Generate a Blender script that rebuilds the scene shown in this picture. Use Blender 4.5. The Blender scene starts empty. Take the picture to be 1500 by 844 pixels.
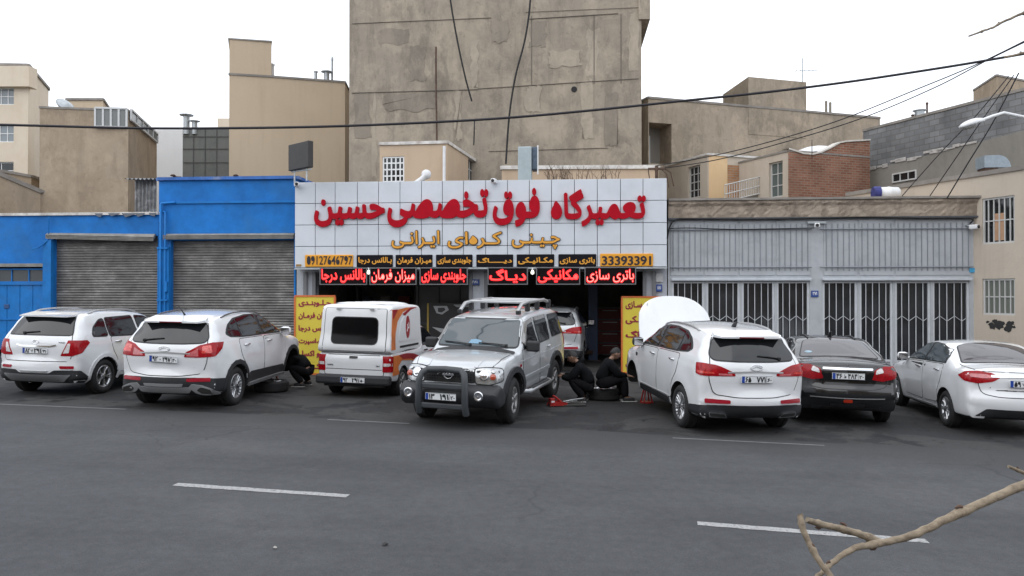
import bpy, bmesh, math, random
from math import sin, cos, pi, radians as R
from mathutils import Vector, Matrix
from mathutils.geometry import delaunay_2d_cdt
from mathutils.bvhtree import BVHTree
random.seed(7)
S = bpy.context.scene
COL = S.collection
# ---------------------------------------------------------------- camera, sky, sun, exposure
CAM_H, YAW, FPX, HOR = 2.2, R(4.5), 1127.0, 430.0
cd = bpy.data.cameras.new('camera'); cam = bpy.data.objects.new('camera', cd); COL.objects.link(cam)
cam.location = (0, 0, CAM_H); cam.rotation_euler = (R(90) + math.atan((HOR - 422) / FPX), 0, YAW)
cd.sensor_width = 36; cd.lens = 36 * FPX / 1500; cd.clip_start = .05; cd.clip_end = 2000
S.camera = cam
SUN_EL, SUN_AZ = R(52), R(215)
W = bpy.data.worlds.new('World'); S.world = W; W.use_nodes = True
nt = W.node_tree; nt.nodes.clear()
wo = nt.nodes.new('ShaderNodeOutputWorld'); bg = nt.nodes.new('ShaderNodeBackground')
sky = nt.nodes.new('ShaderNodeTexSky'); sky.sky_type = 'NISHITA'; sky.sun_disc = False
sky.sun_elevation = SUN_EL; sky.sun_rotation = SUN_AZ
tc = nt.nodes.new('ShaderNodeTexCoord'); nz = nt.nodes.new('ShaderNodeTexNoise')
nz.inputs['Scale'].default_value = 2.2; nz.inputs['Detail'].default_value = 5
mp = nt.nodes.new('ShaderNodeMapping'); mp.inputs['Scale'].default_value = (1, 1, 2.6)
rp = nt.nodes.new('ShaderNodeValToRGB')
rp.color_ramp.elements[0].position = .36; rp.color_ramp.elements[0].color = (.74, .74, .74, 1)
rp.color_ramp.elements[1].position = .6; rp.color_ramp.elements[1].color = (.97, .97, .97, 1)
mx = nt.nodes.new('ShaderNodeMix'); mx.data_type = 'RGBA'
mx.inputs['B'].default_value = (13.6, 14.1, 14.9, 1)           # the overcast layer
nt.links.new(tc.outputs['Generated'], mp.inputs[0]); nt.links.new(mp.outputs[0], nz.inputs['Vector'])
nt.links.new(nz.outputs['Fac'], rp.inputs[0]); nt.links.new(rp.outputs[0], mx.inputs['Factor'])
nt.links.new(sky.outputs[0], mx.inputs['A']); nt.links.new(mx.outputs['Result'], bg.inputs[0])
bg.inputs[1].default_value = .1; nt.links.new(bg.outputs[0], wo.inputs[0])
sd = bpy.data.lights.new('sun', 'SUN'); sd.energy = .7; sd.angle = R(80); sd.color = (1, .97, .92)
sun = bpy.data.objects.new('sun', sd); COL.objects.link(sun)
# sun stands behind and to the right of the camera
sun.rotation_euler = (R(90) - SUN_EL, 0, R(180) - SUN_AZ + R(0))
S.view_settings.view_transform = 'Standard'; S.view_settings.look = 'None'
S.view_settings.exposure = 0.3; S.view_settings.gamma = 1; S.view_settings.use_curve_mapping = False
S.render.resolution_x = 1024; S.render.resolution_y = 576
S.cycles.max_bounces = 6; S.cycles.glossy_bounces = 3; S.cycles.diffuse_bounces = 3

# ---------------------------------------------------------------- projection helpers (pixel of the 1500 px photo -> point)
CD = Vector((-sin(YAW), cos(YAW), 0)); CR = Vector((cos(YAW), sin(YAW), 0))
GS = -0.02                                                       # the street falls to the right
def ray(px, py): return CD + CR * ((px - 750) / FPX) + Vector((0, 0, (HOR - py) / FPX))
C0 = Vector((0, 0, CAM_H))
def at(px, py, Y): d = ray(px, py); return C0 + d * (Y / d.y)     # on the plane y = Y
def atz(px, py, z): return C0 + ray(px, py) * z                   # at a depth along the view
def gz(x): return GS * x
def gnd(px, py): d = ray(px, py); t = CAM_H / (GS * d.x - d.z); return C0 + d * t
def XY(px, z): p = atz(px, HOR, z); return (p.x, p.y)
def HT(py, z): return CAM_H + (HOR - py) / FPX * z

# ---------------------------------------------------------------- object helpers
def tag(o, label, cat=None, group=None, kind=None):
    if label: o['label'] = label
    if cat: o['category'] = cat
    if group: o['group'] = group
    if kind: o['kind'] = kind
    return o
def thing(name, label, cat, loc=(0, 0, 0), rz=0, group=None):
    o = bpy.data.objects.new(name, None); COL.objects.link(o); o.empty_display_size = .3
    o.location = loc; o.rotation_euler = (0, 0, rz); return tag(o, label, cat, group)
def WM(o):
    M = o.matrix_basis.copy()
    while o.parent: o = o.parent; M = o.matrix_basis @ M
    return M
def link(name, me, mats=None, parent=None):
    o = bpy.data.objects.new(name, me); COL.objects.link(o)
    if mats is not None and not me.materials:
        for m in (mats if isinstance(mats, (list, tuple)) else [mats]): me.materials.append(m)
    if parent: o.parent = parent
    return o
class MB:
    def __init__(s): s.v = []; s.f = []; s.mi = []; s.sm = []
    def add(s, vs, fs, m=0, smooth=False):
        b = len(s.v); s.v += [Vector(v) for v in vs]
        for f in fs: s.f.append([i + b for i in f]); s.mi.append(m); s.sm.append(smooth)
        return s
    def quad(s, a, b, c, d, m=0): return s.add([a, b, c, d], [(0, 1, 2, 3)], m)
    def box(s, c, size, rz=0, m=0, M=None, bev=0):
        x, y, z = [k / 2 for k in size]
        if bev:
            b = min(bev, x * .9, y * .9, z * .9); bm = bmesh.new(); bmesh.ops.create_cube(bm, size=1)
            for v in bm.verts: v.co = (v.co.x * 2 * x, v.co.y * 2 * y, v.co.z * 2 * z)
            bmesh.ops.bevel(bm, geom=bm.edges[:], offset=b, segments=2, profile=.5, affect='EDGES')
            bm.verts.ensure_lookup_table(); vs = [v.co.copy() for v in bm.verts]
            fs = [[v.index for v in f.verts] for f in bm.faces]; bm.free()
        else:
            vs = [Vector((sx * x, sy * y, sz * z)) for sz in (-1, 1) for sy in (-1, 1) for sx in (-1, 1)]
            fs = [(0, 2, 3, 1), (4, 5, 7, 6), (0, 1, 5, 4), (2, 6, 7, 3), (0, 4, 6, 2), (1, 3, 7, 5)]
        T = M if M is not None else Matrix.Translation(Vector(c)) @ Matrix.Rotation(rz, 4, 'Z')
        return s.add([T @ v for v in vs], fs, m)
    def tube(s, path, r, n=8, m=0, caps=True, smooth=True):
        P = [Vector(p) for p in path]; rs = r if isinstance(r, (list, tuple)) else [r] * len(P)
        vs = []; up = None
        for i, p in enumerate(P):
            t = (P[min(i + 1, len(P) - 1)] - P[max(i - 1, 0)])
            t = t.normalized() if t.length > 1e-9 else Vector((0, 0, 1))
            if up is None: up = Vector((0, 0, 1)) if abs(t.z) < .9 else Vector((1, 0, 0))
            a = t.cross(up)
            if a.length < 1e-4: a = t.orthogonal()
            a.normalize(); b = a.cross(t); b.normalize(); up = b
            vs += [p + (a * cos(2 * pi * k / n) + b * sin(2 * pi * k / n)) * rs[i] for k in range(n)]
        fs = [(i * n + k, i * n + (k + 1) % n, (i + 1) * n + (k + 1) % n, (i + 1) * n + k) for i in range(len(P) - 1) for k in range(n)]
        s.add(vs, fs, m, smooth)
        if caps:
            s.add(vs[:n], [tuple(range(n))[::-1]], m); s.add(vs[-n:], [tuple(range(n))], m)
        return s
    def lathe(s, prof, c=(0, 0, 0), axis='Z', n=24, m=0, M=None, smooth=True, caps=True):
        T = M if M is not None else Matrix.Translation(Vector(c)) @ {'Z': Matrix.Identity(4), 'Y': Matrix.Rotation(-pi / 2, 4, 'X'), 'X': Matrix.Rotation(pi / 2, 4, 'Y')}[axis]
        vs = [T @ Vector((r * cos(2 * pi * k / n), r * sin(2 * pi * k / n), h)) for r, h in prof for k in range(n)]
        fs = [(i * n + k, i * n + (k + 1) % n, (i + 1) * n + (k + 1) % n, (i + 1) * n + k) for i in range(len(prof) - 1) for k in range(n)]
        s.add(vs, fs, m, smooth)
        if caps: s.add(vs[:n], [tuple(range(n))[::-1]], m); s.add(vs[-n:], [tuple(range(n))], m)
        return s
    def cyl(s, c, r, h, axis='Z', n=20, m=0): return s.lathe([(r, 0), (r, h)], c, axis, n, m)
    def prism(s, poly, z0, z1, m=0, T=None):
        n = len(poly); T = T or Matrix.Identity(4)
        zz0 = z0 if isinstance(z0, (list, tuple)) else [z0] * n; zz1 = z1 if isinstance(z1, (list, tuple)) else [z1] * n
        vs = [T @ Vector((p[0], p[1], zz0[i])) for i, p in enumerate(poly)] + [T @ Vector((p[0], p[1], zz1[i])) for i, p in enumerate(poly)]
        return s.add(vs, [tuple(range(n))[::-1], tuple(range(n, 2 * n))] + [(i, (i + 1) % n, n + (i + 1) % n, n + i) for i in range(n)], m)
    def wall(s, a, b, z0, z1, ops=(), t=.25, m=0, mr=None):
        """wall face from a to b (xy, outward normal to the right of a->b), real openings with reveals"""
        a = Vector((a[0], a[1], 0)); b = Vector((b[0], b[1], 0)); L = (b - a).length; u = (b - a) / L; nrm = Vector((u.y, -u.x, 0))
        zf0 = z0 if callable(z0) else (lambda q: z0); zf1 = z1 if callable(z1) else (lambda q: z1)
        us = sorted({0, L} | {min(max(x, 0), L) for o in ops for x in o[:2]})
        P = lambda x, z, d=0: a + u * x + Vector((0, 0, z)) - nrm * d
        for i in range(len(us) - 1):
            x0, x1 = us[i], us[i + 1]
            if x1 - x0 < 1e-5: continue
            xm = (x0 + x1) / 2
            cut = sorted([(o[2], o[3]) for o in ops if o[0] <= xm <= o[1]])
            lo0, lo1 = zf0(x0), zf0(x1)
            for (c0, c1) in cut:
                if c0 - min(lo0, lo1) > 1e-4: s.quad(P(x0, lo0), P(x1, lo1), P(x1, c0), P(x0, c0), m)
                lo0 = lo1 = c1
            s.quad(P(x0, lo0), P(x1, lo1), P(x1, zf1(x1)), P(x0, zf1(x0)), m)
        k = m if mr is None else mr
        for (x0, x1, c0, c1) in ops:
            s.quad(P(x0, c0), P(x1, c0), P(x1, c0, t), P(x0, c0, t), k); s.quad(P(x0, c1), P(x0, c1, t), P(x1, c1, t), P(x1, c1), k)
            s.quad(P(x0, c0), P(x0, c0, t), P(x0, c1, t), P(x0, c1), k); s.quad(P(x1, c0), P(x1, c1), P(x1, c1, t), P(x1, c0, t), k)
        return s
    def build(s, name, mats, parent=None, world=False, weld=0):
        me = bpy.data.meshes.new(name); vs = s.v
        if world and parent is not None:
            I = WM(parent).inverted(); vs = [I @ v for v in vs]
        me.from_pydata([tuple(v) for v in vs], [], s.f)
        mats = mats if isinstance(mats, (list, tuple)) else [mats]
        for m in mats: me.materials.append(m)
        me.polygons.foreach_set('material_index', s.mi); me.polygons.foreach_set('use_smooth', s.sm)
        me.update(); return link(name, me, None, parent)

# ---------------------------------------------------------------- materials
MATS = {}
def _bsdf(name):
    m = bpy.data.materials.new(name); m.use_nodes = True
    return m, m.node_tree, m.node_tree.nodes['Principled BSDF']
def _setc(b, col): b.inputs['Base Color'].default_value = (*col, 1)
def mat(name, col, rough=.6, metal=0, coat=0, spec=None, var=0, vs=6, bump=0, bs=40, dirt=None, emit=None, es=0):
    """plain paint-like material; var = tonal variation by noise, dirt = (colour, amount, scale)"""
    if name in MATS: return MATS[name]
    m, t, b = _bsdf(name); _setc(b, col)
    b.inputs['Roughness'].default_value = rough; b.inputs['Metallic'].default_value = metal
    b.inputs['Coat Weight'].default_value = coat; b.inputs['Coat Roughness'].default_value = .04
    if spec is not None: b.inputs['Specular IOR Level'].default_value = spec
    N = t.nodes.new; L = t.links.new
    if var or bump or dirt: c = N('ShaderNodeTexCoord')
    last = None
    if var:
        n = N('ShaderNodeTexNoise'); n.inputs['Scale'].default_value = vs; n.inputs['Detail'].default_value = 6; n.inputs['Roughness'].default_value = .65
        L(c.outputs['Object'], n.inputs['Vector'])
        r = N('ShaderNodeValToRGB'); r.color_ramp.elements[0].position = .3; r.color_ramp.elements[1].position = .72
        r.color_ramp.elements[0].color = (*[x * (1 - var) for x in col], 1); r.color_ramp.elements[1].color = (*[min(1, x * (1 + var)) for x in col], 1)
        L(n.outputs['Fac'], r.inputs[0]); last = r.outputs[0]
    if dirt:
        dc, da, dsc = dirt
        n = N('ShaderNodeTexNoise'); n.inputs['Scale'].default_value = dsc; n.inputs['Detail'].default_value = 8; n.inputs['Roughness'].default_value = .7
        L(c.outputs['Object'], n.inputs['Vector'])
        r = N('ShaderNodeValToRGB'); r.color_ramp.elements[0].position = .5; r.color_ramp.elements[0].color = (0, 0, 0, 1)
        r.color_ramp.elements[1].position = .75; r.color_ramp.elements[1].color = (da, da, da, 1); L(n.outputs['Fac'], r.inputs[0])
        x = N('ShaderNodeMix'); x.data_type = 'RGBA'; L(r.outputs[0], x.inputs['Factor'])
        if last: L(last, x.inputs['A'])
        else: x.inputs['A'].default_value = (*col, 1)
        x.inputs['B'].default_value = (*dc, 1); last = x.outputs['Result']
    if last: L(last, b.inputs['Base Color'])
    if bump:
        n = N('ShaderNodeTexNoise'); n.inputs['Scale'].default_value = bs; n.inputs['Detail'].default_value = 4
        L(c.outputs['Object'], n.inputs['Vector'])
        bp = N('ShaderNodeBump'); bp.inputs['Strength'].default_value = bump; bp.inputs['Distance'].default_value = .02
        L(n.outputs['Fac'], bp.inputs['Height']); L(bp.outputs[0], b.inputs['Normal'])
    if emit: b.inputs['Emission Color'].default_value = (*emit, 1); b.inputs['Emission Strength'].default_value = es
    MATS[name] = m; return m
def plaster(name, c1, c2, c3, scale=.35, streak=.5, rough=.95, bump=.25, patch=.6, contrast=0):
    """weathered render: big trowel patches, rain streaks, fine grain (world-scale, object coordinates)"""
    if name in MATS: return MATS[name]
    m, t, b = _bsdf(name); N = t.nodes.new; L = t.links.new; b.inputs['Roughness'].default_value = rough
    b.inputs['Specular IOR Level'].default_value = .15
    c = N('ShaderNodeTexCoord')
    def noise(sc, det, rg, mapping=None, dist=0):
        n = N('ShaderNodeTexNoise'); n.inputs['Scale'].default_value = sc; n.inputs['Detail'].default_value = det
        n.inputs['Roughness'].default_value = rg; n.inputs['Distortion'].default_value = dist
        if mapping:
            k = N('ShaderNodeMapping'); k.inputs['Scale'].default_value = mapping; L(c.outputs['Object'], k.inputs[0]); L(k.outputs[0], n.inputs['Vector'])
        else: L(c.outputs['Object'], n.inputs['Vector'])
        return n.outputs['Fac']
    def ramp(src, p0, p1, a=(0, 0, 0), z=(1, 1, 1)):
        r = N('ShaderNodeValToRGB'); r.color_ramp.elements[0].position = p0; r.color_ramp.elements[1].position = p1
        r.color_ramp.elements[0].color = (*a, 1); r.color_ramp.elements[1].color = (*z, 1); L(src, r.inputs[0]); return r.outputs[0]
    def mix(f, a, bb, k=1):
        x = N('ShaderNodeMix'); x.data_type = 'RGBA'
        if k != 1:
            mm = N('ShaderNodeMath'); mm.operation = 'MULTIPLY'; L(f, mm.inputs[0]); mm.inputs[1].default_value = k; f = mm.outputs[0]
        L(f, x.inputs['Factor'])
        for s_, i in ((a, 'A'), (bb, 'B')):
            if isinstance(s_, tuple): x.inputs[i].default_value = (*s_, 1)
            else: L(s_, x.inputs[i])
        return x.outputs['Result']
    base = mix(ramp(noise(scale * 1.2, 8, .68, None, .8), .36, .64), c1, c2)
    # trowel patches: distorted voronoi cells
    vo = N('ShaderNodeTexVoronoi'); vo.inputs['Scale'].default_value = scale * 1.4; vo.distance = 'MANHATTAN'
    kk = N('ShaderNodeMapping'); kk.inputs['Scale'].default_value = (1, 1, .6)
    wn = N('ShaderNodeTexNoise'); wn.inputs['Scale'].default_value = 1.3; wn.inputs['Detail'].default_value = 5
    va = N('ShaderNodeVectorMath'); va.operation = 'MULTIPLY_ADD'; va.inputs[1].default_value = (.9, .9, .9)
    L(c.outputs['Object'], wn.inputs['Vector']); L(wn.outputs['Color'], va.inputs[0]); L(c.outputs['Object'], va.inputs[2])
    L(va.outputs[0], kk.inputs[0]); L(kk.outputs[0], vo.inputs['Vector'])
    sp = N('ShaderNodeSeparateColor'); L(vo.outputs['Color'], sp.inputs[0])
    base = mix(ramp(sp.outputs[0], .35, .75), base, c3, patch)
    st = ramp(noise(2.2, 6, .7, (1, 1, .09)), .5, .74)
    base = mix(st, base, tuple(x * .62 for x in c1), streak)
    if contrast:
        base = mix(ramp(noise(1.7, 7, .72, (1, 1, .7), .25), .5, .62), base, tuple(x * 1.08 for x in c2), .55)
        base = mix(ramp(noise(.8, 6, .7, (1.3, 1, .6), .2), .52, .6), base, tuple(x * .82 for x in c1), .6)
        base = mix(ramp(noise(5.5, 6, .75), .56, .66), base, tuple(x * .75 for x in c1), .5)
    gr = noise(14, 6, .75)
    base = mix(ramp(gr, .35, .7), base, mix(gr, tuple(x * .8 for x in c1), tuple(min(1, x * 1.15) for x in c2)), .35)
    L(base, b.inputs['Base Color'])
    bp = N('ShaderNodeBump'); bp.inputs['Strength'].default_value = bump; bp.inputs['Distance'].default_value = .03
    L(noise(9, 8, .7), bp.inputs['Height']); L(bp.outputs[0], b.inputs['Normal'])
    MATS[name] = m; return m
def brickwork(name, c1, c2, mortar, scale=1.0, bw=.24, bh=.075, mo=.012, rough=.9, plane='XZ', rot=0):
    if name in MATS: return MATS[name]
    m, t, b = _bsdf(name); N = t.nodes.new; L = t.links.new; b.inputs['Roughness'].default_value = rough; b.inputs['Specular IOR Level'].default_value = .15
    c = N('ShaderNodeTexCoord'); sx = N('ShaderNodeSeparateXYZ'); cx = N('ShaderNodeCombineXYZ')
    k = N('ShaderNodeMapping'); k.inputs['Rotation'].default_value = (0, 0, rot); L(c.outputs['Object'], k.inputs[0]); L(k.outputs[0], sx.inputs[0])
    L(sx.outputs['X'], cx.inputs[0]); L(sx.outputs['Z'], cx.inputs[1])
    w = N('ShaderNodeTexBrick'); w.inputs['Scale'].default_value = scale; w.inputs['Brick Width'].default_value = bw; w.inputs['Row Height'].default_value = bh
    w.inputs['Mortar Size'].default_value = mo; w.inputs['Color1'].default_value = (*c1, 1); w.inputs['Color2'].default_value = (*c2, 1); w.inputs['Mortar'].default_value = (*mortar, 1)
    w.inputs['Bias'].default_value = -.1; L(cx.outputs[0], w.inputs['Vector'])
    n = N('ShaderNodeTexNoise'); n.inputs['Scale'].default_value = 1.1; n.inputs['Detail'].default_value = 7; L(c.outputs['Object'], n.inputs['Vector'])
    r = N('ShaderNodeValToRGB'); r.color_ramp.elements[0].position = .3; r.color_ramp.elements[1].position = .7
    r.color_ramp.elements[0].color = (.66, .66, .66, 1); r.color_ramp.elements[1].color = (1.12, 1.12, 1.12, 1); L(n.outputs['Fac'], r.inputs[0])
    x = N('ShaderNodeMix'); x.data_type = 'RGBA'; x.blend_type = 'MULTIPLY'; x.inputs['Factor'].default_value = 1
    L(w.outputs['Color'], x.inputs['A']); L(r.outputs[0], x.inputs['B']); L(x.outputs['Result'], b.inputs['Base Color'])
    bp = N('ShaderNodeBump'); bp.inputs['Strength'].default_value = .5; bp.inputs['Distance'].default_value = .01; bp.invert = True
    L(w.outputs['Fac'], bp.inputs['Height']); L(bp.outputs[0], b.inputs['Normal'])
    MATS[name] = m; return m
glass = mat('window glass', (.012, .014, .016), .06, spec=.6)
dark = mat('dark interior', (.02, .02, .022), .9)
black_plastic = mat('black plastic', (.018, .019, .021), .55, var=.25, vs=9)
black_rubber = mat('rubber', (.016, .016, .017), .8, var=.3, vs=14)
chrome = mat('chrome', (.75, .76, .78), .12, metal=1)
white_metal = mat('white painted metal', (.72, .73, .74), .45, var=.08)
galv = mat('galvanised steel', (.42, .45, .47), .45, metal=.55, var=.18, vs=5)
# ---------------------------------------------------------------- writing (contextual forms, right to left)
FORMS = {'ا': 'ﺍﺎ', 'ب': 'ﺏﺐﺑﺒ', 'پ': 'ﭖﭗﭘﭙ', 'ت': 'ﺕﺖﺗﺘ', 'ج': 'ﺝﺞﺟﺠ', 'چ': 'ﭺﭻﭼﭽ', 'ح': 'ﺡﺢﺣﺤ', 'خ': 'ﺥﺦﺧﺨ', 'د': 'ﺩﺪ', 'ر': 'ﺭﺮ', 'ز': 'ﺯﺰ', 'س': 'ﺱﺲﺳﺴ',
         'ص': 'ﺹﺺﺻﺼ', 'ط': 'ﻁﻂﻃﻄ', 'ع': 'ﻉﻊﻋﻌ', 'ف': 'ﻑﻒﻓﻔ', 'ق': 'ﻕﻖﻗﻘ', 'ک': 'ﮎﮏﮐﮑ', 'گ': 'ﮒﮓﮔﮕ', 'ل': 'ﻝﻞﻟﻠ', 'م': 'ﻡﻢﻣﻤ', 'ن': 'ﻥﻦﻧﻨ', 'و': 'ﻭﻮ', 'ه': 'ﻩﻪﻫﻬ', 'ی': 'ﯼﯽﯾﯿ'}
def shape_text(s):
    out = []
    dual = lambda c: c == 'ـ' or len(FORMS.get(c, '')) == 4
    for i, c in enumerate(s):
        p = s[i - 1] if i else ' '; q = s[i + 1] if i + 1 < len(s) else ' '
        if c not in FORMS: out.append(c); continue
        out.append(FORMS[c][(1 if dual(p) else 0) + (2 if dual(c) and (q == 'ـ' or q in FORMS) else 0)])
    return ''.join(reversed(out)).replace('\u200c', '')
_gc = {}
def contours(s):
    if s in _gc: return _gc[s]
    cu = bpy.data.curves.new('txt', 'FONT'); cu.body = s; cu.size = 1
    o = bpy.data.objects.new('txt', cu); COL.objects.link(o)
    dg = bpy.context.evaluated_depsgraph_get(); c2 = o.evaluated_get(dg).to_curve(dg)
    res = []
    from mathutils.geometry import interpolate_bezier
    for sp in c2.splines:
        pts = []
        bp = sp.bezier_points; n = len(bp)
        for i in range(n):
            a, b = bp[i], bp[(i + 1) % n]
            st = (b.co - a.co).length < .02
            seg = [a.co, b.co] if st else interpolate_bezier(a.co, a.handle_right, b.handle_left, b.co, 5)
            for p in seg[:-1]:
                if not pts or (Vector(p).xy - pts[-1]).length > 1e-4: pts.append(Vector(p).xy)
        if len(pts) > 2 and (pts[0] - pts[-1]).length < 1e-4: pts.pop()
        if len(pts) > 2: res.append(pts)
    o.evaluated_get(dg).to_curve_clear(); bpy.data.objects.remove(o); bpy.data.curves.remove(cu)
    _gc[s] = res; return res
def area2(p): return sum(p[i].x * p[(i + 1) % len(p)].y - p[(i + 1) % len(p)].x * p[i].y for i in range(len(p))) / 2
def text_mb(s, w, h=None, bold=(0, 0), depth=.03, rtl=True, T=None, mb=None, m=0, back=0):
    """solid lettering fitted in w x h, centred on the origin of T, local x right, y up, facing +z of T"""
    cs = contours(shape_text(s) if rtl else s)
    big = max(cs, key=lambda p: abs(area2(p))); sg = 1 if area2(big) > 0 else -1
    out = []; sgn = []
    for p in cs:
        n = len(p); q = []
        for i in range(n):
            t = (p[(i + 1) % n] - p[i - 1]); t = t.normalized() if t.length > 1e-9 else Vector((1, 0))
            nr = Vector((t.y, -t.x)) * sg; q.append(Vector((p[i].x + nr.x * bold[0], p[i].y + nr.y * bold[1])))
        out.append(q); sgn.append(1 if area2(p) * sg > 0 else -1)
    x0 = min(v.x for q in out for v in q); x1 = max(v.x for q in out for v in q)
    y0 = min(v.y for q in out for v in q); y1 = max(v.y for q in out for v in q)
    sx = w / (x1 - x0); sy = sx if h is None else h / (y1 - y0)
    vs = []; fs = []
    for q in out:
        b = len(vs); vs += [Vector(((v.x - (x0 + x1) / 2) * sx, (v.y - (y0 + y1) / 2) * sy)) for v in q]
        fs.append(list(range(b, b + len(q))))
    V, E, F, ov, oe, of = delaunay_2d_cdt(vs, [], fs, 1, 1e-6)
    keep = [f for f, o in zip(F, of) if sum(sgn[k] for k in o) != 0]
    T = T or Matrix.Identity(4); mb = mb or MB(); nV = len(V)
    used = sorted({i for f in keep for i in f}); ix = {k: i for i, k in enumerate(used)}; nu = len(used)
    top = [T @ Vector((V[k].x, V[k].y, depth)) for k in used]; bot = [T @ Vector((V[k].x, V[k].y, back)) for k in used]
    keep2 = []
    for f in keep:
        a = sum(V[f[i]].x * V[f[(i + 1) % 3]].y - V[f[(i + 1) % 3]].x * V[f[i]].y for i in range(3))
        keep2.append(tuple(f) if a > 0 else tuple(f[::-1]))
    cnt = {}
    for f in keep2:
        for i in range(3): cnt[(f[i], f[(i + 1) % 3])] = 1
    F2 = [tuple(ix[i] for i in f) for f in keep2]
    F2 += [(ix[a] + nu, ix[b] + nu, ix[b], ix[a]) for (a, b) in cnt if (b, a) not in cnt]
    mb.add(top + bot, F2, m); return mb
def facing(p, n=(0, -1, 0)):
    """frame whose +z looks along n, x to the right as seen from the front, y up"""
    n = Vector(n).normalized(); x = Vector((0, 0, 1)).cross(n).normalized(); y = n.cross(x)
    M = Matrix((x, y, n)).transposed().to_4x4(); M.translation = Vector(p); return M
# ---------------------------------------------------------------- ground, road, paint
def asphalt(name, c1, c2, spots, grain=90, rough=.9, dist=None, edge=None):
    m, t, b = _bsdf(name); N = t.nodes.new; L = t.links.new; b.inputs['Roughness'].default_value = rough; b.inputs['Specular IOR Level'].default_value = .25
    c = N('ShaderNodeTexCoord')
    def nz_(sc, det, rg, mp_=None, ds=0):
        n = N('ShaderNodeTexNoise'); n.inputs['Scale'].default_value = sc; n.inputs['Detail'].default_value = det; n.inputs['Roughness'].default_value = rg; n.inputs['Distortion'].default_value = ds
        if mp_:
            k = N('ShaderNodeMapping'); k.inputs['Scale'].default_value = mp_[0]; k.inputs['Rotation'].default_value = (0, 0, mp_[1]); L(c.outputs['Object'], k.inputs[0]); L(k.outputs[0], n.inputs['Vector'])
        else: L(c.outputs['Object'], n.inputs['Vector'])
        return n.outputs['Fac']
    def rm(s, p0, p1, a, z):
        r = N('ShaderNodeValToRGB'); r.color_ramp.elements[0].position = p0; r.color_ramp.elements[1].position = p1
        r.color_ramp.elements[0].color = (*a, 1); r.color_ramp.elements[1].color = (*z, 1); L(s, r.inputs[0]); return r.outputs[0]
    def mixc(f, a, z, bl='MIX'):
        x = N('ShaderNodeMix'); x.data_type = 'RGBA'; x.blend_type = bl
        if isinstance(f, float): x.inputs['Factor'].default_value = f
        else: L(f, x.inputs['Factor'])
        for q, i in ((a, 'A'), (z, 'B')):
            if isinstance(q, tuple): x.inputs[i].default_value = (*q, 1)
            else: L(q, x.inputs[i])
        return x.outputs['Result']
    col = rm(nz_(.5, 7, .6), .3, .72, c1, c2)
    col = mixc(rm(nz_(.55, 5, .6, ((.16, 1.6, 1), R(8))), .45, .7, (0, 0, 0), (.6,) * 3), col, tuple(x * .82 for x in c1))        # long traffic streaks
    for (sc, p0, p1, k, cc, ds) in spots:
        col = mixc(rm(nz_(sc, 5, .6, None, ds), p0, p1, (0, 0, 0), (k,) * 3), col, cc)
    col = mixc(1.0, col, rm(nz_(grain, 3, .8), .25, .78, (.6,) * 3, (1.42,) * 3), 'MULTIPLY')
    v = N('ShaderNodeTexVoronoi'); v.inputs['Scale'].default_value = 55; L(c.outputs['Object'], v.inputs['Vector'])
    col = mixc(rm(v.outputs['Distance'], .05, .16, (.35,) * 3, (0, 0, 0)), col, (.2, .2, .2))
    col = mixc(1.0, col, rm(nz_(9, 5, .7), .3, .7, (.86,) * 3, (1.12,) * 3), 'MULTIPLY')
    ve = N('ShaderNodeTexVoronoi'); ve.feature = 'DISTANCE_TO_EDGE'; ve.inputs['Scale'].default_value = .32; wv = N('ShaderNodeVectorMath'); wv.operation = 'MULTIPLY_ADD'; wv.inputs[1].default_value = (.5, .5, 0)
    wn_ = N('ShaderNodeTexNoise'); wn_.inputs['Scale'].default_value = 2.5; wn_.inputs['Detail'].default_value = 6; L(c.outputs['Object'], wn_.inputs['Vector']); L(wn_.outputs['Color'], wv.inputs[0]); L(c.outputs['Object'], wv.inputs[2]); L(wv.outputs[0], ve.inputs['Vector'])
    ck = N('ShaderNodeMath'); ck.operation = 'MULTIPLY'; L(rm(ve.outputs['Distance'], .0, .008, (.6,) * 3, (0, 0, 0)), ck.inputs[0]); L(rm(nz_(.22, 3, .5), .52, .62, (0, 0, 0), (1, 1, 1)), ck.inputs[1])
    col = mixc(ck.outputs[0], col, tuple(x * .4 for x in c1))
    if edge:                                                        # the oily forecourt wears into the carriageway along its edge
        e_, n_, yc = edge; dp = N('ShaderNodeVectorMath'); dp.operation = 'DOT_PRODUCT'; dp.inputs[1].default_value = (n_.x, n_.y, 0); L(c.outputs['Object'], dp.inputs[0])
        ad = N('ShaderNodeMath'); ad.operation = 'MULTIPLY_ADD'; L(nz_(.7, 6, .65), ad.inputs[0]); ad.inputs[1].default_value = -1.9; L(dp.outputs['Value'], ad.inputs[2])
        mr = N('ShaderNodeMapRange'); d0 = e_.x * n_.x + e_.y * n_.y; mr.inputs['From Min'].default_value = d0 - 1.25; mr.inputs['From Max'].default_value = d0 + .5; mr.inputs['To Min'].default_value = 1; mr.inputs['To Max'].default_value = 0; L(ad.outputs[0], mr.inputs['Value'])
        col = mixc(mr.outputs[0], col, mixc(1.0, yc, rm(nz_(grain, 3, .8), .25, .78, (.72,) * 3, (1.3,) * 3), 'MULTIPLY'))
    L(col, b.inputs['Base Color'])
    bp = N('ShaderNodeBump'); bp.inputs['Strength'].default_value = .35; bp.inputs['Distance'].default_value = .006; L(nz_(120, 3, .7), bp.inputs['Height']); L(bp.outputs[0], b.inputs['Normal'])
    return m
E1, E2 = gnd(20, 594).xy, gnd(1205, 652).xy
rd = (E2 - E1).normalized(); rn = Vector((rd.y, -rd.x))                # along the road, and towards the camera
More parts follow.
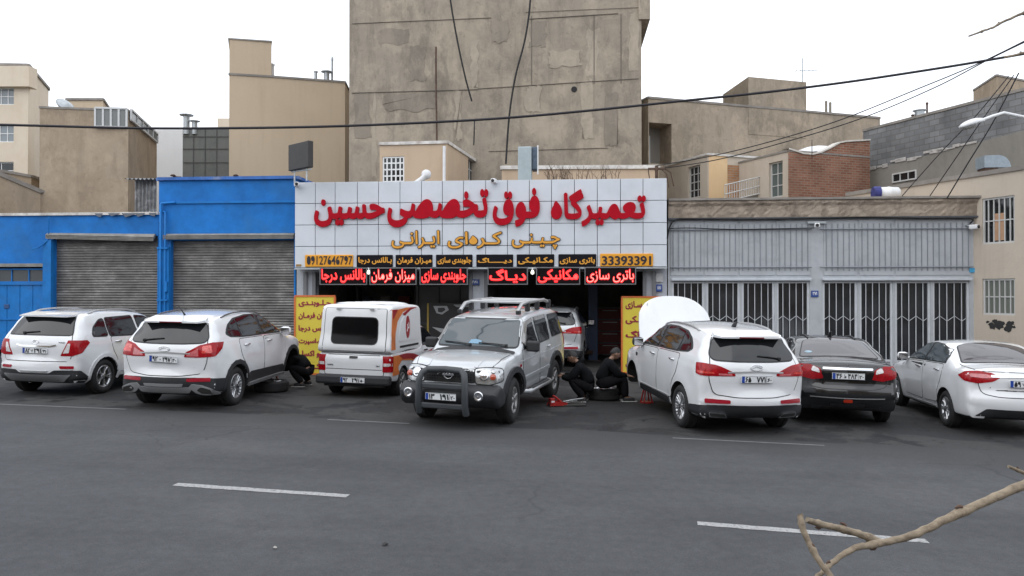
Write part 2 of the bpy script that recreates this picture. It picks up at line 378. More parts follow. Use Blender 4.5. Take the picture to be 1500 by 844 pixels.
m_yard = asphalt('oily yard asphalt', (.042, .042, .043), (.058, .0575, .057), [(.55, .5, .535, .85, (.026, .026, .028), .6), (1.1, .56, .61, .85, (.019, .019, .021), .4), (2.6, .62, .66, .8, (.011, .011, .012), .3)])
m_road = asphalt('road asphalt', (.058, .060, .0655), (.083, .0855, .091), [(.35, .56, .7, .35, (.105, .105, .103), .3), (3.1, .72, .76, .5, (.035, .036, .038), .2), (.8, .6, .72, .5, (.05, .051, .054), .3)], edge=(E1, rn, (.047, .047, .048)))
def sheet(name, pts, dz, m):
    mb = MB(); mb.add([(x, y, gz(max(-45, min(45, x))) + dz) for x, y in pts], [tuple(range(len(pts)))]); o = mb.build(name, m); o['kind'] = 'structure'; return o
g = MB(); xs = (-600, -45, 45, 600)
g.add([(x, y, gz(max(-45, min(45, x)))) for y in (-80, 700) for x in xs], [(0, 1, 5, 4), (1, 2, 6, 5), (2, 3, 7, 6)])
g.build('ground', m_yard)['kind'] = 'structure'
rng = random.Random(3)
edge = [E1 + rd * (-28 + i * .7) + rn * (rng.uniform(-.05, .09) - .25) for i in range(110)]
sheet('road', [tuple(p) for p in edge] + [tuple(E1 + rd * 49 + rn * 30), tuple(E1 - rd * 28 + rn * 30)][0:], .004, m_road)
m_paint = mat('worn road paint', (.33, .33, .33), .85, var=.2, vs=45, dirt=((.085, .087, .09), 1.35, 34))
m_faint = mat('faded road paint', (.15, .152, .155), .9, dirt=((.085, .088, .095), 1, 9))
def stripe(a, b, w, m, name='lane_marking'):
    a = a.xy; b = b.xy; n = (b - a).normalized(); k = Vector((-n.y, n.x)) * w / 2; mb = MB(); r_ = random.Random(5)
    N_ = 24; L_ = [a + (b - a) * i / N_ + k * r_.uniform(.85, 1.06) for i in range(N_ + 1)]; Rr = [a + (b - a) * i / N_ - k * r_.uniform(.85, 1.06) for i in range(N_ + 1)]
    mb.add([(p.x, p.y, gz(p.x) + .008) for p in L_ + Rr], [(i, N_ + 1 + i, N_ + 2 + i, i + 1) for i in range(N_)])
    o = mb.build(name, m); o['kind'] = 'structure'
stripe(gnd(257, 710), gnd(510, 727), .13, m_paint); stripe(gnd(1021, 767), gnd(1357, 793), .13, m_paint)
stripe(gnd(-10, 592), gnd(185, 600), .07, m_faint, 'edge_line'); stripe(gnd(480, 615), gnd(600, 621), .07, m_faint, 'edge_line'); stripe(gnd(985, 642), gnd(1207, 653), .07, m_faint, 'edge_line')
# a few scraps of litter and leaves on the road
def scrap(px, py, s, c, lab):
    p = gnd(px, py); mb = MB(); r_ = random.Random(px); n = 7
    ring = [(p.x + s * r_.uniform(.5, 1) * cos(2 * pi * i / n), p.y + s * r_.uniform(.5, 1) * sin(2 * pi * i / n), gz(p.x) + .012 + r_.uniform(0, s * .4)) for i in range(n)]
    mb.add(ring + [(p.x, p.y, gz(p.x) + .02 + s * .4), (p.x, p.y, gz(p.x) + .009)], [(i, (i + 1) % n, n) for i in range(n)] + [((i + 1) % n, i, n + 1) for i in range(n)])
    tag(mb.build('litter', mat('litter ' + c[0], c[1], .8)), lab, 'litter')
scrap(404, 804, .028, ('pale', (.35, .34, .31)), 'small pale scrap of litter on the road below the left lane dash')
scrap(565, 799, .035, ('dark', (.03, .03, .03)), 'small dark dead leaf lying on the near road')

# ---------------------------------------------------------------- building helpers
def window_unit(parent, a, b, op, nx, ny, fm, pane=glass, depth=.12, fw=.05, bw=.03, name='window', lab=None):
    """frame with bars, and a pane child, set back in the opening op of the wall a->b"""
    a = Vector((a[0], a[1], 0)); b = Vector((b[0], b[1], 0)); u = (b - a).normalized(); nr = Vector((u.y, -u.x, 0))
    x0, x1, z0, z1 = op; mb = MB(); mid = lambda x, z: a + u * x + Vector((0, 0, z)) - nr * depth
    rz = math.atan2(u.y, u.x)
    def bar(xa, xb, za, zb, d=.05): mb.box(mid((xa + xb) / 2, (za + zb) / 2), (abs(xb - xa), d, abs(zb - za)), rz)
    bar(x0, x1, z0, z0 + fw); bar(x0, x1, z1 - fw, z1); bar(x0, x0 + fw, z0 + fw, z1 - fw); bar(x1 - fw, x1, z0 + fw, z1 - fw)
    for i in range(1, nx): c = x0 + (x1 - x0) * i / nx; bar(c - bw / 2, c + bw / 2, z0 + fw, z1 - fw, .04)
    for i in range(1, ny): c = z0 + (z1 - z0) * i / ny; bar(x0 + fw, x1 - fw, c - bw / 2, c + bw / 2, .034)
    f = mb.build(name, fm, parent, world=True)
    if lab: f['label'] = lab
    p = MB(); q = lambda x, z: a + u * x + Vector((0, 0, z)) - nr * (depth + .008)
    p.quad(q(x0 + .01, z0 + .01), q(x1 - .01, z0 + .01), q(x1 - .01, z1 - .01), q(x0 + .01, z1 - .01)); p.build('pane', pane, f, world=True)
    return f
def bld(name, label, poly, z1, m, roof=None, ops=None, z0=-1.2, cat='building', coping=None, cop=(.06, .12), t=.25, group=None):
    """closed building: poly counter-clockwise; z1 a height or one per corner"""
    n = len(poly); zs = z1 if isinstance(z1, (list, tuple)) else [z1] * n; ops = ops or {}
    cx = sum(p[0] for p in poly) / n; cy = sum(p[1] for p in poly) / n
    o = thing(name, label, cat, (cx, cy, gz(cx)), 0, group); mb = MB()
    for i in range(n):
        a, b = poly[i], poly[(i + 1) % n]; L = (Vector(b) - Vector(a)).length; za, zb = zs[i], zs[(i + 1) % n]
        mb.wall(a, b, z0, (lambda q, za=za, zb=zb, L=L: za + (zb - za) * q / L), ops.get(i, ()), t)
    mb.build('wall', m, o, world=True)
    r = MB(); r.add([(p[0], p[1], zs[i] - .02) for i, p in enumerate(poly)], [tuple(range(n))]); r.build('roof', roof or mat('roof felt', (.2, .19, .18), .9), o, world=True)
    if coping:
        k = MB()
        for i in range(n):
            a, b = Vector(poly[i]), Vector(poly[(i + 1) % n]); u = (b - a).normalized(); d = Vector((u.y, -u.x)) * cop[0]
            a3, b3 = a - u * .003, b + u * .003
            za, zb = zs[i], zs[(i + 1) % n]; lo, hi = -.03, cop[1]
            v = []
            for (p, z) in ((a3, za), (b3, zb)):
                for (off, h) in ((d, lo), (d, hi), (-d * 3, hi), (-d * 3, lo)): v.append((p.x + off.x, p.y + off.y, z + h))
            k.add(v, [(0, 4, 5, 1), (1, 5, 6, 2), (2, 6, 7, 3), (3, 7, 4, 0), (0, 1, 2, 3), (7, 6, 5, 4)])
        k.build('coping', coping, o, world=True)
    return o
def online(px, px0, z0, ang):
    """depth of the point seen at px on a wall through (px0, z0) running at ang degrees (receding to the right)"""
    k0 = (px0 - 750) / FPX; k = (px - 750) / FPX; c, s = cos(R(ang)), sin(R(ang)); t = (k - k0) * z0 / (c - k * s); return z0 + t * s
def back(p, d, ang): v = CR * sin(R(ang)) + CD * cos(R(ang)); return (p[0] + v.x * d, p[1] + v.y * d)
def openpx(a, b, z_of, rects):
    """rects in pixels (x0,x1,ytop,ybot) -> openings along a->b"""
    A = Vector(a); u = (Vector(b) - A).normalized(); o = []
    for (x0, x1, y0, y1) in rects:
        za, zb = z_of(x0), z_of(x1); ua = (Vector(XY(x0, za)) - A).dot(u); ub = (Vector(XY(x1, zb)) - A).dot(u); zm = (za + zb) / 2
        o.append((min(ua, ub), max(ua, ub), HT(y1, zm), HT(y0, zm)))
    return o
m_conc = plaster('bare concrete render', (.215, .188, .155), (.40, .342, .27), (.305, .266, .218), .45, .7, patch=.65, contrast=1)
m_conc2 = plaster('brown cement render', (.29, .232, .172), (.41, .33, .245), (.345, .288, .225), .5, .5, contrast=1)
m_tan = plaster('tan cement render', (.49, .395, .285), (.54, .44, .325), (.50, .405, .298), .2, .3, patch=.5, bump=.15)
m_sand = plaster('sandy concrete render', (.25, .21, .165), (.44, .365, .28), (.33, .28, .225), .4, .6, patch=.6, contrast=1)
m_pink = plaster('peeling beige plaster', (.48, .36, .26), (.55, .43, .31), (.5, .39, .29), .5, .3, patch=.4)
m_cream = plaster('cream stone cladding', (.6, .51, .4), (.68, .6, .49), (.63, .55, .44), .6, .15, patch=.5, bump=.05)
m_grey = plaster('grey cement', (.2, .19, .17), (.27, .25, .225), (.23, .215, .19), .5, .3)
m_bluegrey = plaster('blue grey slab cladding', (.13, .14, .135), (.19, .195, .185), (.16, .165, .16), .6, .4)
m_white = plaster('white render', (.62, .62, .62), (.7, .7, .7), (.66, .66, .66), .2, .1, patch=.3, bump=.05)
m_beige = plaster('beige stucco', (.46, .4, .33), (.54, .47, .39), (.5, .44, .37), .35, .35, patch=.4)
m_tin = mat('pale tin flashing', (.62, .6, .57), .6, var=.3, vs=3, dirt=((.25, .17, .12), .8, 2.5))
m_cap = mat('grey coping stone', (.24, .22, .2), .9, var=.25, vs=2)
m_brick = brickwork('red brick', (.225, .098, .064), (.30, .145, .098), (.27, .2, .155), bw=.25, bh=.09, mo=.014)
m_obrick = brickwork('orange brick', (.48, .23, .11), (.56, .3, .15), (.42, .34, .27), bw=.25, bh=.09, mo=.014)
m_block = brickwork('grey blockwork', (.185, .19, .197), (.25, .255, .262), (.17, .165, .16), bw=.42, bh=.2, mo=.016, rot=R(67 - 4.5))
wgrey = mat('grey window frame', (.5, .5, .49), .5); wwhite = mat('white window frame', (.75, .76, .76), .45)
rust = mat('rusty steel', (.09, .055, .04), .85, var=.4, vs=8)

# ---------------------------------------------------------------- the tall bare party wall behind the shop
zb_ = 29.0
P0, P1 = XY(511, 29.3), XY(940, 28.6); big = bld('concrete_building', 'tall bare concrete party wall of a building rising behind the shop sign', [P0, P1, back(P1, 14, 4), back(P0, 14, 4)], 19, m_conc, z0=-1)
mb = MB(); z9 = 28.55
for (y0) in (130, 20): pass
a, b = Vector((*P0, 0)), Vector((*P1, 0)); u = (b - a).normalized(); rz = math.atan2(u.y, u.x)
def bandpt(px): return a + u * ((Vector((*XY(px, 29), 0)) - a).dot(u))
seam = mat('slab seam', (.15, .13, .11), .95, var=.3, vs=2)
for (x0, x1, y0, y1, th) in ((512, 700, 133, 131, .05), (700, 934, 130, 119, .045), (512, 720, 30, 26, .04), (776, 905, 29, 24, .05), (770, 935, 19, 16, .03), (716, 890, 222, 219, .04)):
    p, q = bandpt(x0), bandpt(x1); p.z, q.z = HT(y0, 29), HT(y1, 29); th *= .62; off = Vector((u.y, -u.x, 0)) * .02
    mb.tube([p + off, p + (q - p) * .5 + off, q + off], th / 2, 5, caps=True)
for px in (779, 870, 909): p = bandpt(px); mb.box((p.x, p.y - .004, HT(75, 29)), (.03, .02, 2.6), rz)
mb.build('joint', seam, big, world=True)
mpl = plaster('pale repair render', (.30, .262, .21), (.42, .362, .29), (.36, .31, .25), .6, .4, patch=.5, contrast=1); mpd = plaster('dark repair render', (.205, .18, .15), (.295, .255, .208), (.24, .21, .175), .6, .4, patch=.5, contrast=1); r_ = random.Random(12)
for i, (x0, x1, y0, y1, mm) in enumerate(((859, 876, 46, 114, 0), (921, 936, 22, 108, 0), (553, 597, 40, 62, 1), (543, 549, 132, 258, 0), (690, 700, 60, 128, 0), (515, 540, 134, 200, 1), (777, 800, 32, 70, 1), (852, 868, 120, 205, 0), (598, 622, 66, 116, 1), (665, 676, 131, 205, 0), (804, 850, 76, 100, 0), (720, 745, 30, 62, 1), (560, 636, 134, 160, 1), (884, 905, 140, 215, 1), (770, 792, 128, 165, 0))):
    p, q = bandpt(x0), bandpt(x1); zz0, zz1 = HT(y1, 29), HT(y0, 29); nn = Vector((u.y, -u.x, 0)) * (.006 + .0012 * i); k = MB(); ring = []
    for (a_, b_, c_, d_) in ((p, zz0, q, zz0), (q, zz0, q, zz1), (q, zz1, p, zz1), (p, zz1, p, zz0)):
        for j in range(7): t_ = j / 7; w_ = a_.lerp(c_, t_); ring.append(Vector((w_.x, w_.y, 0)) + u * r_.uniform(-.07, .07) + nn + Vector((0, 0, b_ + (d_ - b_) * t_ + r_.uniform(-.07, .07))))
    k.add(ring, [tuple(range(len(ring)))]); k.build('render_patch', mpd if mm else mpl, big, world=True)
mb = MB(); p = bandpt(948); p2 = bandpt(938)                                    # the upper storey oversails on the right
q = Vector((*XY(936, 28.5), 0)); q2 = Vector((*XY(953, 28.5), 0)); uu = (q2 - q)
mb.prism([tuple(q.xy), tuple(q2.xy), back(tuple(q2.xy), 6, 4), back(tuple(q.xy), 6, 4)], HT(27, 28.5), 19.02); mb.build('upper_storey', m_conc, big, world=True)
mb = MB(); mb.cyl((bandpt(841).x, bandpt(841).y - .02, HT(133, 29)), .11, .06, 'Y', 12); mb.build('flue_hole', dark, big, world=True)
# loose cables hanging down that wall
def cable(name, pts, r, lab, m=black_rubber, cat='cable', n=5, group=None):
    P = [Vector(p) for p in pts]; Q = []
    for i in range(len(P) - 1):
        p0, p1, p2, p3 = P[max(i - 1, 0)], P[i], P[i + 1], P[min(i + 2, len(P) - 1)]
        for k in range(8):
            t = k / 8; Q.append(.5 * ((2 * p1) + (p2 - p0) * t + (2 * p0 - 5 * p1 + 4 * p2 - p3) * t * t + (3 * p1 - p0 - 3 * p2 + p3) * t ** 3))
    Q.append(P[-1]); mb = MB(); mb.tube(Q, r, n)
    return tag(mb.build(name, m), lab, cat, group)
cz = 28.2
cable('hanging_cable', [atz(657, -20, cz), atz(662, 15, cz), atz(671, 65, cz), atz(682, 115, cz), atz(691, 148, cz)], .033, 'dark cable hanging down the concrete wall, ending loose halfway')
cable('hanging_cable', [atz(778, -20, cz), atz(775, 20, cz), atz(768, 62, cz), atz(755, 112, cz), atz(746, 170, cz), atz(741, 240, cz)], .036, 'dark cable running down the concrete wall to the roof below')
cable('wall_pipe', [atz(638.5, 68, 28.9), atz(638.5, 110, 28.9), atz(639.5, 180, 28.9), atz(640, 212, 28.9)], .035, 'thin straight dark pipe on the concrete wall above the beige house', rust, 'pipe')

# ---------------------------------------------------------------- background on the left
z1t, z2t = 34.4, 35.3
a0, a1, a2 = XY(335, 34), XY(397, z1t), XY(505, z2t)
tb = bld('tan_building', 'plain tan rendered building with a taller step on its left end', [a0, a1, a2, back(a2, 12, -5), back(a0, 12, -5)], HT(114, 34.6), m_tan, coping=m_cap, cop=(.04, .06))
k = MB(); hh = HT(57, 34); k.prism([a0, (a1[0], a1[1]), back(a1, 5, -19), back(a0, 5, -19)], HT(114, 34.6) + .05, hh); k.build('stair_tower', m_tan, tb, world=True)
k = MB(); d1 = back(a1, 5, -19); k.prism([(a0[0] - .04, a0[1] - .04), (a1[0] + .04, a1[1] - .04), (d1[0], d1[1]), back(a0, 5, -19)], hh, hh + .06); k.build('coping', m_cap, tb, world=True)
def vent_pipe(px, py0, py1, z, r, lab, capk=2.0, m=galv, group='flues and vents on the rooftops'):
    o = thing('flue_pipe', lab, 'flue', atz(px, py1, z), 0, group); h = (py1 - py0) / FPX * z
    mb = MB(); mb.cyl((0, 0, -.3), r, h * .86 + .3, n=10); mb.build('pipe', m, o)
    mb = MB(); mb.lathe([(r * 1.02, h * .8), (r * capk, h * .86), (r * capk, h * .92), (r * .3, h)], n=12); mb.build('cowl', m, o)
vent_pipe(478, 103, 119, 35.6, .13, 'flue with a wide cowl on the tan roof'); vent_pipe(462, 103, 118, 35.6, .07, 'thin flue on the tan roof, left of the wide one', 1.5)
vent_pipe(486, 82, 119, 35.8, .05, 'tall thin mast pipe at the right end of the tan roof', 1.2); vent_pipe(398.5, 92, 112, 34.8, .08, 'thin pipe against the tan step', 1.3, white_metal)
vent_pipe(272.5, 166, 188, 40, .16, 'taller mushroom flue on the blue grey roof', 2.2); vent_pipe(284.5, 176, 188, 40, .14, 'short flue with cowl on the blue grey roof', 2)
w0, w1 = XY(226, 46), XY(300, 46); bld('white_building', 'white rendered building glimpsed between two darker ones', [w0, w1, back(w1, 8, 4), back(w0, 8, 4)], HT(190, 46), m_white)
w0, w1 = XY(318, 52), XY(345, 52); bld('cream_block', 'sliver of a pale cream block beside the tan building', [w0, w1, back(w1, 8, 4), back(w0, 8, 4)], HT(173, 52), m_cream)
w0, w1 = XY(267, 40), XY(336, 40); bg_ = bld('slab_building', 'blue grey slab clad building left of the tan one', [w0, w1, back(w1, 9, 4), back(w0, 9, 4)], HT(187, 40), m_bluegrey)
mb = MB()
for yy in (200, 218, 238): p = at(300, yy, w0[1] - .03); mb.box((XY(301, 40)[0], w0[1] + .0 - .03 + (XY(301, 40)[1] - w0[1]), HT(yy, 40)), (2.36, .03, .028), YAW)
for px in (283, 300, 317): mb.box((XY(px, 40)[0], XY(px, 40)[1] - .03, HT(225, 40)), (.025, .03, 2.6), YAW)
mb.build('joint', mat('dark joint', (.10, .105, .10), .9), bg_, world=True)
# brown building with the glazed roof terrace
b0, b1, b2 = XY(57, 29.7), XY(187, 30), XY(229, 34.8)
br = bld('brown_building', 'brown cement building with a glazed terrace on its roof', [b0, b1, b2, back(b0, 6, -15)], [HT(157, 29.7), HT(162, 30), HT(203, 34.8), HT(157, 29.7)], m_conc2, coping=m_cap, cop=(.03, .05))
wf = mat('terrace frame', (.55, .56, .56), .5); wp = mat('dusty terrace glass', (.16, .17, .165), .25, spec=.5)
def glazed(parent, p, q, za, zb, n):
    a = Vector((*p, 0)); b = Vector((*q, 0)); u = (b - a); rz = math.atan2(u.y, u.x); mb = MB(); pb = MB()
    nr = Vector((u.y, -u.x, 0)).normalized()
    for i in range(n + 1): c = a + u * i / n; mb.box((c.x, c.y, (za + zb) / 2), (.07, .07, zb - za), rz)
    for z in (za, zb): c = a + u * .5; mb.box((c.x, c.y, z), (u.length, .09, .07), rz)
    f = mb.build('terrace_glazing', wf, parent, world=True); pb.quad(a + Vector((0, 0, za)), b + Vector((0, 0, za)), b + Vector((0, 0, zb)), a + Vector((0, 0, zb))); pb.build('pane', wp, f, world=True)
zt = HT(187, 30); glazed(br, (XY(140, 29.85)[0], XY(140, 29.85)[1] - .06), (XY(186, 30)[0], XY(186, 30)[1] - .06), HT(187, 30), HT(159.5, 30), 4)
tp = MB(); q0, q1, q2, q3 = XY(139, 29.9), XY(186, 30.05), XY(226, 34.6), back(XY(139, 29.9), 4, -15); tp.prism([q0, q1, q2, q3], HT(159.5, 30), HT(158, 30)); tp.build('terrace_roof', m_cap, br, world=True)
glazed(br, (XY(189, 30.1)[0] + .06, XY(189, 30.1)[1]), (XY(228, 34.7)[0] + .06, XY(228, 34.7)[1]), HT(203, 34.8) - .2, HT(159.7, 30), 5)
w0, w1 = XY(96, 36), XY(150, 36); bld('stair_head', 'small tan stair head showing above the brown roof', [w0, w1, back(w1, 4, -20), back(w0, 4, -20)], HT(146, 36), m_tan, coping=m_cap, cop=(.05, .08))
dsh = thing('satellite_dish', 'small tilted satellite dish on the brown roof', 'satellite dish', atz(95, 153, 30.4)); mb = MB()
mb.lathe([(.02, .1), (.2, .05), (.34, -.03), (.36, -.03), (.2, .03), (.02, .07)], M=Matrix.Rotation(R(50), 4, 'Y') @ Matrix.Rotation(R(20), 4, 'X'), n=16); mb.build('dish', galv, dsh)
mb = MB(); mb.cyl((0, 0, -.4), .025, .45, n=6); mb.build('pole', rust, dsh)
# cream apartment house at the left border
c0, c1, c2 = XY(-70, 38), XY(40, 38), XY(70, 42)
zof = lambda px: 38
ops = openpx(c0, c1, zof, [(-12, 19, 128, 153), (-14, 19, 182, 208), (-40, 19, 237, 262)])
ca = bld('apartment_building', 'cream stone apartment block with white windows at the left edge', [c0, c1, c2, back(c0, 8, -18)], [HT(94, 38), HT(96, 38), HT(131, 42), HT(94, 38)], m_cream, ops={0: ops}, coping=m_cap, cop=(.08, .1))
for i, op in enumerate(ops): window_unit(ca, c0, c1, op, 3, 2, wwhite, mat('curtained glass', (.22, .25, .27), .15) if i < 2 else glass)
k = MB(); e0, e1 = XY(-70, 37.7), XY(41, 37.7); k.prism([e0, e1, (e1[0], e1[1] + .6), (e0[0], e0[1] + .6)], HT(126, 37.7), HT(96, 37.7)); k.build('parapet_band', m_cream, ca, world=True)
# low walls in front of it
l0, l1 = XY(-60, 31), XY(45, 32); bld('roof_shed', 'low grey brown flat roofed shed below the cream apartments', [l0, l1, back(l1, 3, -10), back(l0, 3, -10)], [HT(240, 31), HT(259, 32), HT(259, 32), HT(240, 31)], m_conc2, coping=m_cap, cop=(.06, .08))
l0, l1 = XY(-60, 27), XY(58, 29.6); bld('boundary_wall', 'brown rendered boundary wall sloping down behind the blue shop roof', [l0, l1, back(l1, .25, 0), back(l0, .25, 0)], [HT(232, 27), HT(282, 29.6), HT(282, 29.6), HT(232, 27)], m_conc2, cat='wall', coping=m_cap, cop=(.05, .07))
# corrugated shed between the brown building and the blue shop
sh = thing('corrugated_shed', 'little shed of rusty white streaked corrugated sheet on the blue shop roof', 'shed', atz(208, 312, 24.6))
mcor = mat('peeling corrugated sheet', (.2, .2, .2), .6, metal=.3, dirt=((.6, .6, .6), .9, 3.2), var=.4, vs=7)
def corr(p, q, za, zb, n, amp, name, m, par, slope=0):
    a = Vector((*p, 0)); b = Vector((*q, 0)); u = (b - a).normalized(); nr = Vector((u.y, -u.x, 0)); mb = MB(); K = n * 6; L = (b - a).length
    vs = []
    for i in range(K + 1):
        c = a + (b - a) * i / K + nr * amp * sin(2 * pi * i / 6); vs += [c + Vector((0, 0, za)), c + Vector((0, 0, zb)) + nr * slope]
    mb.add(vs, [(2 * i, 2 * i + 2, 2 * i + 3, 2 * i + 1) for i in range(K)], smooth=True); return mb.build(name, m, par, world=True)
corr(XY(197, 24.6), XY(229, 24.6), HT(314, 24.6), HT(262, 24.6), 6, .03, 'side_sheet', mcor, sh)
a_ = Vector((*XY(182, 24.2), HT(262, 24.2))); b_ = Vector((*XY(231, 24.2), HT(262, 24.2))); mb = MB(); K = 48
for j, (dy, dz_) in enumerate(((0, 0), (2.4, .35))):
    mb.v += [a_ + (b_ - a_) * i / K + Vector((0, dy, dz_ + .03 * sin(2 * pi * i / 6))) for i in range(K + 1)]
mb.f += [(i, i + 1, K + 2 + i, K + 1 + i) for i in range(K)]; mb.mi += [0] * K; mb.sm += [True] * K
mb.build('roof_sheet', mcor, sh, world=True)
# beige house close behind the sign
hz = 25.5; h0, h1, h2 = XY(556, hz + .3), XY(655, hz), XY(736, 33.6)
ops0 = openpx(h0, h1, lambda p: hz + .1, [(557.5, 591, 228, 266)])
ops1 = openpx(h1, h2, lambda p: online(p, 655, hz, 79.5), [(683, 694, 231, 266), (700, 708, 243, 268)])
ho = bld('beige_house', 'beige peeling plaster house with barred white window behind the sign', [h0, h1, h2, back(h0, 9, 11)], HT(209, hz), m_pink, z0=5.2, ops={0: ops0, 1: ops1}, coping=m_tin, cop=(.05, .07))
window_unit(ho, h0, h1, ops0[0], 5, 4, wwhite, depth=.05, bw=.045, lab='white barred square grid window')
for op in ops1: window_unit(ho, h1, h2, op, 2, 2, wgrey)
cable('downpipe', [atz(650.5, 214, hz - .15), atz(650.5, 266, hz - .15)], .05, 'white downpipe on the front of the beige house', white_metal, 'pipe', 8)
# parapet strip to the right of the beige house
r0, r1 = XY(735, 27), XY(965, 26.2)
bld('roof_parapet', 'low roof parapet with pale tin flashing behind the sign', [r0, r1, back(r1, .3, 4), back(r0, .3, 4)], [HT(247, 27), HT(246, 26.2), HT(246, 26.2), HT(247, 27)], m_pink, cat='parapet', coping=m_tin, cop=(.06, .1), z0=5.2)

# ---------------------------------------------------------------- background on the right
A_ = 18
def mz(px): return online(px, 950, 32, A_)
m0, m1, m2 = XY(950, 32), XY(1181, mz(1181)), XY(1290, mz(1290)); m05 = XY(1060, mz(1060))
ops = openpx(m0, m2, mz, [(951, 984, 180, 240)])
mid = bld('concrete_house', 'raw concrete house with a stair head and antenna right of the tall wall', [m0, m2, back(m2, 9, -18), back(m0, 9, -18)], HT(143, 32), m_sand, ops={0: ops}, coping=m_cap, cop=(.04, .06), t=1.2)
lf0 = back(m0, 4.5, -18)
tt = MB(); s0, s1 = XY(1097, mz(1097) - .02), XY(1182, mz(1182) - .02); s2, s3 = back(s1, 1.95, -18), back(s0, 1.95, -18)
tt.prism([s0, s1, s2, s3], HT(143, 32) - 1.2, [HT(112, mz(1097)), HT(120, mz(1182)), HT(138, mz(1097) + 2.6), HT(138, mz(1097) + 1.85)]); st_ = tt.build('stair_head', m_sand, mid, world=True)
a, b = Vector((*back(m0, 1.0, -18), 0)), Vector((*back(m2, 1.0, -18), 0)); u = (b - a).normalized(); o = ops[0]
mb = MB(); mb.quad(*[a + u * x + Vector((0, 0, z)) for x, z in ((o[0] - .2, o[2] - .1), (o[1] + .2, o[2] - .1), (o[1] + .2, o[3] + .1), (o[0] - .2, o[3] + .1))]); mb.build('balcony_back', m_grey, mid, world=True)
window_unit(mid, tuple(a.xy), tuple(b.xy), (o[0] + .18, o[0] + .55, o[2] + .15, o[3] - .35), 2, 2, wgrey, depth=-.05)
an = thing('tv_antenna', 'thin television antenna above the concrete stair head', 'antenna', atz(1176.5, 122, 36)); mb = MB()
mb.cyl((0, 0, -.3), .025, 1.5, n=6); mb.build('mast', galv, an); mb = MB(); mb.tube([(-.35, 0, .6), (.75, .2, .66)], .018, 5)
for i in range(6): mb.tube([(-.3 + i * .2, -.25 + .03 * i, .61 + i * .01), (-.3 + i * .2, .25 - .03 * i, .61 + i * .01)], .012, 4)
mb.build('boom', galv, an)
for i, px in enumerate((1211, 1217)): vent_pipe(px, 147 if i == 0 else 149, 161, mz(px) + .4, .06, ('left' if i == 0 else 'right') + ' one of two stub pipes on the long concrete roof', 1.05, mat('concrete stub', (.25, .22, .18), .9))
# cream and orange brick house
def iz(px): return online(px, 1037, 29.5, 20)
i0, i1, i2 = XY(1003, 30.9), XY(1037, 29.5), XY(1118, iz(1118)); im = XY(1066, iz(1066))
ops = openpx(i0, i1, lambda p: 30.9 - (p - 1003) / 34 * 1.4, [(1008, 1026, 243, 290)])
ih = bld('cream_house', 'narrow house with grey side, cream pier and orange brick', [i0, i1, im, i2, back(i2, 6, -20), back(i0, 5, -20)], HT(226, 29.5), m_beige, ops={0: ops}, coping=m_tin, cop=(.05, .05))
window_unit(ih, i0, i1, ops[0], 3, 4, wgrey)
mb = MB(); f0, f1 = XY(1039, iz(1039) - .02), XY(1066, iz(1066) - .02); mb.prism([f0, f1, back(f1, .015, -20), back(f0, .015, -20)], 3.5, HT(228, 29.6)); mb.build('cream_pier', plaster('yellow cream paint', (.62, .43, .25), (.68, .5, .3), (.65, .46, .28), .4, .25, bump=.05), ih, world=True)
mb = MB(); f0, f1 = XY(1066.5, iz(1066) - .025), XY(1117, iz(1117) - .025); mb.prism([f0, f1, back(f1, .02, -20), back(f0, .02, -20)], 3.5, HT(243, iz(1090))); mb.build('brick_panel', m_obrick, ih, world=True)
rl = thing('balcony_railing', 'pale steel balcony railing in front of the orange brick', 'railing', (*XY(1088, 28.6), HT(288, 28.6))); mb = MB()
ra, rb = Vector((*XY(1062, 28.5), 0)), Vector((*XY(1118, 28.9), 0)); 
za, zb2 = HT(271, 28.5), HT(258, 28.9)
for t_ in (0, .55, 1.0): mb.tube([ra + Vector((0, 0, za - t_ * .62)), rb + Vector((0, 0, zb2 - t_ * .62))], .022, 5)
for i in range(17): t_ = i / 16; c = ra.lerp(rb, t_); zz = za + (zb2 - za) * t_; mb.tube([c + Vector((0, 0, zz)), c + Vector((0, 0, zz - .62))], .014, 4)
mb.build('bars', wgrey, rl, world=True); mb = MB(); mb.quad(ra + Vector((0, .1, za - 1.6)), rb + Vector((0, .1, zb2 - 1.6)), rb + Vector((0, .1, zb2 - .62)), ra + Vector((0, .1, za - .62))); mb.build('balcony_slab', m_grey, rl, world=True)
# red brick house with the wavy parapet
def bz(px): return online(px, 1155, 27.5, 20)
k0, k1, k2 = XY(1118, 28.7), XY(1155, 27.5), XY(1275, bz(1275))
ops = openpx(k0, k1, lambda p: 28.7 - (p - 1118) / 37 * 1.2, [(1127, 1147, 237, 289)])
hw = HT(221, 27.5)
rb_ = bld('brick_house', 'red brick house with a wavy parapet and a cream end with window', [k0, k1, k2, back(k2, 6, -22), back(k0, 5, -22)], hw, m_beige, ops={0: ops}, coping=m_cap, cop=(.03, .04))
window_unit(rb_, k0, k1, ops[0], 2, 3, wgrey, mat('greenish glass', (.1, .12, .115), .1))
mb = MB(); A3 = Vector((*XY(1155, bz(1155) - .02), 0)); B3 = Vector((*XY(1275, bz(1275) - .02), 0)); prof = [(1155, 219), (1165, 222), (1177, 226), (1190, 227), (1203, 224), (1216, 218), (1230, 210), (1240, 208), (1275, 206)]
fr = []; cp = []
for (px, py) in prof: z_ = bz(px) - .02; p = Vector((*XY(px, z_), 0)); fr.append((p, HT(py, z_)))
nb = Vector((*back((0, 0), 1, -70 + 0), 0)); bk = Vector((*back((0, 0), .3, -20), 0))
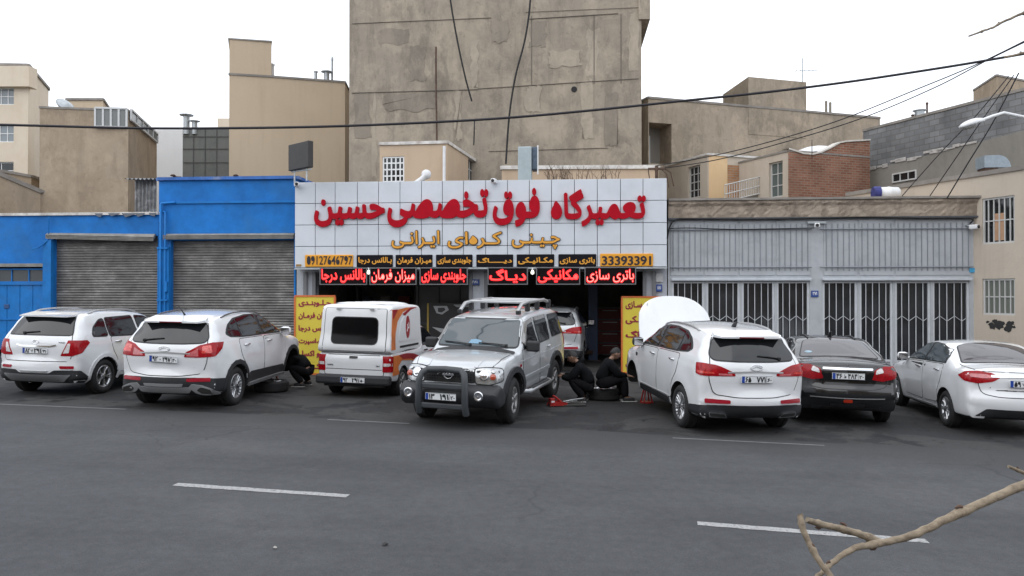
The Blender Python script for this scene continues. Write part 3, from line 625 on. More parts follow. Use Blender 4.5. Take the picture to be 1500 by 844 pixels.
vs = [p + Vector((0, 0, 3)) for p, h in fr] + [p + Vector((0, 0, h)) for p, h in fr] + [p + bk + Vector((0, 0, h)) for p, h in fr] + [p + bk + Vector((0, 0, 3)) for p, h in fr]; n = len(fr)
mb.add(vs, [(i, i + 1, n + i + 1, n + i) for i in range(n - 1)] + [(n + i, n + i + 1, 2 * n + i + 1, 2 * n + i) for i in range(n - 1)] + [(2 * n + i, 2 * n + i + 1, 3 * n + i + 1, 3 * n + i) for i in range(n - 1)]); mb.build('brick_wall', m_brick, rb_, world=True)
mb = MB(); of = -bk * .15
vs = [p + of + Vector((0, 0, h + .005)) for p, h in fr] + [p + of + Vector((0, 0, h + .06)) for p, h in fr] + [p + bk * 1.2 + Vector((0, 0, h + .06)) for p, h in fr] + [p + bk * 1.2 + Vector((0, 0, h + .005)) for p, h in fr]
mb.add(vs, [(i, i + 1, n + i + 1, n + i) for i in range(n - 1)] + [(n + i, n + i + 1, 2 * n + i + 1, 2 * n + i) for i in range(n - 1)] + [(3 * n + i, 3 * n + i + 1, i + 1, i) for i in range(n - 1)]); mb.build('parapet_cap', mat('pale parapet cap', (.6, .57, .53), .8, var=.2, vs=3), rb_, world=True)
mb = MB(); mb.lathe([(.55, 0), (.5, .12), (.3, .24), (.05, .3)], n=18, M=Matrix.Translation(Vector((*XY(1200, bz(1200) + 1.2), HT(225, bz(1200) + 1.2)))) @ Matrix.Diagonal((1.6, 1, 1, 1)))
tag(mb.build('roof_dome', white_metal), 'white rounded cover lying behind the wavy brick parapet', 'roof cover')
# blockwork building and the stucco building running away from the street on the right
def wdir(d): v = CR * -sin(R(22)) + CD * cos(R(22)); return v * d
n0 = Vector((*XY(1560, 22.6), 0)); n1 = Vector((*XY(1265, 29.8), 0)); hb = 8.5; hbm = HT(247, 29.8)
pr = Vector(((n1 - n0).y, -(n1 - n0).x, 0)).normalized() * 9
if pr.x < 0: pr = -pr
bw = bld('blockwork_building', 'long grey concrete block wall building on the right above the stucco house', [tuple(n1.xy), tuple(n0.xy), tuple((n0 + pr).xy), tuple((n1 + pr).xy)], hb, m_block, cat='building', coping=m_cap, cop=(.03, .06))
k = MB(); dd = -pr.normalized() * .03; k.prism([tuple((n1 + dd).xy), tuple((n0 + dd).xy), tuple(n0.xy), tuple(n1.xy)], -1, [hbm - .12, hbm + .25, hbm + .25, hbm - .12]); k.build('render_base', m_grey, bw, world=True)
rr_ = random.Random(4)
for i in range(14):                                                                           # mortar lumps left along the seam
    k = MB(); t_ = (i + rr_.uniform(.1, .9)) / 14 * .62; c = n1.lerp(n0, t_) + dd * 1.6; k.box((c.x, c.y, hbm - .1 + .37 * t_ + rr_.uniform(-.03, .1)), (rr_.uniform(.15, .6), .03, rr_.uniform(.05, .16)), math.atan2((n0 - n1).y, (n0 - n1).x), bev=.02); k.build('mortar_patch', mat('pale mortar', (.42, .4, .38), .95, var=.2), bw, world=True)

w_a = n1.lerp(n0, .19) + dd * 2; w_b = n1.lerp(n0, .33) + dd * 2
window_unit(bw, tuple(w_a.xy), tuple(w_b.xy), (0, (w_b - w_a).length, HT(266, 28), HT(252, 28)), 3, 1, wgrey, depth=0)
q0, q1, q2 = XY(1427, 36), XY(1461, 33.5), XY(1540, 35.2); bld('penthouse', 'tan stair penthouse on the roof at the far right', [q0, q1, q2, (q0[0] + q2[0] - q1[0], q0[1] + q2[1] - q1[1])], HT(110, 33.5), m_conc2, coping=m_cap, cop=(.03, .05))
for px, a_, b_, r_, lab in ((1338, 167, 178, .05, 'small bent vent pipe, leftmost above the block wall'), (1348, 160, 175, .17, 'fat white capped flue above the block wall'), (1359, 149, 170, .035, 'tall thin hooked pipe above the block wall')): vent_pipe(px, a_, b_, 28.2, r_, lab, 1.4, galv if r_ > .1 else rust)
s0 = Vector((*XY(1433, 20.95), 0)); sdir = wdir(1).to_3d(); sN = s0 - sdir * 3.2; sF = s0 + sdir * 4.6; hs = HT(257, 20.95)
def sz(px): k = (px - 750) / FPX; v = sN; 
L_ = (sN - sF).length
ops = [(L_ - 3.2 - .0 + .12, L_ - 3.2 + 1.02, HT(356, 20.2), HT(287, 20.2)), (L_ - 3.2 + .12, L_ - 3.2 + 1.02, HT(462, 20.2), HT(408, 20.2))]
su = bld('stucco_building', 'beige stucco building with barred windows and soot marks at the right edge', [tuple(sF.xy), tuple(sN.xy), (sN.x + 8, sN.y + 3), (sF.x + 8, sF.y + 3)], [hs + .0, hs + .0, hs, hs], m_beige, ops={0: ops}, coping=m_cap, cop=(.05, .09))
for i, op in enumerate(ops):
    f = window_unit(su, tuple(sF.xy), tuple(sN.xy), op, 6, 2, wgrey, glass if i == 0 else mat('grey green glass', (.14, .15, .13), .2), depth=.06)
mb = MB(); ax = sF.lerp(sN, 0); pv = (sN - sF).normalized(); nv = Vector((pv.y, -pv.x, 0))
c = sF + pv * (L_ - 3.2 + .57) - nv * .066; mb.box((c.x, c.y, HT(331, 20.2)), (.3, .005, .72), math.atan2(pv.y, pv.x)); mb.build('board_patch', mat('plywood', (.42, .25, .15), .8, var=.15), su, world=True)
mso = mat('soot', (.03, .03, .03), .95)
mb = MB(); r_ = random.Random(11)
for i in range(15):
    cx = L_ - 3.2 + .25 + r_.uniform(0, .75); cz = HT(478, 20) + r_.uniform(-.12, .12); c = sF + pv * cx + nv * (.003 + .0004 * i) + Vector((0, 0, cz)); rad = r_.uniform(.05, .13); nn = 12
    ring = [c + pv * rad * r_.uniform(.6, 1.25) * cos(2 * pi * j / nn) + Vector((0, 0, rad * .8 * r_.uniform(.6, 1.25) * sin(2 * pi * j / nn))) for j in range(nn)]; mb.add(ring, [tuple(range(nn))])
mb.build('soot_stain', mso, su, world=True)
mb = MB(); c = sF + pv * 1.2; 
dk = thing('cooler_duct', 'grey blue curved sheet metal cooler duct on the stucco roof', 'duct', atz(1457, 247, 22.5)); dk.scale = (.72,) * 3; mb = MB()
pf = [(-.55, 0), (-.55, .48)] + [(-.05 + .52 * sin(R(q)), .0 + .5 * cos(R(q))) for q in range(0, 95, 10)]
mb.prism(pf, -.35, .35, T=Matrix.Rotation(R(90), 4, 'X')); mb.build('duct', mat('duct sheet', (.27, .32, .36), .5, metal=.3, var=.15), dk)
mb = MB(); mb.box((-.25, 0, -.06), (.5, .6, .12)); mb.build('duct_foot', rust, dk)
# white water tank with a blue tarpaulin on the grey shop's roof
wt = thing('water_tank', 'white plastic water tank lying on the roof with blue tarpaulin', 'water tank', atz(1302, 289.5, 22.7)); wt.scale = (.62, .62, .62); mb = MB()
mb.lathe([(.02, -.52), (.2, -.5), (.27, -.42), (.29, -.05), (.305, -.03), (.305, .03), (.29, .05), (.27, .42), (.2, .5), (.02, .52)], c=(0, 0, .22), axis='X', n=24); mb.build('tank', white_metal, wt)
mb = MB(); r_ = random.Random(2); P_ = [(-.62 + .12 * i, .02 + .0 * i) for i in range(4)]
mb.lathe([(.29, -.72), (.33, -.6), (.31, -.5), (.33, -.42)], c=(0, 0, .22), axis='X', n=14); mb.build('tarpaulin', mat('blue tarpaulin', (.03, .035, .17), .7, var=.4, vs=8), wt)

# ---------------------------------------------------------------- the other side of the street, behind the viewer (unseen, added for reflections in paint and glass)
m_opp = [plaster('opposite stone', (.34, .29, .23), (.46, .4, .32), (.4, .35, .28), .4, .3), plaster('opposite brick render', (.28, .2, .15), (.36, .27, .2), (.32, .24, .18), .4, .3)]
for i, (x0, x1, h, lab) in enumerate(((-34, -21, 9, 'unseen stone faced building across the street, far left of the viewer'), (-20, -8, 13, 'unseen tall brown building across the street, left of the viewer'), (-7, 6, 8, 'unseen low stone faced building across the street behind the viewer'), (7, 20, 12, 'unseen tall brown building across the street, right of the viewer'), (21, 36, 9.5, 'unseen stone faced building across the street, far right of the viewer'))):
    yq = -15 - .19 * (x0 + x1) / 2 * .5; pl = [(x1, yq), (x0, yq), (x0, yq - 10), (x1, yq - 10)]; L_ = x1 - x0; ops = [(u_, u_ + 1.5, z_, z_ + 1.5) for u_ in [1 + k * 2.8 for k in range(int((L_ - 2) / 2.8))] for z_ in [3.6 + q * 3.1 for q in range(int((h - 4) / 3.1))]]
    ob = bld('unseen_opposite_building', lab, pl, h, m_opp[i % 2], ops={0: ops}, t=.3, group='unseen buildings added across the street')
    k = MB()
    for o in ops: k.quad((x1 - o[0], yq - .28, o[2]), (x1 - o[1], yq - .28, o[2]), (x1 - o[1], yq - .28, o[3]), (x1 - o[0], yq - .28, o[3]))
    k.build('window_panes', glass, ob, world=True)
# ================================================================ the row of shops (front plane y = FY)
FY = 22.0
def X_(px, Y=FY): return at(px, 430, Y).x
def Z_(py, px=750, Y=FY): return at(px, py, Y).z
m_blue = mat('blue wall paint', (.010, .155, .49), .6, spec=.25, var=.24, vs=1.6, bump=.25, bs=6, dirt=((.03, .15, .36), .7, 1.1))
m_blue2 = mat('blue door paint', (.011, .17, .5), .55, spec=.25, var=.18, vs=3, dirt=((.05, .13, .3), .7, 1.6))
def shutter_mat():
    m, t, b = _bsdf('dirty shutter steel'); N = t.nodes.new; L = t.links.new; b.inputs['Roughness'].default_value = .55; b.inputs['Metallic'].default_value = .35
    c = N('ShaderNodeTexCoord'); k = N('ShaderNodeMapping'); k.inputs['Scale'].default_value = (.8, 1, 1.5); L(c.outputs['Object'], k.inputs[0])
    n = N('ShaderNodeTexNoise'); n.inputs['Scale'].default_value = 1.3; n.inputs['Detail'].default_value = 9; n.inputs['Roughness'].default_value = .75; n.inputs['Distortion'].default_value = .15; L(k.outputs[0], n.inputs['Vector'])
    r = N('ShaderNodeValToRGB'); e = r.color_ramp.elements; e[0].position = .34; e[0].color = (.10, .096, .092, 1); e[1].position = .74; e[1].color = (.40, .395, .385, 1)
    x = e.new(.52); x.color = (.18, .172, .163, 1); L(n.outputs['Fac'], r.inputs[0])
    k2 = N('ShaderNodeMapping'); k2.inputs['Scale'].default_value = (.2, 1, 26); L(c.outputs['Object'], k2.inputs[0]); n2 = N('ShaderNodeTexNoise'); n2.inputs['Scale'].default_value = 1; n2.inputs['Detail'].default_value = 3; L(k2.outputs[0], n2.inputs['Vector'])
    r2 = N('ShaderNodeValToRGB'); r2.color_ramp.elements[0].position = .3; r2.color_ramp.elements[0].color = (.6, .6, .6, 1); r2.color_ramp.elements[1].position = .7; r2.color_ramp.elements[1].color = (1.15, 1.15, 1.15, 1); L(n2.outputs['Fac'], r2.inputs[0])
    q = N('ShaderNodeMix'); q.data_type = 'RGBA'; q.blend_type = 'MULTIPLY'; q.inputs['Factor'].default_value = 1; L(r.outputs[0], q.inputs['A']); L(r2.outputs[0], q.inputs['B']); L(q.outputs['Result'], b.inputs['Base Color']); return m
m_shut = shutter_mat(); m_hood = mat('shutter hood', (.23, .225, .21), .6, metal=.2, var=.3, vs=3)
def roller(parent, x0, x1, z1, y):
    mb = MB(); z0 = gz((x0 + x1) / 2) - .1; H = z1 - z0; n = int(H / .078); pts = []
    for i in range(n * 5 + 1):
        f = i / 5 % 1; pts.append((z0 + H * i / (n * 5), -.018 * sin(pi * min(1, f / .82)) if f < .82 else .004))
    vs = [(x, y + d, z) for z, d in pts for x in (x0, x1)]
    mb.add(vs, [(2 * i, 2 * i + 1, 2 * i + 3, 2 * i + 2) for i in range(len(pts) - 1)], smooth=False); return mb.build('roller_shutter', m_shut, parent, world=True)
def hood(parent, x0, x1, z, y, r, sag=0):
    mb = MB(); K = 10; pr = [(-r, -r * .55), (-r * 1.0, r * .1), (-r * .75, r * .55), (-.05, r * .75), (.05, r * .75)]
    for j, (dy, dz) in enumerate(pr): mb.v += [Vector((x0 + (x1 - x0) * i / K, y + dy, z + dz + sag * (i / K) * (1 if j < 3 else .6))) for i in range(K + 1)]
    m = K + 1
    for j in range(len(pr) - 1):
        for i in range(K): mb.f.append((j * m + i, j * m + i + 1, (j + 1) * m + i + 1, (j + 1) * m + i)); mb.mi.append(0); mb.sm.append(False)
    for i in (0, K): mb.add([mb.v[j * m + i] for j in range(len(pr))], [tuple(range(len(pr)))])
    for k in range(1, 4):
        zz = z - r * .55 + k * r * .28; mb.tube([(x0, y - r - .006, zz), ((x0 + x1) / 2, y - r - .006, zz + sag * .5), (x1, y - r - .006, zz + sag)], .012, 4)
    return mb.build('shutter_hood', m_hood, parent, world=True)
# ---- low blue shop
xa, xb, xc, xd = X_(-330), X_(66), X_(78), X_(231)
zl = Z_(314, 120); zh = Z_(262, 330)
lo = [(xa, FY), (X_(232), FY), (X_(232), FY + 8), (xa, FY + 8)]
ops = [(X_(-12) - xa, X_(64) - xa, -1.5, Z_(391, 30)), (xc - xa, xd - xa, -1.5, Z_(346, 150))]
blo = bld('blue_shop', 'lower blue painted shop with a blue steel door and one roller shutter', lo, zl, m_blue, ops={0: ops}, coping=m_tin, cop=(.06, .05))
roller(blo, xc, xd, Z_(345, 150), FY + .16); hood(blo, X_(71), X_(228), Z_(346, 150), FY, .14, -.09)
dz = Z_(416, 30)
mb = MB(); z0 = gz(xa); x0, x1 = X_(-12), X_(64); ym = FY + .12
for i in range(4): c = x0 + (x1 - x0) * (i + .5) / 4; mb.box((c, ym, (z0 + dz) / 2), ((x1 - x0) / 4 - .012, .05, dz - z0 - .02), bev=.01)
mb.box(((x0 + x1) / 2, ym - .03, dz), (x1 - x0, .06, .06)); mb.box(((x0 + x1) / 2, ym - .03, Z_(468, 30)), (x1 - x0, .05, .04)); mb.build('steel_door', m_blue2, blo, world=True)
p = at(10, 449, ym - .03); mb = MB(); mb.box(p, (.16, .03, .13), bev=.01); mb.build('door_plate', mat('dark blue steel', (.02, .07, .2), .5), blo, world=True)
f = window_unit(blo, (x0, ym), (x1, ym), (0, x1 - x0, dz + .03, Z_(393, 30)), 3, 1, m_blue2, mat('dusty dark glass', (.06, .07, .075), .3), depth=0, name='transom')
mb = MB(); mb.box(((x0 + x1) / 2, FY - .01, Z_(391, 30) + .05), (x1 - x0 + .1, .06, .1)); mb.build('lintel', m_hood, blo, world=True)
mb = MB(); mb.box((X_(72), FY - .05, Z_(440, 72)), (X_(78) - X_(66), .12, Z_(352, 72) - Z_(528, 72))); mb.build('pilaster', m_blue2, blo, world=True)
mb = MB(); mb.tube([(X_(74), FY - .1, Z_(318, 72)), (X_(74), FY - .1, Z_(352, 72)), (X_(62), FY - .18, Z_(364, 62)), (X_(52), FY - .16, Z_(365, 50))], .018, 5); mb.build('conduit', m_blue2, blo, world=True)
mb = MB(); mb.box((X_(-10), FY - .03, zl - .22), (.1, .01, .1)); r_ = random.Random(8)
for i in range(5):                                                                            # torn strips of roofing felt over the edge
    cx = X_(140) + i * .42; w = r_.uniform(.2, .45); mb.add([(cx, FY - .068, zl + .02), (cx + w, FY - .068, zl + .02), (cx + w * .8, FY - .085, zl - r_.uniform(.02, .1)), (cx + w * .3, FY - .085, zl - r_.uniform(.05, .14))], [(0, 3, 2, 1)])
mb.build('felt_edge', mat('felt', (.12, .13, .15), .95), blo, world=True)
# ---- high blue shop
xe, xf = X_(250), X_(433)
hi = [(X_(232.3), FY), (xf, FY), (xf, FY + 8), (X_(232.3), FY + 8)]; xh = X_(232.3)
bhi = bld('blue_shop', 'taller blue painted shop with a wide bleached roller shutter beside the sign', hi, zh, m_blue, ops={0: [(xe - xh, xf - xh - .05, -1.5, Z_(352, 340))]}, coping=mat('blue coping', (.03, .13, .42), .6, var=.3, vs=2, dirt=((.4, .42, .45), .8, 1.5)), cop=(.09, .06))
roller(bhi, xe, xf - .05, Z_(351, 340), FY + .16); hood(bhi, X_(242), X_(432), Z_(347, 340), FY, .13)
mb = MB(); zz = Z_(296, 340); mb.box(((X_(255) + xf) / 2, FY - .02, zz), (xf - X_(255), .05, .07)); mb.build('string_course', m_blue2, bhi, world=True)
mb = MB(); mb.box((X_(241), FY - .04, Z_(450, 240)), (X_(249.5) - X_(233), .1, Z_(364, 240) - Z_(540, 240))); mb.build('pilaster', m_blue2, bhi, world=True)
mb = MB()
mb.tube([(X_(258), FY - .06, Z_(297, 245)), (X_(239), FY - .07, Z_(298, 240)), (X_(238), FY - .11, Z_(300, 240)), (X_(238), FY - .13, Z_(530, 240))], .035, 7)
mb.tube([(X_(236), FY - .05, Z_(310, 240)), (X_(243), FY - .07, Z_(311, 240)), (X_(244.5), FY - .11, Z_(314, 240)), (X_(244.5), FY - .13, Z_(530, 240))], .028, 6)
for y_ in (364, 440, 466): mb.box((X_(241), FY - .12, Z_(y_, 240)), (.32, .07, .05))
mb.box((X_(247), FY - .12, Z_(420, 240)), (.06, .1, .3)); mb.build('drain_pipe', m_blue2, bhi, world=True)
mb = MB()
for px in (253, 345): c = at(px, 258.5, FY - .05); mb.lathe([(.02, 0), (.09, .02), (.05, .06), (.01, .07)], c, n=8); mb.tube([c, c + Vector((.25, 0, -.02))], .02, 4)
mb.build('roof_rag', rust, bhi, world=True)
# ---- back of a light box sign on the blue roof
lbx = thing('light_box', 'back of a tilted black light box sign on the blue roof', 'light box', atz(440, 262, 21.0), R(-38)); mb = MB()
mb.box((0, 0, .62), (1.0, .16, .72), bev=.02); mb.build('case', mat('black sheet metal', (.03, .028, .028), .6, var=.2), lbx)
mb = MB()
for x in (-.3, .3): mb.tube([(x, 0, -.08), (x, 0, .28)], .025, 6)
mb.tube([(-.45, .0, .24), (.55, -.02, .2)], .02, 5); mb.build('bracket', galv, lbx)

# ================================================================ the repair shop with the big sign
m_pier = mat('pale shopfront paint', (.42, .44, .48), .6, var=.12, vs=3, dirt=((.2, .2, .2), .7, 3))
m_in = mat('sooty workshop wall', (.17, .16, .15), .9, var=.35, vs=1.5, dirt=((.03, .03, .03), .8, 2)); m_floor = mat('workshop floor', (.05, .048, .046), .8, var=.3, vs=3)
gx0, gx1 = X_(434.5), X_(977); gd = 6.0
shp = thing('repair_shop', 'car repair shop with two dark open bays below the big sign', 'shop', ((gx0 + gx1) / 2, FY, gz((gx0 + gx1) / 2)))
mb = MB(); zt_ = Z_(270); zo = Z_(398)
ops = [(X_(463) - gx0, X_(690) - gx0, -1.5, zo), (X_(712) - gx0, X_(944) - gx0, -1.5, zo)]
mb.wall((gx0, FY), (gx1, FY), -1, zt_, ops, .25); mb.build('front_wall', m_pier, shp, world=True)
mb = MB(); a_, b_, yb = gx0 + .05, gx1 - .05, FY + gd
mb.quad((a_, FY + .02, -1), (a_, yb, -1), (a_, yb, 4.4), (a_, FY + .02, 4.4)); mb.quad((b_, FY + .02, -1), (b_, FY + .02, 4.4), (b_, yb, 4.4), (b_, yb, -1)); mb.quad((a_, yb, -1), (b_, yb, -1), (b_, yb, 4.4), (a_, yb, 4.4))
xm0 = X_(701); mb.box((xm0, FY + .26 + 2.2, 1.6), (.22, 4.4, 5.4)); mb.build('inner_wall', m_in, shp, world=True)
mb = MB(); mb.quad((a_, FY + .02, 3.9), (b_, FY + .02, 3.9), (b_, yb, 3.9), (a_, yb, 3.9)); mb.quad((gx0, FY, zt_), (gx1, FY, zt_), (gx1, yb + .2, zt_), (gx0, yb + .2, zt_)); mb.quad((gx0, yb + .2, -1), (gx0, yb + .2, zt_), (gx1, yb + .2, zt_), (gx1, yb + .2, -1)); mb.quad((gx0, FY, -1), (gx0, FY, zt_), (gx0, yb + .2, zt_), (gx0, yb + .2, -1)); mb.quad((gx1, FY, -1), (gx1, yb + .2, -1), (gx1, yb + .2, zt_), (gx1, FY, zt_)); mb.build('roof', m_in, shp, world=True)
mb = MB(); mb.v += [Vector(v) for v in ((a_, FY + .02, gz(a_) + .1), (b_, FY + .02, gz(b_) + .1), (b_, yb, gz(b_) + .1), (a_, yb, gz(a_) + .1), (a_, FY + .02, gz(a_) - .1), (b_, FY + .02, gz(b_) - .1))]
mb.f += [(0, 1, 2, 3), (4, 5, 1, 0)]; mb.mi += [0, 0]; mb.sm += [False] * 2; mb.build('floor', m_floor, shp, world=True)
for px in (448, 461, 690, 712, 944, 958): x = X_(px); mb = MB(); mb.box((x, FY - .04, (Z_(398) + gz(x)) / 2 - .1), (.1, .08, Z_(398) - gz(x) + .2)); mb.build('jamb', mat('grey steel jamb', (.16, .165, .175), .5, var=.15), shp, world=True)
# folded glazed partition and grey board in the left bay
mb = MB(); xg = X_(590); xg2 = X_(690); 
for i in range(4): mb.box((xg + (xg2 - xg) * i / 3, FY + 2.1, 1.6), (.07, .07, 3.1))
for z in (1.25, 3.1): mb.box(((xg + xg2) / 2, FY + 2.1, z), (xg2 - xg, .06, .07))
f = mb.build('partition_frame', mat('dark alu', (.08, .085, .09), .5), shp, world=True)
mb = MB(); mb.quad((xg, FY + 2.14, 1.25), (xg2, FY + 2.14, 1.25), (xg2, FY + 2.14, 3.1), (xg, FY + 2.14, 3.1)); mb.build('partition_panel', mat('smoked grey board', (.06, .065, .07), .35, var=.15, vs=2), f, world=True)
mb = MB(); mb.box(((xg + xg2) / 2, FY + 2.2, .62), (xg2 - xg, .1, 1.15)); mb.build('partition_base', mat('olive board', (.1, .095, .06), .7, var=.2), f, world=True)
# poster of a car front standing in the left bay
ps = thing('poster', 'dark printed banner with a pale car headlight in the left bay', 'poster', (X_(655), FY + 1.2, gz(0) + .1)); pw, ph = 1.5, 1.7
mb = MB(); mb.box((0, 0, ph / 2 + .1), (pw, .04, ph)); mb.build('banner', mat('dark banner', (.018, .018, .02), .4), ps)
mb = MB(); T = facing((0, -.022, .1)); 
def flat(mb, pts, T, d=.003, m=0): mb.add([T @ Vector((x, y, d)) for x, y in pts], [tuple(range(len(pts)))], m)
for pts in ([(-.62, 1.62), (-.2, 1.62), (-.14, 1.5), (-.35, 1.36), (-.52, 1.4)], [(.0, 1.66), (.7, 1.68), (.6, 1.6), (.1, 1.58)], [(-.66, .98), (-.1, .9), (.2, .76), (-.4, .82)]): flat(mb, pts, T)
mb.build('print', mat('pale print', (.45, .46, .47), .5), ps); mb = MB(); flat(mb, [(-.48, 1.56), (-.28, 1.57), (-.24, 1.5), (-.36, 1.42), (-.47, 1.44)], T, .006); mb.build('print', mat('dark print', (.05, .05, .055), .5), ps)
mb = MB(); mb.box((-pw / 2 - .03, -.02, ph / 2 + .1), (.06, .06, ph), bev=.01); mb.build('edge_post', mat('ochre post', (.4, .28, .06), .6), ps)
# shelf and tyres at the back
shf = thing('shelf', 'dark shelf of boxes at the back of the left bay', 'shelf', (X_(520), FY + 4.0, .1)); mb = MB()
for x in (-1, 1): mb.box((x, 0, 1.2), (.06, .5, 2.4))
for z in (.3, 1.0, 1.7, 2.35): mb.box((0, 0, z), (2.0, .5, .04))
mb.build('rack', mat('shelf steel', (.05, .05, .055), .6), shf); r_ = random.Random(5)
for i, (c, cn) in enumerate((((.2, .05, .03), 'red'), ((.12, .12, .13), 'grey'), ((.16, .1, .05), 'brown'), ((.05, .06, .09), 'navy'), ((.18, .17, .15), 'pale'), ((.14, .03, .02), 'dark red'))):
    mb = MB(); w = .28 + .05 * (i % 3); mb.box((0, 0, .15), (w, .3, .3 - .03 * (i % 2)), bev=.015)
    o = mb.build('carton', mat('carton ' + cn, c, .8), None); o.location = (X_(520) - .7 + (i % 3) * .65, FY + 3.98, .1 + (1.02 if i < 3 else 1.72) + (.02 - .015 * (i % 2) if 0 else 0)); tag(o, f'{cn} carton on the {"lower" if i < 3 else "upper"} board of the dark shelf in the left bay', 'box')
cb = thing('tool_cabinet', 'grey tool cabinet deep inside the right bay', 'cabinet', (X_(905), FY + 4.9, .05)); mb = MB(); mb.box((0, 0, .85), (.9, .5, 1.7), bev=.01); mb.build('case', mat('cabinet grey', (.14, .15, .16), .5), cb)
for i in range(4): mb = MB(); mb.box((0, -.26, .25 + i * .4), (.82, .02, .36), bev=.006); d_ = mb.build('drawer', mat('cabinet red', (.22, .03, .025), .45), cb); mb = MB(); mb.box((0, -.285, .36 + i * .4), (.5, .03, .025)); mb.build('handle', galv, d_)
lf = thing('lift_post', 'dark blue car lift post inside the right bay', 'lift post', (X_(872), FY + 2.6, .05)); mb = MB(); mb.box((0, 0, 1.6), (.3, .34, 3.2), bev=.015); mb.build('column', mat('lift blue', (.03, .05, .11), .5, var=.2), lf); mb = MB(); mb.box((-.25, -.3, .3), (.5, .14, .12), .6); mb.build('arm', rust, lf); mb = MB(); mb.box((0, 0, .02), (.5, .6, .05)); mb.build('base_plate', rust, lf)
# ---------------------------------------------------------------- the sign
SY = 21.62
def SX(px): return at(px, 430, SY).x
def SZ(py, px=705): return at(px, py, SY).z
sx0, sx1 = SX(432), SX(977); sz0, sz1 = SZ(391.5), SZ(264)
sg = thing('shop_sign', 'wide white panelled shop sign with big red Persian lettering', 'sign', ((sx0 + sx1) / 2, FY - .01, sz0))
mb = MB(); mb.box(((sx0 + sx1) / 2, (SY + FY) / 2 + .02, (sz0 + sz1) / 2), (sx1 - sx0, FY - SY - .06, sz1 - sz0)); mb.build('backing', mat('sign joint black', (.03, .032, .036), .7), sg, world=True)
mb = MB(); mb2 = MB(); xs_ = [432] + [462 + i * 30.9 for i in range(9)] + [462 + 8 * 30.9 + i * 33.2 for i in range(1, 8)] + [943.5, 977]
xs_ = [432, 462, 491, 523.5, 554.5, 586, 617.5, 648, 679, 711.5, 743.5, 775.5, 808, 841.5, 875, 909, 942, 977]; ys_ = [264, 296, 328, 360, 391.5]
for i in range(17):
    for j in range(4):
        x0, x1 = SX(xs_[i]), SX(xs_[i + 1]); z1, z0 = SZ(ys_[j]), SZ(ys_[j + 1]); mb.box(((x0 + x1) / 2, SY, (z0 + z1) / 2), (x1 - x0 - .015, .05, z1 - z0 - .015), bev=.006)
mb.build('panel', mat('white sign panel', (.6, .635, .685), .35, var=.05, vs=1.2, dirt=((.45, .47, .5), .5, .8)), sg, world=True)
SF = SY - .026
def word(par, name, s, x0, x1, y0, y1, m, bold, depth, y=None, rtl=True, back=.002, lab=None, h=True):
    y = SF if y is None else y; f = (lambda px: at(px, 430, y).x); g = (lambda py: at((x0 + x1) / 2, py, y).z)
    T = facing(((f(x0) + f(x1)) / 2, y, (g(y0) + g(y1)) / 2)); mb = text_mb(s, f(x1) - f(x0), (g(y0) - g(y1)) if h else None, bold, depth, rtl, T, back=back)
    o = mb.build(name, m, par, world=True)
    if lab: o['label'] = lab
    return o
m_red = mat('red sign letter', (.40, .003, .014), .55, spec=.12, var=.12, vs=4); m_or = mat('orange sign letter', (.72, .33, .035), .4, var=.1, vs=5); m_ol = mat('dark letter edge', (.025, .018, .02), .5)
for s, x0, x1, y0, y1 in (('تعمیرگاه', 807, 946, 277, 332), ('فوق', 722, 791, 276, 332.5), ('تخصصی', 568, 715.5, 278, 333), ('حسین', 461, 564, 292, 332.5)):
    word(sg, 'red_word', s, x0, x1, y0, y1, m_red, (.024, .048), .08, y=SF, back=.002)
for s, x0, x1, y0, y1 in (('چـیـنـی', 749, 821, 341.5, 366), ('کـره‌ای', 655, 736, 338.5, 365), ('ایـرانـی', 573, 645, 337, 365)):
    w = word(sg, 'orange_word', s, x0, x1, y0, y1, m_ol, (.05, .05), .03); word(sg, 'orange_word_face', s, x0 + 1, x1 - 1, y0 + 1, y1 - 1, m_or, (.012, .016), .05)
for px in (648.5, 743.5): word(sg, 'comma', '،', px - 1.8, px + 1.8, 350, 358, m_ol, (.03, .03), .03)
m_bxo = mat('orange plate', (.75, .33, .02), .4, var=.05); m_bxk = mat('black plate', (.006, .006, .01), .4, spec=.15)
m_trim = mat('bronze plate edge', (.3, .18, .06), .5)
def plate(x0, x1, y0, y1, m, s, tm, rtl, bold, mx_, my_):
    X0, X1 = SX(x0), SX(x1); Z0, Z1 = SZ(y1), SZ(y0); mb = MB(); mb.box(((X0 + X1) / 2, SF - .02, (Z0 + Z1) / 2), (X1 - X0, .045, Z1 - Z0), bev=.03); o = mb.build('name_plate', m, sg, world=True)
    word(o, 'lettering', s, x0 + mx_, x1 - mx_, y0 + my_, y1 - my_, tm, bold, .012, y=SF - .043, rtl=rtl)
m_navy = mat('plate black digit', (.015, .012, .02), .5)
plate(447.5, 518, 372.5, 390.5, m_bxo, '09127646797', m_navy, False, (.008, .004), 2, 2.6); plate(879, 956.5, 372.5, 391, m_bxo, '33393391', m_navy, False, (.03, .015), 2.6, 2.6)
BX = [(523, 576, 'بـالانس درجا'), (580, 634, 'میـزان فرمان'), (639, 692.5, 'جلوبندی سازی'), (698, 752, 'دیـــــاگ'), (757, 812, 'مکـانیـکی'), (818, 873.5, 'باتری سازی')]
for i, (x0, x1, s) in enumerate(BX): plate(x0, x1, 373, 391, m_bxk, s, m_or, True, (.03, .035), 2, 3.6 if i != 3 else 4.5)
mb = MB(); mb.box((SX(438), SF - .012, SZ(388)), (.15, .02, .06)); mb.build('maker_plate', m_trim, sg, world=True)
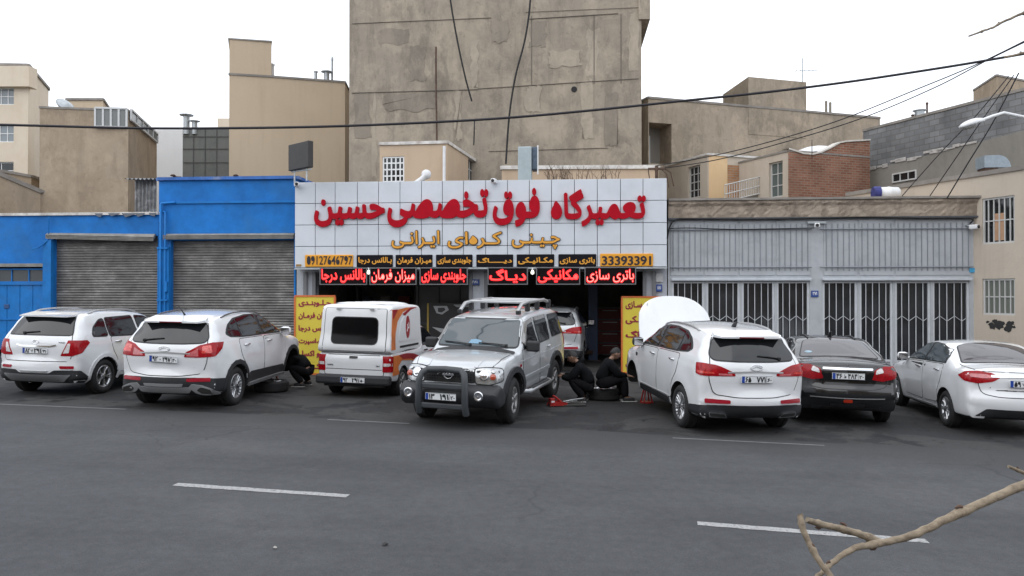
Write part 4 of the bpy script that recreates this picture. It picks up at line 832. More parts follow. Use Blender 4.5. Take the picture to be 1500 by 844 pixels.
mb = MB(); mb.box(((sx0 + sx1) / 2, SY - .01, sz0 - .03), (sx1 - sx0, .09, .05)); mb.build('lower_trim', galv, sg, world=True)
# ---------------------------------------------------------------- six LED boxes under it
LY = 21.5
def led(x0, x1, s, core, lab, y1=416.5):
    X0, X1 = at(x0, 430, LY).x, at(x1, 430, LY).x; Z0, Z1 = at(700, y1, LY).z, at(700, 392.5, LY).z; o = thing('led_sign', lab, 'LED sign', ((X0 + X1) / 2, LY, Z0), 0, 'LED signs under the shop sign')
    mb = MB(); mb.box(((X0 + X1) / 2, LY + .06, (Z0 + Z1) / 2), (X1 - X0, .1, Z1 - Z0)); mb.build('case', mat('LED panel black', (.007, .003, .004), .5, spec=.12), o, world=True)
    mb = MB(); e = .025
    for (cx, cz, w, h) in (((X0 + X1) / 2, Z0, X1 - X0 + e, e), ((X0 + X1) / 2, Z1, X1 - X0 + e, e), (X0, (Z0 + Z1) / 2, e, Z1 - Z0 - e), (X1, (Z0 + Z1) / 2, e, Z1 - Z0 - e)): mb.box((cx, LY + .05, cz), (w, .14, h))
    mb.build('frame', mat('LED frame', (.2, .2, .21), .4, metal=.5), o, world=True)
    word(o, 'lit_lettering', s, x0 + 1.6, x1 - 1.6, 393.8, y1 - 1.6, mat('red LED glow', (.3, .01, .01), .5, emit=(1, .012, .018), es=1.5), (.036, .042), .004, y=LY + .008)
    word(o, 'lit_core', s, x0 + 2.7, x1 - 2.7, 395.2, y1 - 3, mat('LED core ' + core, (.3, .05, .05), .5, emit=(1, .07, .06) if core == 'red' else (1, .34, .28), es=1.35), (-.008, -.008), .006, y=LY + .002)
for a_, b_, s, c, lab in ((469, 537, 'بالانس درجا', 'red', 'leftmost red LED sign, above the left yellow board'), (542, 609.5, 'میزان فرمان', 'pale', 'pale lettered LED sign in the middle of the left bay'), (615.5, 684.5, 'جلوبندی سازی', 'red', 'red LED sign at the right end of the left bay'), (715, 772.5, 'دیـاگ', 'red', 'short red LED sign at the left end of the right bay'), (786, 849, 'مکانیکی', 'red', 'red LED sign in the middle of the right bay'), (857, 931, 'باتری سازی', 'pale', 'pale lettered LED sign at the right end of the right bay')): led(a_, b_, s, c, lab)
for px, lab in ((540, 'small lit bulb between the two left LED signs'), (780, 'small lit bulb beside the short LED sign')):
    o = thing('bulb', lab, 'bulb', at(px, 399, LY)); mb = MB(); mb.lathe([(.01, -.06), (.045, -.04), (.05, 0), (.03, .05), (.02, .06)], n=10); mb.build('glass_bulb', mat('lit bulb', (.8, .8, .7), .4, emit=(1, .95, .75), es=1.5), o); mb = MB(); mb.cyl((0, 0, .055), .02, .08, n=8); mb.build('socket', white_metal, o)
m_bplq = mat('blue enamel plaque', (.03, .07, .26), .35); m_wp = mat('white enamel', (.75, .76, .78), .4)
def plaque(name, lab, px, py, w, h, Y, s=None, m=m_bplq, grp=None):
    o = thing(name, lab, 'plaque', at(px, py, Y), 0, grp); mb = MB(); mb.box((0, 0, 0), (w, .02, h), bev=.006); mb.build('plate', m, o)
    if s: text_mb(s, w * .6, h * .5, (.03, .03), .004, True, facing((0, -.011, .01))).build('number', m_wp, o)
plaque('house_number', 'blue house number plaque on the pier between the bays', 695.5, 413.5, .26, .16, FY - .05, '۱۸۴'); plaque('house_number', 'blue house number plaque on the pier beside the gate', 965.5, 422, .17, .2, FY - .05, '۱۸۸')
plaque('notice_plate', 'pale notice plate on the pier below the right end of the sign', 965, 407, .24, .24, FY - .05, m=mat('pale notice', (.5, .5, .5), .6, var=.2, vs=20))
# ---------------------------------------------------------------- security cameras
def bullet(lab, p, rz, arm=True):
    o = thing('security_camera', lab, 'camera', p, rz, 'security cameras on the fronts'); mb = MB(); mb.box((0, -.12, 0), (.14, .24, .13), bev=.035); mb.build('housing', white_metal, o)
    mb = MB(); mb.lathe([(.045, 0), (.045, .02), (.03, .03)], (0, -.24, 0), 'Y', 14, M=Matrix.Translation((0, -.235, 0)) @ Matrix.Rotation(pi / 2, 4, 'X')); mb.build('lens', black_plastic, o)
    mb = MB(); mb.tube([(0, 0, .02), (0, .07, .06), (0, .13, .06)], .025, 6); mb.build('bracket', galv, o)
bullet('white security camera at the top left corner of the sign', at(434, 271, SY - .05), R(20)); bullet('white security camera on the top edge of the sign, above the lettering', at(725, 266, SY - .05), R(-10))

# ================================================================ the grey shop with barred gates
m_gm = mat('pale grey gate paint', (.41, .43, .455), .5, var=.1, vs=1.5, dirt=((.23, .25, .28), .6, 2.2)); m_rod = mat('grey steel rod', (.22, .24, .27), .5)
m_crumb = plaster('crumbling brick band', (.2, .165, .135), (.36, .295, .235), (.44, .37, .3), 1.6, .35, patch=.75, bump=.5, contrast=1)
wx0, wx1 = X_(978.5), X_(1432); z317 = Z_(318, 1200); z292 = Z_(293, 1200)
gsb = thing('gated_shop', 'grey steel fronted shop with barred glass gates and a crumbling brick band', 'shop', ((wx0 + wx1) / 2, FY, gz((wx0 + wx1) / 2)))
gates = [(984, 1032), (1035.5, 1082), (1085.5, 1134), (1138, 1185), (1207, 1258), (1261, 1306), (1311, 1361.5), (1365.5, 1418)]
gates = [(984, 1032), (1034.5, 1084), (1086.5, 1135), (1137.5, 1186), (1205, 1256), (1259, 1308), (1311, 1363), (1366, 1420)]
zg = Z_(412, 1200); ops = [(X_(a) - wx0, X_(b) - wx0, -1.6, zg) for a, b in gates]
mb = MB(); mb.wall((wx0, FY), (wx1, FY), -1.5, z317, ops, .12); mb.build('steel_front', m_gm, gsb, world=True)
mb = MB(); yb = FY + 5.1
mb.quad((wx0, FY, -1.5), (wx0, FY, z292), (wx0, yb, z292), (wx0, yb, -1.5)); mb.quad((wx1, FY, -1.5), (wx1, yb, -1.5), (wx1, yb, z292), (wx1, FY + .02, z292)); mb.quad((wx0, FY + .05, z292 - .02), (wx1, FY + .05, z292 - .02), (wx1, yb, z292 - .02), (wx0, yb, z292 - .02)); mb.quad((wx0, yb, -1.5), (wx0, yb, z292), (wx1, yb, z292), (wx1, yb, -1.5)); mb.build('shell', m_conc2, gsb, world=True)
mb = MB(); r_ = random.Random(21); n = 90; rows = 6; L = wx1 - wx0; vs = []
for j in range(rows + 1):
    for i in range(n + 1):
        ed = 1 if 0 < j < rows else .4; vs.append((wx0 + L * i / n, FY - .08 - r_.uniform(0, .03) * ed - (.05 if j in (rows, rows - 1) else 0), z317 + (z292 - z317) * j / rows + (r_.uniform(-.02, .02) if 0 < j < rows else 0)))
mb.add(vs, [(j * (n + 1) + i, j * (n + 1) + i + 1, (j + 1) * (n + 1) + i + 1, (j + 1) * (n + 1) + i) for j in range(rows) for i in range(n)])
mb.quad(vs[0], (wx0, FY + .01, z317), (wx1, FY + .01, z317), vs[n]); mb.build('brick_band', m_crumb, gsb, world=True)
mb = MB(); K = 40; tp = [(wx0 + L * i / K, r_.uniform(-.02, .03)) for i in range(K + 1)]
for i in range(K): a_, b_ = tp[i], tp[i + 1]; mb.prism([(a_[0], FY - .2 + a_[1]), (b_[0], FY - .2 + b_[1]), (b_[0], FY + .3), (a_[0], FY + .3)], z292, [z292 + .05 + a_[1], z292 + .05 + b_[1]] * 2 if 0 else z292 + .06)
mb.build('coping', m_cap, gsb, world=True)
mb = MB(); mb.box(((wx0 + wx1) / 2, FY - .07, z317 - .03), (L, .12, .05)); mb.build('gutter_angle', mat('dark angle steel', (.07, .075, .085), .6, var=.3), gsb, world=True)
# ribbed upper sheets and rods
secs = [(982, 1030), (1032, 1081), (1083, 1135), (1137, 1187), (1206, 1256), (1258, 1309), (1311, 1422)]
mb = MB(); zt, zb = Z_(322, 1200), Z_(404, 1200)
for a, b in secs: mb.box(((X_(a) + X_(b)) / 2, FY - .012, (zt + zb) / 2), (X_(b) - X_(a) - .015, .02, zt - zb - .02), bev=.006)
mb.build('sheet_panel', m_gm, gsb, world=True)
mb = MB()
for a, b in secs:
    n = max(5, round((b - a) / 8.3))
    for i in range(n): x = X_(a + (b - a) * (i + .5) / n); mb.box((x, FY - .045, (Z_(328, 1200) + Z_(397, 1200)) / 2), (.016, .02, Z_(328, 1200) - Z_(397, 1200)))
for y_ in (336, 391.5):
    for a, b in ((981, 1188), (1200, 1424)): mb.tube([(X_(a), FY - .07, Z_(y_, 1200)), (X_(b), FY - .07, Z_(y_, 1200))], .018, 6)
mb.build('rib_rods', m_rod, gsb, world=True)
mb = MB()
for a, b in ((983, 1187), (1204, 1421)): mb.box(((X_(a) + X_(b)) / 2, FY - .06, zg + .05), (X_(b) - X_(a), .13, .07), bev=.01)
mb.build('gate_lintel', mat('pale gate head', (.5, .53, .57), .5, var=.1), gsb, world=True)
m_bar = mat('white gate bar', (.54, .56, .59), .5, var=.08)
gl_ = mat('dark gate glass', (.026, .028, .032), .1, spec=.5, var=.6, vs=1.4)
for k, (a, b) in enumerate(gates):
    x0, x1 = X_(a), X_(b); z0 = gz(x0) - .05; y = FY + .05; zc = Z_(470, 1200); mb = MB()
    for x in (x0 + .03, x1 - .03): mb.box((x, y, (z0 + zg) / 2), (.06, .05, zg - z0))
    for z in (zg - .03, z0 + .55, z0 + .08): mb.box(((x0 + x1) / 2, y, z), (x1 - x0 - .12, .045, .05))
    if k == 4: mb.box(((x0 + x1) / 2, y, Z_(496, 1230)), (x1 - x0 - .12, .045, .05))
    g_ = mb.build('gate', m_bar, gsb, world=True); mb = MB(); n = 5
    xs2 = [x0 + (x1 - x0) * i / n for i in range(n + 1)]
    for x in xs2[1:-1]: mb.box((x, y - .02, (z0 + zg) / 2), (.017, .02, zg - z0 - .1))
    for i in range(n): zz = (0.0, .14); mb.tube([(xs2[i], y - .035, zc + zz[i % 2]), (xs2[i + 1], y - .035, zc + zz[(i + 1) % 2])], .008, 4)
    mb.build('grille', m_bar, g_, world=True)
    mb = MB(); mb.quad((x0 + .01, y + .035, z0 + .55), (x1 - .01, y + .035, z0 + .55), (x1 - .01, y + .035, zg), (x0 + .01, y + .035, zg)); mb.build('glass', gl_, g_, world=True)
    mb = MB(); mb.box(((x0 + x1) / 2, y + .03, z0 + .3), (x1 - x0 - .02, .02, .56)); mb.build('kick_panel', m_gm, g_, world=True)
plaque('house_number', 'blue and white house number plaque on the pier between the gates', 1193.5, 430.5, .2, .18, FY - .02, '۱۷۲'); plaque('notice_plate', 'bright blue sticker high on the right end pier of the grey front', 1427, 396, .26, .12, FY - .02, m=mat('cyan sticker', (.06, .36, .62), .5, var=.4, vs=25))
bullet('white security camera on a bracket over the middle pier of the grey front', at(1197, 331, FY - .12), R(-15)); bullet('white security camera at the right end of the grey front', at(1421, 333, FY - .12), R(30))
mb = MB(); mb.box((0, .06, .1), (.5, .1, .06)); o = mb.build('camera_bracket', galv); o.location = at(1197, 331, FY - .12); tag(o, 'rusty steel bracket behind the middle security camera', 'bracket')
cable('front_cable', [at(1421, 328, FY - .1), at(1420, 320, FY - .12), at(1350, 319.5, FY - .15), at(1270, 318, FY - .15), at(1200, 319.5, FY - .15), at(1100, 321, FY - .15), at(1010, 320.5, FY - .15), at(990, 322, FY - .15), at(981, 333, FY - .15), at(977.5, 350, FY - .15)], .022, 'black cable sagging along the top of the grey steel front')
cable('front_cable', [at(981, 335, FY - .12), at(1010, 334, FY - .1), at(1080, 336, FY - .1), at(1193, 334, FY - .12)], .014, 'thin black cable along the upper rod of the grey front')
# evaporative cooler with a duct behind the sign
ev = thing('air_cooler', 'evaporative cooler with a pale duct on the roof behind the sign', 'air cooler', atz(774, 268, 24)); mb = MB(); mb.box((-.1, 0, .45), (.42, .5, 1.3), bev=.03); mb.build('duct', mat('pale duct sheet', (.36, .42, .44), .5, metal=.2, var=.1), ev)
mb = MB(); mb.box((.2, .1, .75), (.16, .5, .7), bev=.02); mb.build('cooler_box', mat('dark cooler', (.07, .1, .14), .6, var=.4, vs=9), ev)
mb = MB(); mb.box((.3, -.1, .7), (.04, .05, .9)); mb.build('bracket', white_metal, ev)
# dry weeds on the roof parapet
for i, px in enumerate((811, 838, 868, 893, 822)):
    mb = MB(); r_ = random.Random(px); p = at(px, 266, 24.5)
    for k in range(14):
        a = r_.uniform(-1, 1); h = r_.uniform(.2, .6); q = p + Vector((r_.uniform(-.35, .35), r_.uniform(-.2, .2), 0)); e = q + Vector((a * .25, 0, h)); mb.tube([q, q.lerp(e, .5) + Vector((a * -.05, 0, .02)), e], [.008, .006, .003], 4)
        mb.tube([q.lerp(e, .6), q.lerp(e, .6) + Vector((r_.uniform(-.15, .15), 0, .15))], .004, 3)
    tag(mb.build('dry_weed', mat('dry stem', (.12, .085, .06), .9), None), ['leftmost tuft of dry weeds behind the sign top', 'bare dry weed tuft behind the sign, third from the left', 'bare dry weed tuft behind the sign, second from the right', 'rightmost tuft of dry weeds behind the sign top', 'bare dry weed tuft behind the sign, second from the left'][i], 'weed', 'dry weeds on the roof edge')
fl = thing('flood_lamp', 'white round flood lamp on a stub behind the sign, before the beige house', 'lamp', at(616, 266, 23)); mb = MB(); mb.tube([(-.2, 0, -.1), (.05, 0, .08), (.16, 0, .2)], .09, 8); mb.build('arm', white_metal, fl); mb = MB(); mb.lathe([(.03, -.06), (.14, -.04), (.15, .04), (.1, .07)], (.17, 0, .22), 'Y', 14); mb.build('lamp_head', white_metal, fl)
# service pole with wires at the right end of the sign
sp_ = thing('service_pole', 'short dark service pole with wires at the sign right end', 'pole', at(962, 268, 23)); mb = MB(); mb.tube([(0, 0, -.4), (0, 0, .5)], .05, 7); mb.build('post', rust, sp_); mb = MB()
mb.box((0, 0, .42), (.5, .06, .06)); mb.tube([(-.25, 0, .42), (-.2, 0, .1), (-.25, 0, -.2)], .015, 4); mb.tube([(.2, 0, .45), (.42, 0, .3), (.5, 0, -.1)], .018, 4); mb.tube([(.1, 0, .45), (.3, 0, .25), (.36, 0, -.15)], .012, 4); mb.build('crossarm', rust, sp_)
# ================================================================ vehicles: a body lofted from its side profile, panels laid on it
def cr_closed(P, step=.06):
    """closed Catmull-Rom through rows of numbers, resampled"""
    n = len(P); out = []
    for i in range(n):
        p0, p1, p2, p3 = P[i - 1], P[i], P[(i + 1) % n], P[(i + 2) % n]
        d = math.dist(p1[:2], p2[:2]); k = max(1, int(d / step))
        d0 = max(math.dist(p0[:2], p1[:2]), 1e-4); d2 = max(math.dist(p2[:2], p3[:2]), 1e-4)
        for j in range(k):
            t = j / k; r = []
            for c in range(len(p1)):
                m1 = (p2[c] - p0[c]) / (d + d0) * d; m2 = (p3[c] - p1[c]) / (d + d2) * d
                if c > 1: r.append(p1[c] + (p2[c] - p1[c]) * t)
                else: r.append((2 * t ** 3 - 3 * t * t + 1) * p1[c] + (t ** 3 - 2 * t * t + t) * m1 + (-2 * t ** 3 + 3 * t * t) * p2[c] + (t ** 3 - t * t) * m2)
            out.append(r)
    return out
def lerp_t(tab, x):
    if x <= tab[0][0]: return tab[0][1]
    for (a, va), (b, vb) in zip(tab, tab[1:]):
        if x <= b:
            t = (x - a) / (b - a); t = t * t * (3 - 2 * t) * .5 + t * .5; return va + (vb - va) * t
    return tab[-1][1]
def shell(sil, hw, tumble, M=10, K=4, step=.06, flare=()):
    """sil rows (x, z, r, b); returns verts, faces of a closed smooth shell"""
    P = cr_closed(sil, step); n = len(P)
    T = []
    for i in range(n):
        a, b = P[i - 1], P[(i + 1) % n]; v = Vector((b[0] - a[0], b[1] - a[1])); T.append(v.normalized())
    N = [Vector((-t.y, t.x)) for t in T]
    NS = []
    for i in range(n):
        s = Vector((0, 0)); acc = 0
        for d in range(-8, 9):
            j = (i + d) % n; q = math.dist(P[i][:2], P[j][:2])
            if q < .26: s += N[j] * math.exp(-(q / .12) ** 2)
        NS.append(s.normalized())
    def w(x, z):
        v = lerp_t(hw, x) * lerp_t(tumble, z)
        for (cx, cz, R_, amt) in flare:
            q = math.hypot(x - cx, z - cz); v += amt * math.exp(-((q - R_) / .11) ** 2) if q > R_ else amt
        return v
    vs = []; ring = []
    for i in range(n):
        x, z, r, b = P[i]; nn = NS[i]; row = []
        side = []
        for k in range(K + 1):
            ph = k / K * pi / 2; d = b + r * (1 - cos(ph)); q = Vector((x, z)) - nn * d
            side.append((q, w(q.x, q.y) - r * (1 - sin(ph))))
        for q, y in reversed(side): row.append((q.x, y, q.y))
        y0 = side[0][1]
        for m in range(1, M):
            s = 1 - 2 * m / M; q = Vector((x, z)) - nn * (b * s * s); row.append((q.x, y0 * s, q.y))
        for q, y in side: row.append((q.x, -y, q.y))
        ring.append(row)
    C = len(ring[0]); vs = [p for row in ring for p in row]
    fs = [(i * C + k, i * C + k + 1, ((i + 1) % n) * C + k + 1, ((i + 1) % n) * C + k) for i in range(n) for k in range(C - 1)]
    loop = [Vector((ring[i][0][0], ring[i][0][2])) for i in range(n)]
    xs = [p.x for p in loop]; zs = [p.y for p in loop]; pts = list(loop); g = .075
    xx = min(xs) + g / 2
    while xx < max(xs):
        zz = min(zs) + g / 2
        while zz < max(zs):
            if min((Vector((xx, zz)) - p).length for p in loop) > g * .55: pts.append(Vector((xx, zz)))
            zz += g
        xx += g
    V, E, F, ov, oe, of = delaunay_2d_cdt(pts, [], [list(range(n))], 1, 1e-7)
    mp_ = {}
    for i, src in enumerate(ov):
        h = [q for q in src if q < n]; mp_[i] = h[0] if h else None
    for s_, base in ((1, 0), (-1, C - 1)):
        ix = {}
        for i, v in enumerate(V):
            if mp_[i] is not None: ix[i] = mp_[i] * C + base
            else: ix[i] = len(vs); vs.append((v.x, s_ * w(v.x, v.y), v.y))
        for f in F:
            a = sum(V[f[i]].x * V[f[(i + 1) % 3]].y - V[f[(i + 1) % 3]].x * V[f[i]].y for i in range(3))
            ff = [ix[q] for q in f]; fs.append(ff if (a < 0) == (s_ > 0) else ff[::-1])
    return [Vector(v) for v in vs], fs
def mesh_from(name, vs, fs, mats, smooth=True, ang=38):
    me = bpy.data.meshes.new(name); me.from_pydata([tuple(v) for v in vs], [], [tuple(f) for f in fs])
    bm = bmesh.new(); bm.from_mesh(me); bmesh.ops.recalc_face_normals(bm, faces=bm.faces[:]); bm.to_mesh(me); bm.free()
    for m in mats: me.materials.append(m)
    me.polygons.foreach_set('use_smooth', [smooth] * len(me.polygons)); me.update()
    if smooth: me.set_sharp_from_angle(angle=R(ang))
    return me
def cut_wheels(me, axles, yw, rad, depth=.34):
    cm = MB()
    for (x, z) in axles:
        for s_ in (1, -1):
            y0 = s_ * (yw - depth) if s_ > 0 else -(yw + .5)
            cm.lathe([(rad, 0), (rad, depth + .5)], M=Matrix.Translation((x, y0, z)) @ Matrix.Rotation(-pi / 2, 4, 'X'), n=36, smooth=False)
    o = bpy.data.objects.new('tmp', me); COL.objects.link(o); co = cm.build('cut', dark)
    bm = bmesh.new(); bm.from_mesh(co.data); bmesh.ops.remove_doubles(bm, verts=bm.verts[:], dist=1e-5); bmesh.ops.recalc_face_normals(bm, faces=bm.faces[:]); bm.to_mesh(co.data); bm.free()
    md = o.modifiers.new('b', 'BOOLEAN'); md.operation = 'DIFFERENCE'; md.object = co; md.solver = 'EXACT'; md.material_mode = 'TRANSFER'
    dg = bpy.context.evaluated_depsgraph_get(); r = bpy.data.meshes.new_from_object(o.evaluated_get(dg))
    bpy.data.objects.remove(o); bpy.data.objects.remove(co); r.set_sharp_from_angle(angle=R(38)); return r
def rnd(pts, r=.04, n=4):
    """round the corners of a closed outline (any dimension)"""
    P = [Vector(p) for p in pts]; out = []
    for i in range(len(P)):
        a, b, c = P[i - 1], P[i], P[(i + 1) % len(P)]; la, lc = (a - b).length, (c - b).length
        ra = min(r, la * .45); rc = min(r, lc * .45); p, q = b + (a - b) * ra / la, b + (c - b) * rc / lc
        for k in range(n + 1): t = k / n; out.append(p * (1 - t) ** 2 + b * 2 * t * (1 - t) + q * t * t)
    return out
def dens(P, step=.06):
    out = []
    for i in range(len(P)):
        a, b = P[i], P[(i + 1) % len(P)]; k = max(1, int((b - a).length / step)); out += [a + (b - a) * j / k for j in range(k)]
    return out
def grow(P, d):
    n = len(P); A = sum(P[i].x * P[(i + 1) % n].y - P[(i + 1) % n].x * P[i].y for i in range(n)); sg = 1 if A > 0 else -1; out = []
    for i in range(n):
        t = P[(i + 1) % n] - P[i - 1]; t = t.normalized() if t.length > 1e-9 else Vector((1, 0)); out.append(P[i] + Vector((t.y, -t.x)) * sg * d)
    return out
class Car:
    def __init__(s, name, label, cat, sil, hw, tumble, paint, axles, R_, flare=(), arch=None, group=None, yw=None, cut=True, M=10):
        s.root = thing(name, label, cat, (0, 0, 0), 0, group); s.paint = paint; s.hw = hw; s.R = R_; s.axles = axles
        s.L = max(p[0] for p in sil); s.W = max(h for _, h in hw)
        vs, fs = shell(sil, hw, tumble, flare=flare, M=M); me = mesh_from('body', vs, fs, [paint, black_plastic])
        for pg in me.polygons:
            if pg.normal.z < -.55 and pg.center.z < .5: pg.material_index = 1
        s.bvh = BVHTree.FromPolygons([tuple(v) for v in vs], [tuple(f) for f in fs])
        if cut: me = cut_wheels(me, [(x, z) for x, z in axles], s.W, arch or R_ + .06)
        s.body = link('body', me, None, s.root); s.body.name = 'body'
    def add_surface(s, vs, fs):
        """further solids that panels may be laid on"""
        pass
    def patch(s, name, pts, D, m, off=.004, parent=None, thick=.012, rr=.03, res=.055, gr=0, bvh=None, label=None, smooth=True):
        if isinstance(D, str): 
            k = D; D = {'L': (0, 1, 0), 'R': (0, -1, 0), 'B': (-1, 0, 0), 'F': (1, 0, 0), 'T': (0, 0, 1)}[k]
            pts = [Vector((p[0], 0, p[1])) if k in 'LR' else Vector((0, p[0], p[1])) if k in 'BF' else Vector((p[0], p[1], 0)) if len(p) == 2 else Vector(p) for p in pts]
        D = Vector(D).normalized(); pts = [Vector(p) for p in pts]
        u = Vector((1, 0, 0)) if abs(D.z) > .9 else Vector((0, 0, 1)).cross(D).normalized(); v = D.cross(u).normalized()
        c = Vector((s.L / 2, 0, .8)) if abs(D.x) < .5 else Vector((s.L / 2, 0, .8))
        P = [Vector(((p - c).dot(u), (p - c).dot(v))) for p in pts]
        if rr: P = rnd(P, rr)
        if gr: P = grow(P, gr)
        P = dens(P, res); n = len(P)
        xs = [p.x for p in P]; ys = [p.y for p in P]; Q = list(P); g = res * 1.15; yy = min(ys) + g / 2
        while yy < max(ys):
            xx = min(xs) + g / 2
            while xx < max(xs):
                if min((Vector((xx, yy)) - p).length for p in P) > g * .5: Q.append(Vector((xx, yy)))
                xx += g
            yy += g
        V, E, F, ov, oe, of = delaunay_2d_cdt(Q, [], [list(range(n))], 1, 1e-7)
        b = bvh or s.bvh; top = []; bot = []
        used = sorted({i for f in F for i in f}); ix = {k: i for i, k in enumerate(used)}
        for k in used:
            o = c + u * V[k].x + v * V[k].y + D * 4; h = b.ray_cast(o, -D)
            if h[0] is None: h = b.find_nearest(o - D * 3.2)
            nr = h[1]; nr = nr if nr.dot(D) > 0 else -nr
            nr = (nr + D * .35).normalized(); top.append(h[0] + nr * off); bot.append(h[0] - nr * thick)
        ff = []
        for f in F:
            a = sum(V[f[i]].x * V[f[(i + 1) % 3]].y - V[f[(i + 1) % 3]].x * V[f[i]].y for i in range(3)); t = tuple(ix[i] for i in f); ff.append(t if a > 0 else t[::-1])
        ed = {}
        for f in ff:
            for i in range(3): ed[(f[i], f[(i + 1) % 3])] = 1
        nu = len(used); mb = MB(); mb.add(top, ff, 0, smooth)
        rim = [(a, b_) for (a, b_) in ed if (b_, a) not in ed]; rv = {}
        vs = []; fr = []
        for a, b_ in rim: k = len(vs); vs += [top[a], top[b_], bot[b_], bot[a]]; fr.append((k + 1, k, k + 3, k + 2))
        mb.add(vs, fr, 0, False)
        o = mb.build(name, m, parent or s.root)
        if label: o['label'] = label
        return o
    def band(s, name, line, w, D, m, off=.004, parent=None, rr=0, **k):
        """a strip of width w along a polyline in the D plane"""
        L_ = [Vector(p) for p in line]; n = len(L_); A = []; B = []
        for i in range(n):
            t = (L_[min(i + 1, n - 1)] - L_[max(i - 1, 0)]).normalized(); nn = Vector((-t.y, t.x)) if len(t) == 2 else None
            A.append(L_[i] + nn * w / 2); B.append(L_[i] - nn * w / 2)
        return s.patch(name, [tuple(p) for p in A + B[::-1]], D, m, off, parent, rr=rr, **k)
    def surf(s, p, D):
        D = Vector(D).normalized(); h = s.bvh.ray_cast(Vector(p) + D * 4, -D)
        return (h[0], h[1]) if h[0] else (Vector(p), D)
    def place(s, local, world, heading, pitch=0, lift=0, roll=0):
        f = CR * sin(R(heading)) + CD * cos(R(heading)); up = Vector((-GS, 0, 1)).normalized(); f = (f - up * f.dot(up)).normalized(); l = up.cross(f)
        M = Matrix((f, l, up)).transposed().to_4x4() @ Matrix.Rotation(-pitch, 4, 'Y') @ Matrix.Rotation(roll, 4, 'X')
        off = M @ Vector(local); s.root.rotation_euler = M.to_euler(); s.root.location = Vector(world) - off + up * lift
# ---- wheels
m_rim = mat('alloy rim', (.5, .51, .53), .3, metal=.85, var=.12); m_rimd = mat('dull alloy rim', (.3, .3, .3), .45, metal=.6, var=.2); m_disc = mat('brake disc', (.06, .058, .055), .6, metal=.4)
_wc = {}
def wheel_meshes(R_, wd, spokes, style, rr):
    key = (R_, wd, spokes, style, rr)
    if key in _wc: return _wc[key]
    MY = Matrix.Rotation(-pi / 2, 4, 'X'); h = wd / 2
    def tmp(mb, n, m): o = mb.build(n, m); me = o.data; bpy.data.objects.remove(o); return me
    hub = MB(); hub.lathe([(.03, -h * .6), (rr * .8, -h * .6), (rr * .8, h * .3), (.03, h * .3)], M=MY, n=24)
    ty = MB(); sh = R_ - rr
    ty.lathe([(rr, -h * .82), (rr + sh * .3, -h), (rr + sh * .72, -h * .98), (R_ - .012, -h * .8), (R_, -h * .55), (R_, h * .55), (R_ - .012, h * .8), (rr + sh * .72, h * .98), (rr + sh * .3, h), (rr, h * .82), (rr - .01, h * .6), (rr - .01, -h * .6), (rr, -h * .82)], M=MY, n=40, caps=False)
    for k in range(60):
        a = 2 * pi * k / 60
        for yy, tw in ((-.32, .1), (.32, -.1)): ty.box(0, (.022, h * .5, .012), M=Matrix.Rotation(a, 4, 'Y') @ Matrix.Translation((0, yy * h * 1.2, R_ + .001)) @ Matrix.Rotation(tw * 3, 4, 'Z'))
    rm = MB(); rm.lathe([(rr + .008, h * .72), (rr + .006, h * .86), (rr - .012, h * .88), (rr - .03, h * .74), (rr - .035, -h * .2), (rr - .03, -h * .2)], M=MY, n=40, caps=False)
    rm.lathe([(.001, h * .8), (.045, h * .8), (.06, h * .7), (.062, h * .35), (.001, h * .35)], M=MY, n=20, caps=False)
    for k in range(spokes):
        a0 = 2 * pi * k / spokes
        for da in ((0,) if style != 'twin' else (-.17, .17)):
            a = a0; wi, wo = (.034, .05) if style == 'fat' else (.02, .03); r0, r1 = .05, rr - .018
            rows = []
            for t in (0, .35, .7, 1):
                r_ = r0 + (r1 - r0) * t; ang = a + da * t; w = wi + (wo - wi) * t; y = h * (.78 - .1 * math.sin(pi * t) + .03 * t)
                c = Vector((sin(ang) * r_, y, cos(ang) * r_)); tn = Vector((cos(ang), 0, -sin(ang)))
                rows.append([c - tn * w * .5, c - tn * w * .28 + Vector((0, .012, 0)), c + tn * w * .28 + Vector((0, .012, 0)), c + tn * w * .5, c + tn * w * .5 - Vector((0, .04, 0)), c - tn * w * .5 - Vector((0, .04, 0))])
            rm.add([p for r in rows for p in r], [(i * 6 + j, i * 6 + (j + 1) % 6, (i + 1) * 6 + (j + 1) % 6, (i + 1) * 6 + j) for i in range(3) for j in range(6)])
    _wc[key] = (tmp(hub, 'wheel', m_disc), tmp(ty, 'tyre', black_rubber), rm, key); 
    q = bpy.data.meshes; me = tmp(rm, 'rim', m_rim); _wc[key] = (_wc[key][0], _wc[key][1], me); return _wc[key]
def fix_normals(me):
    bm = bmesh.new(); bm.from_mesh(me); bmesh.ops.recalc_face_normals(bm, faces=bm.faces[:]); bm.to_mesh(me); bm.free()
def wheels(car, R_, wd, track, spokes=5, style='fat', rr=None, skip=(), rimmat=None, steer=0):
    rr = rr or R_ * .64
    for ia, (x, z) in enumerate(car.axles):
        for s_ in (1, -1):
            if (ia, s_) in skip: continue
            a, b, c = wheel_meshes(R_, wd, spokes, style, rr); w = link('wheel', a, None, car.root)
            w.location = (x, s_ * (track - wd / 2), R_); w.rotation_euler = (0, random.uniform(0, 6), (0 if s_ > 0 else pi) + (steer if ia == 1 else 0))
            link('tyre', b, None, w); r = link('rim', c, None, w)
            if rimmat: r.material_slots[0].link = 'OBJECT'; r.material_slots[0].material = rimmat
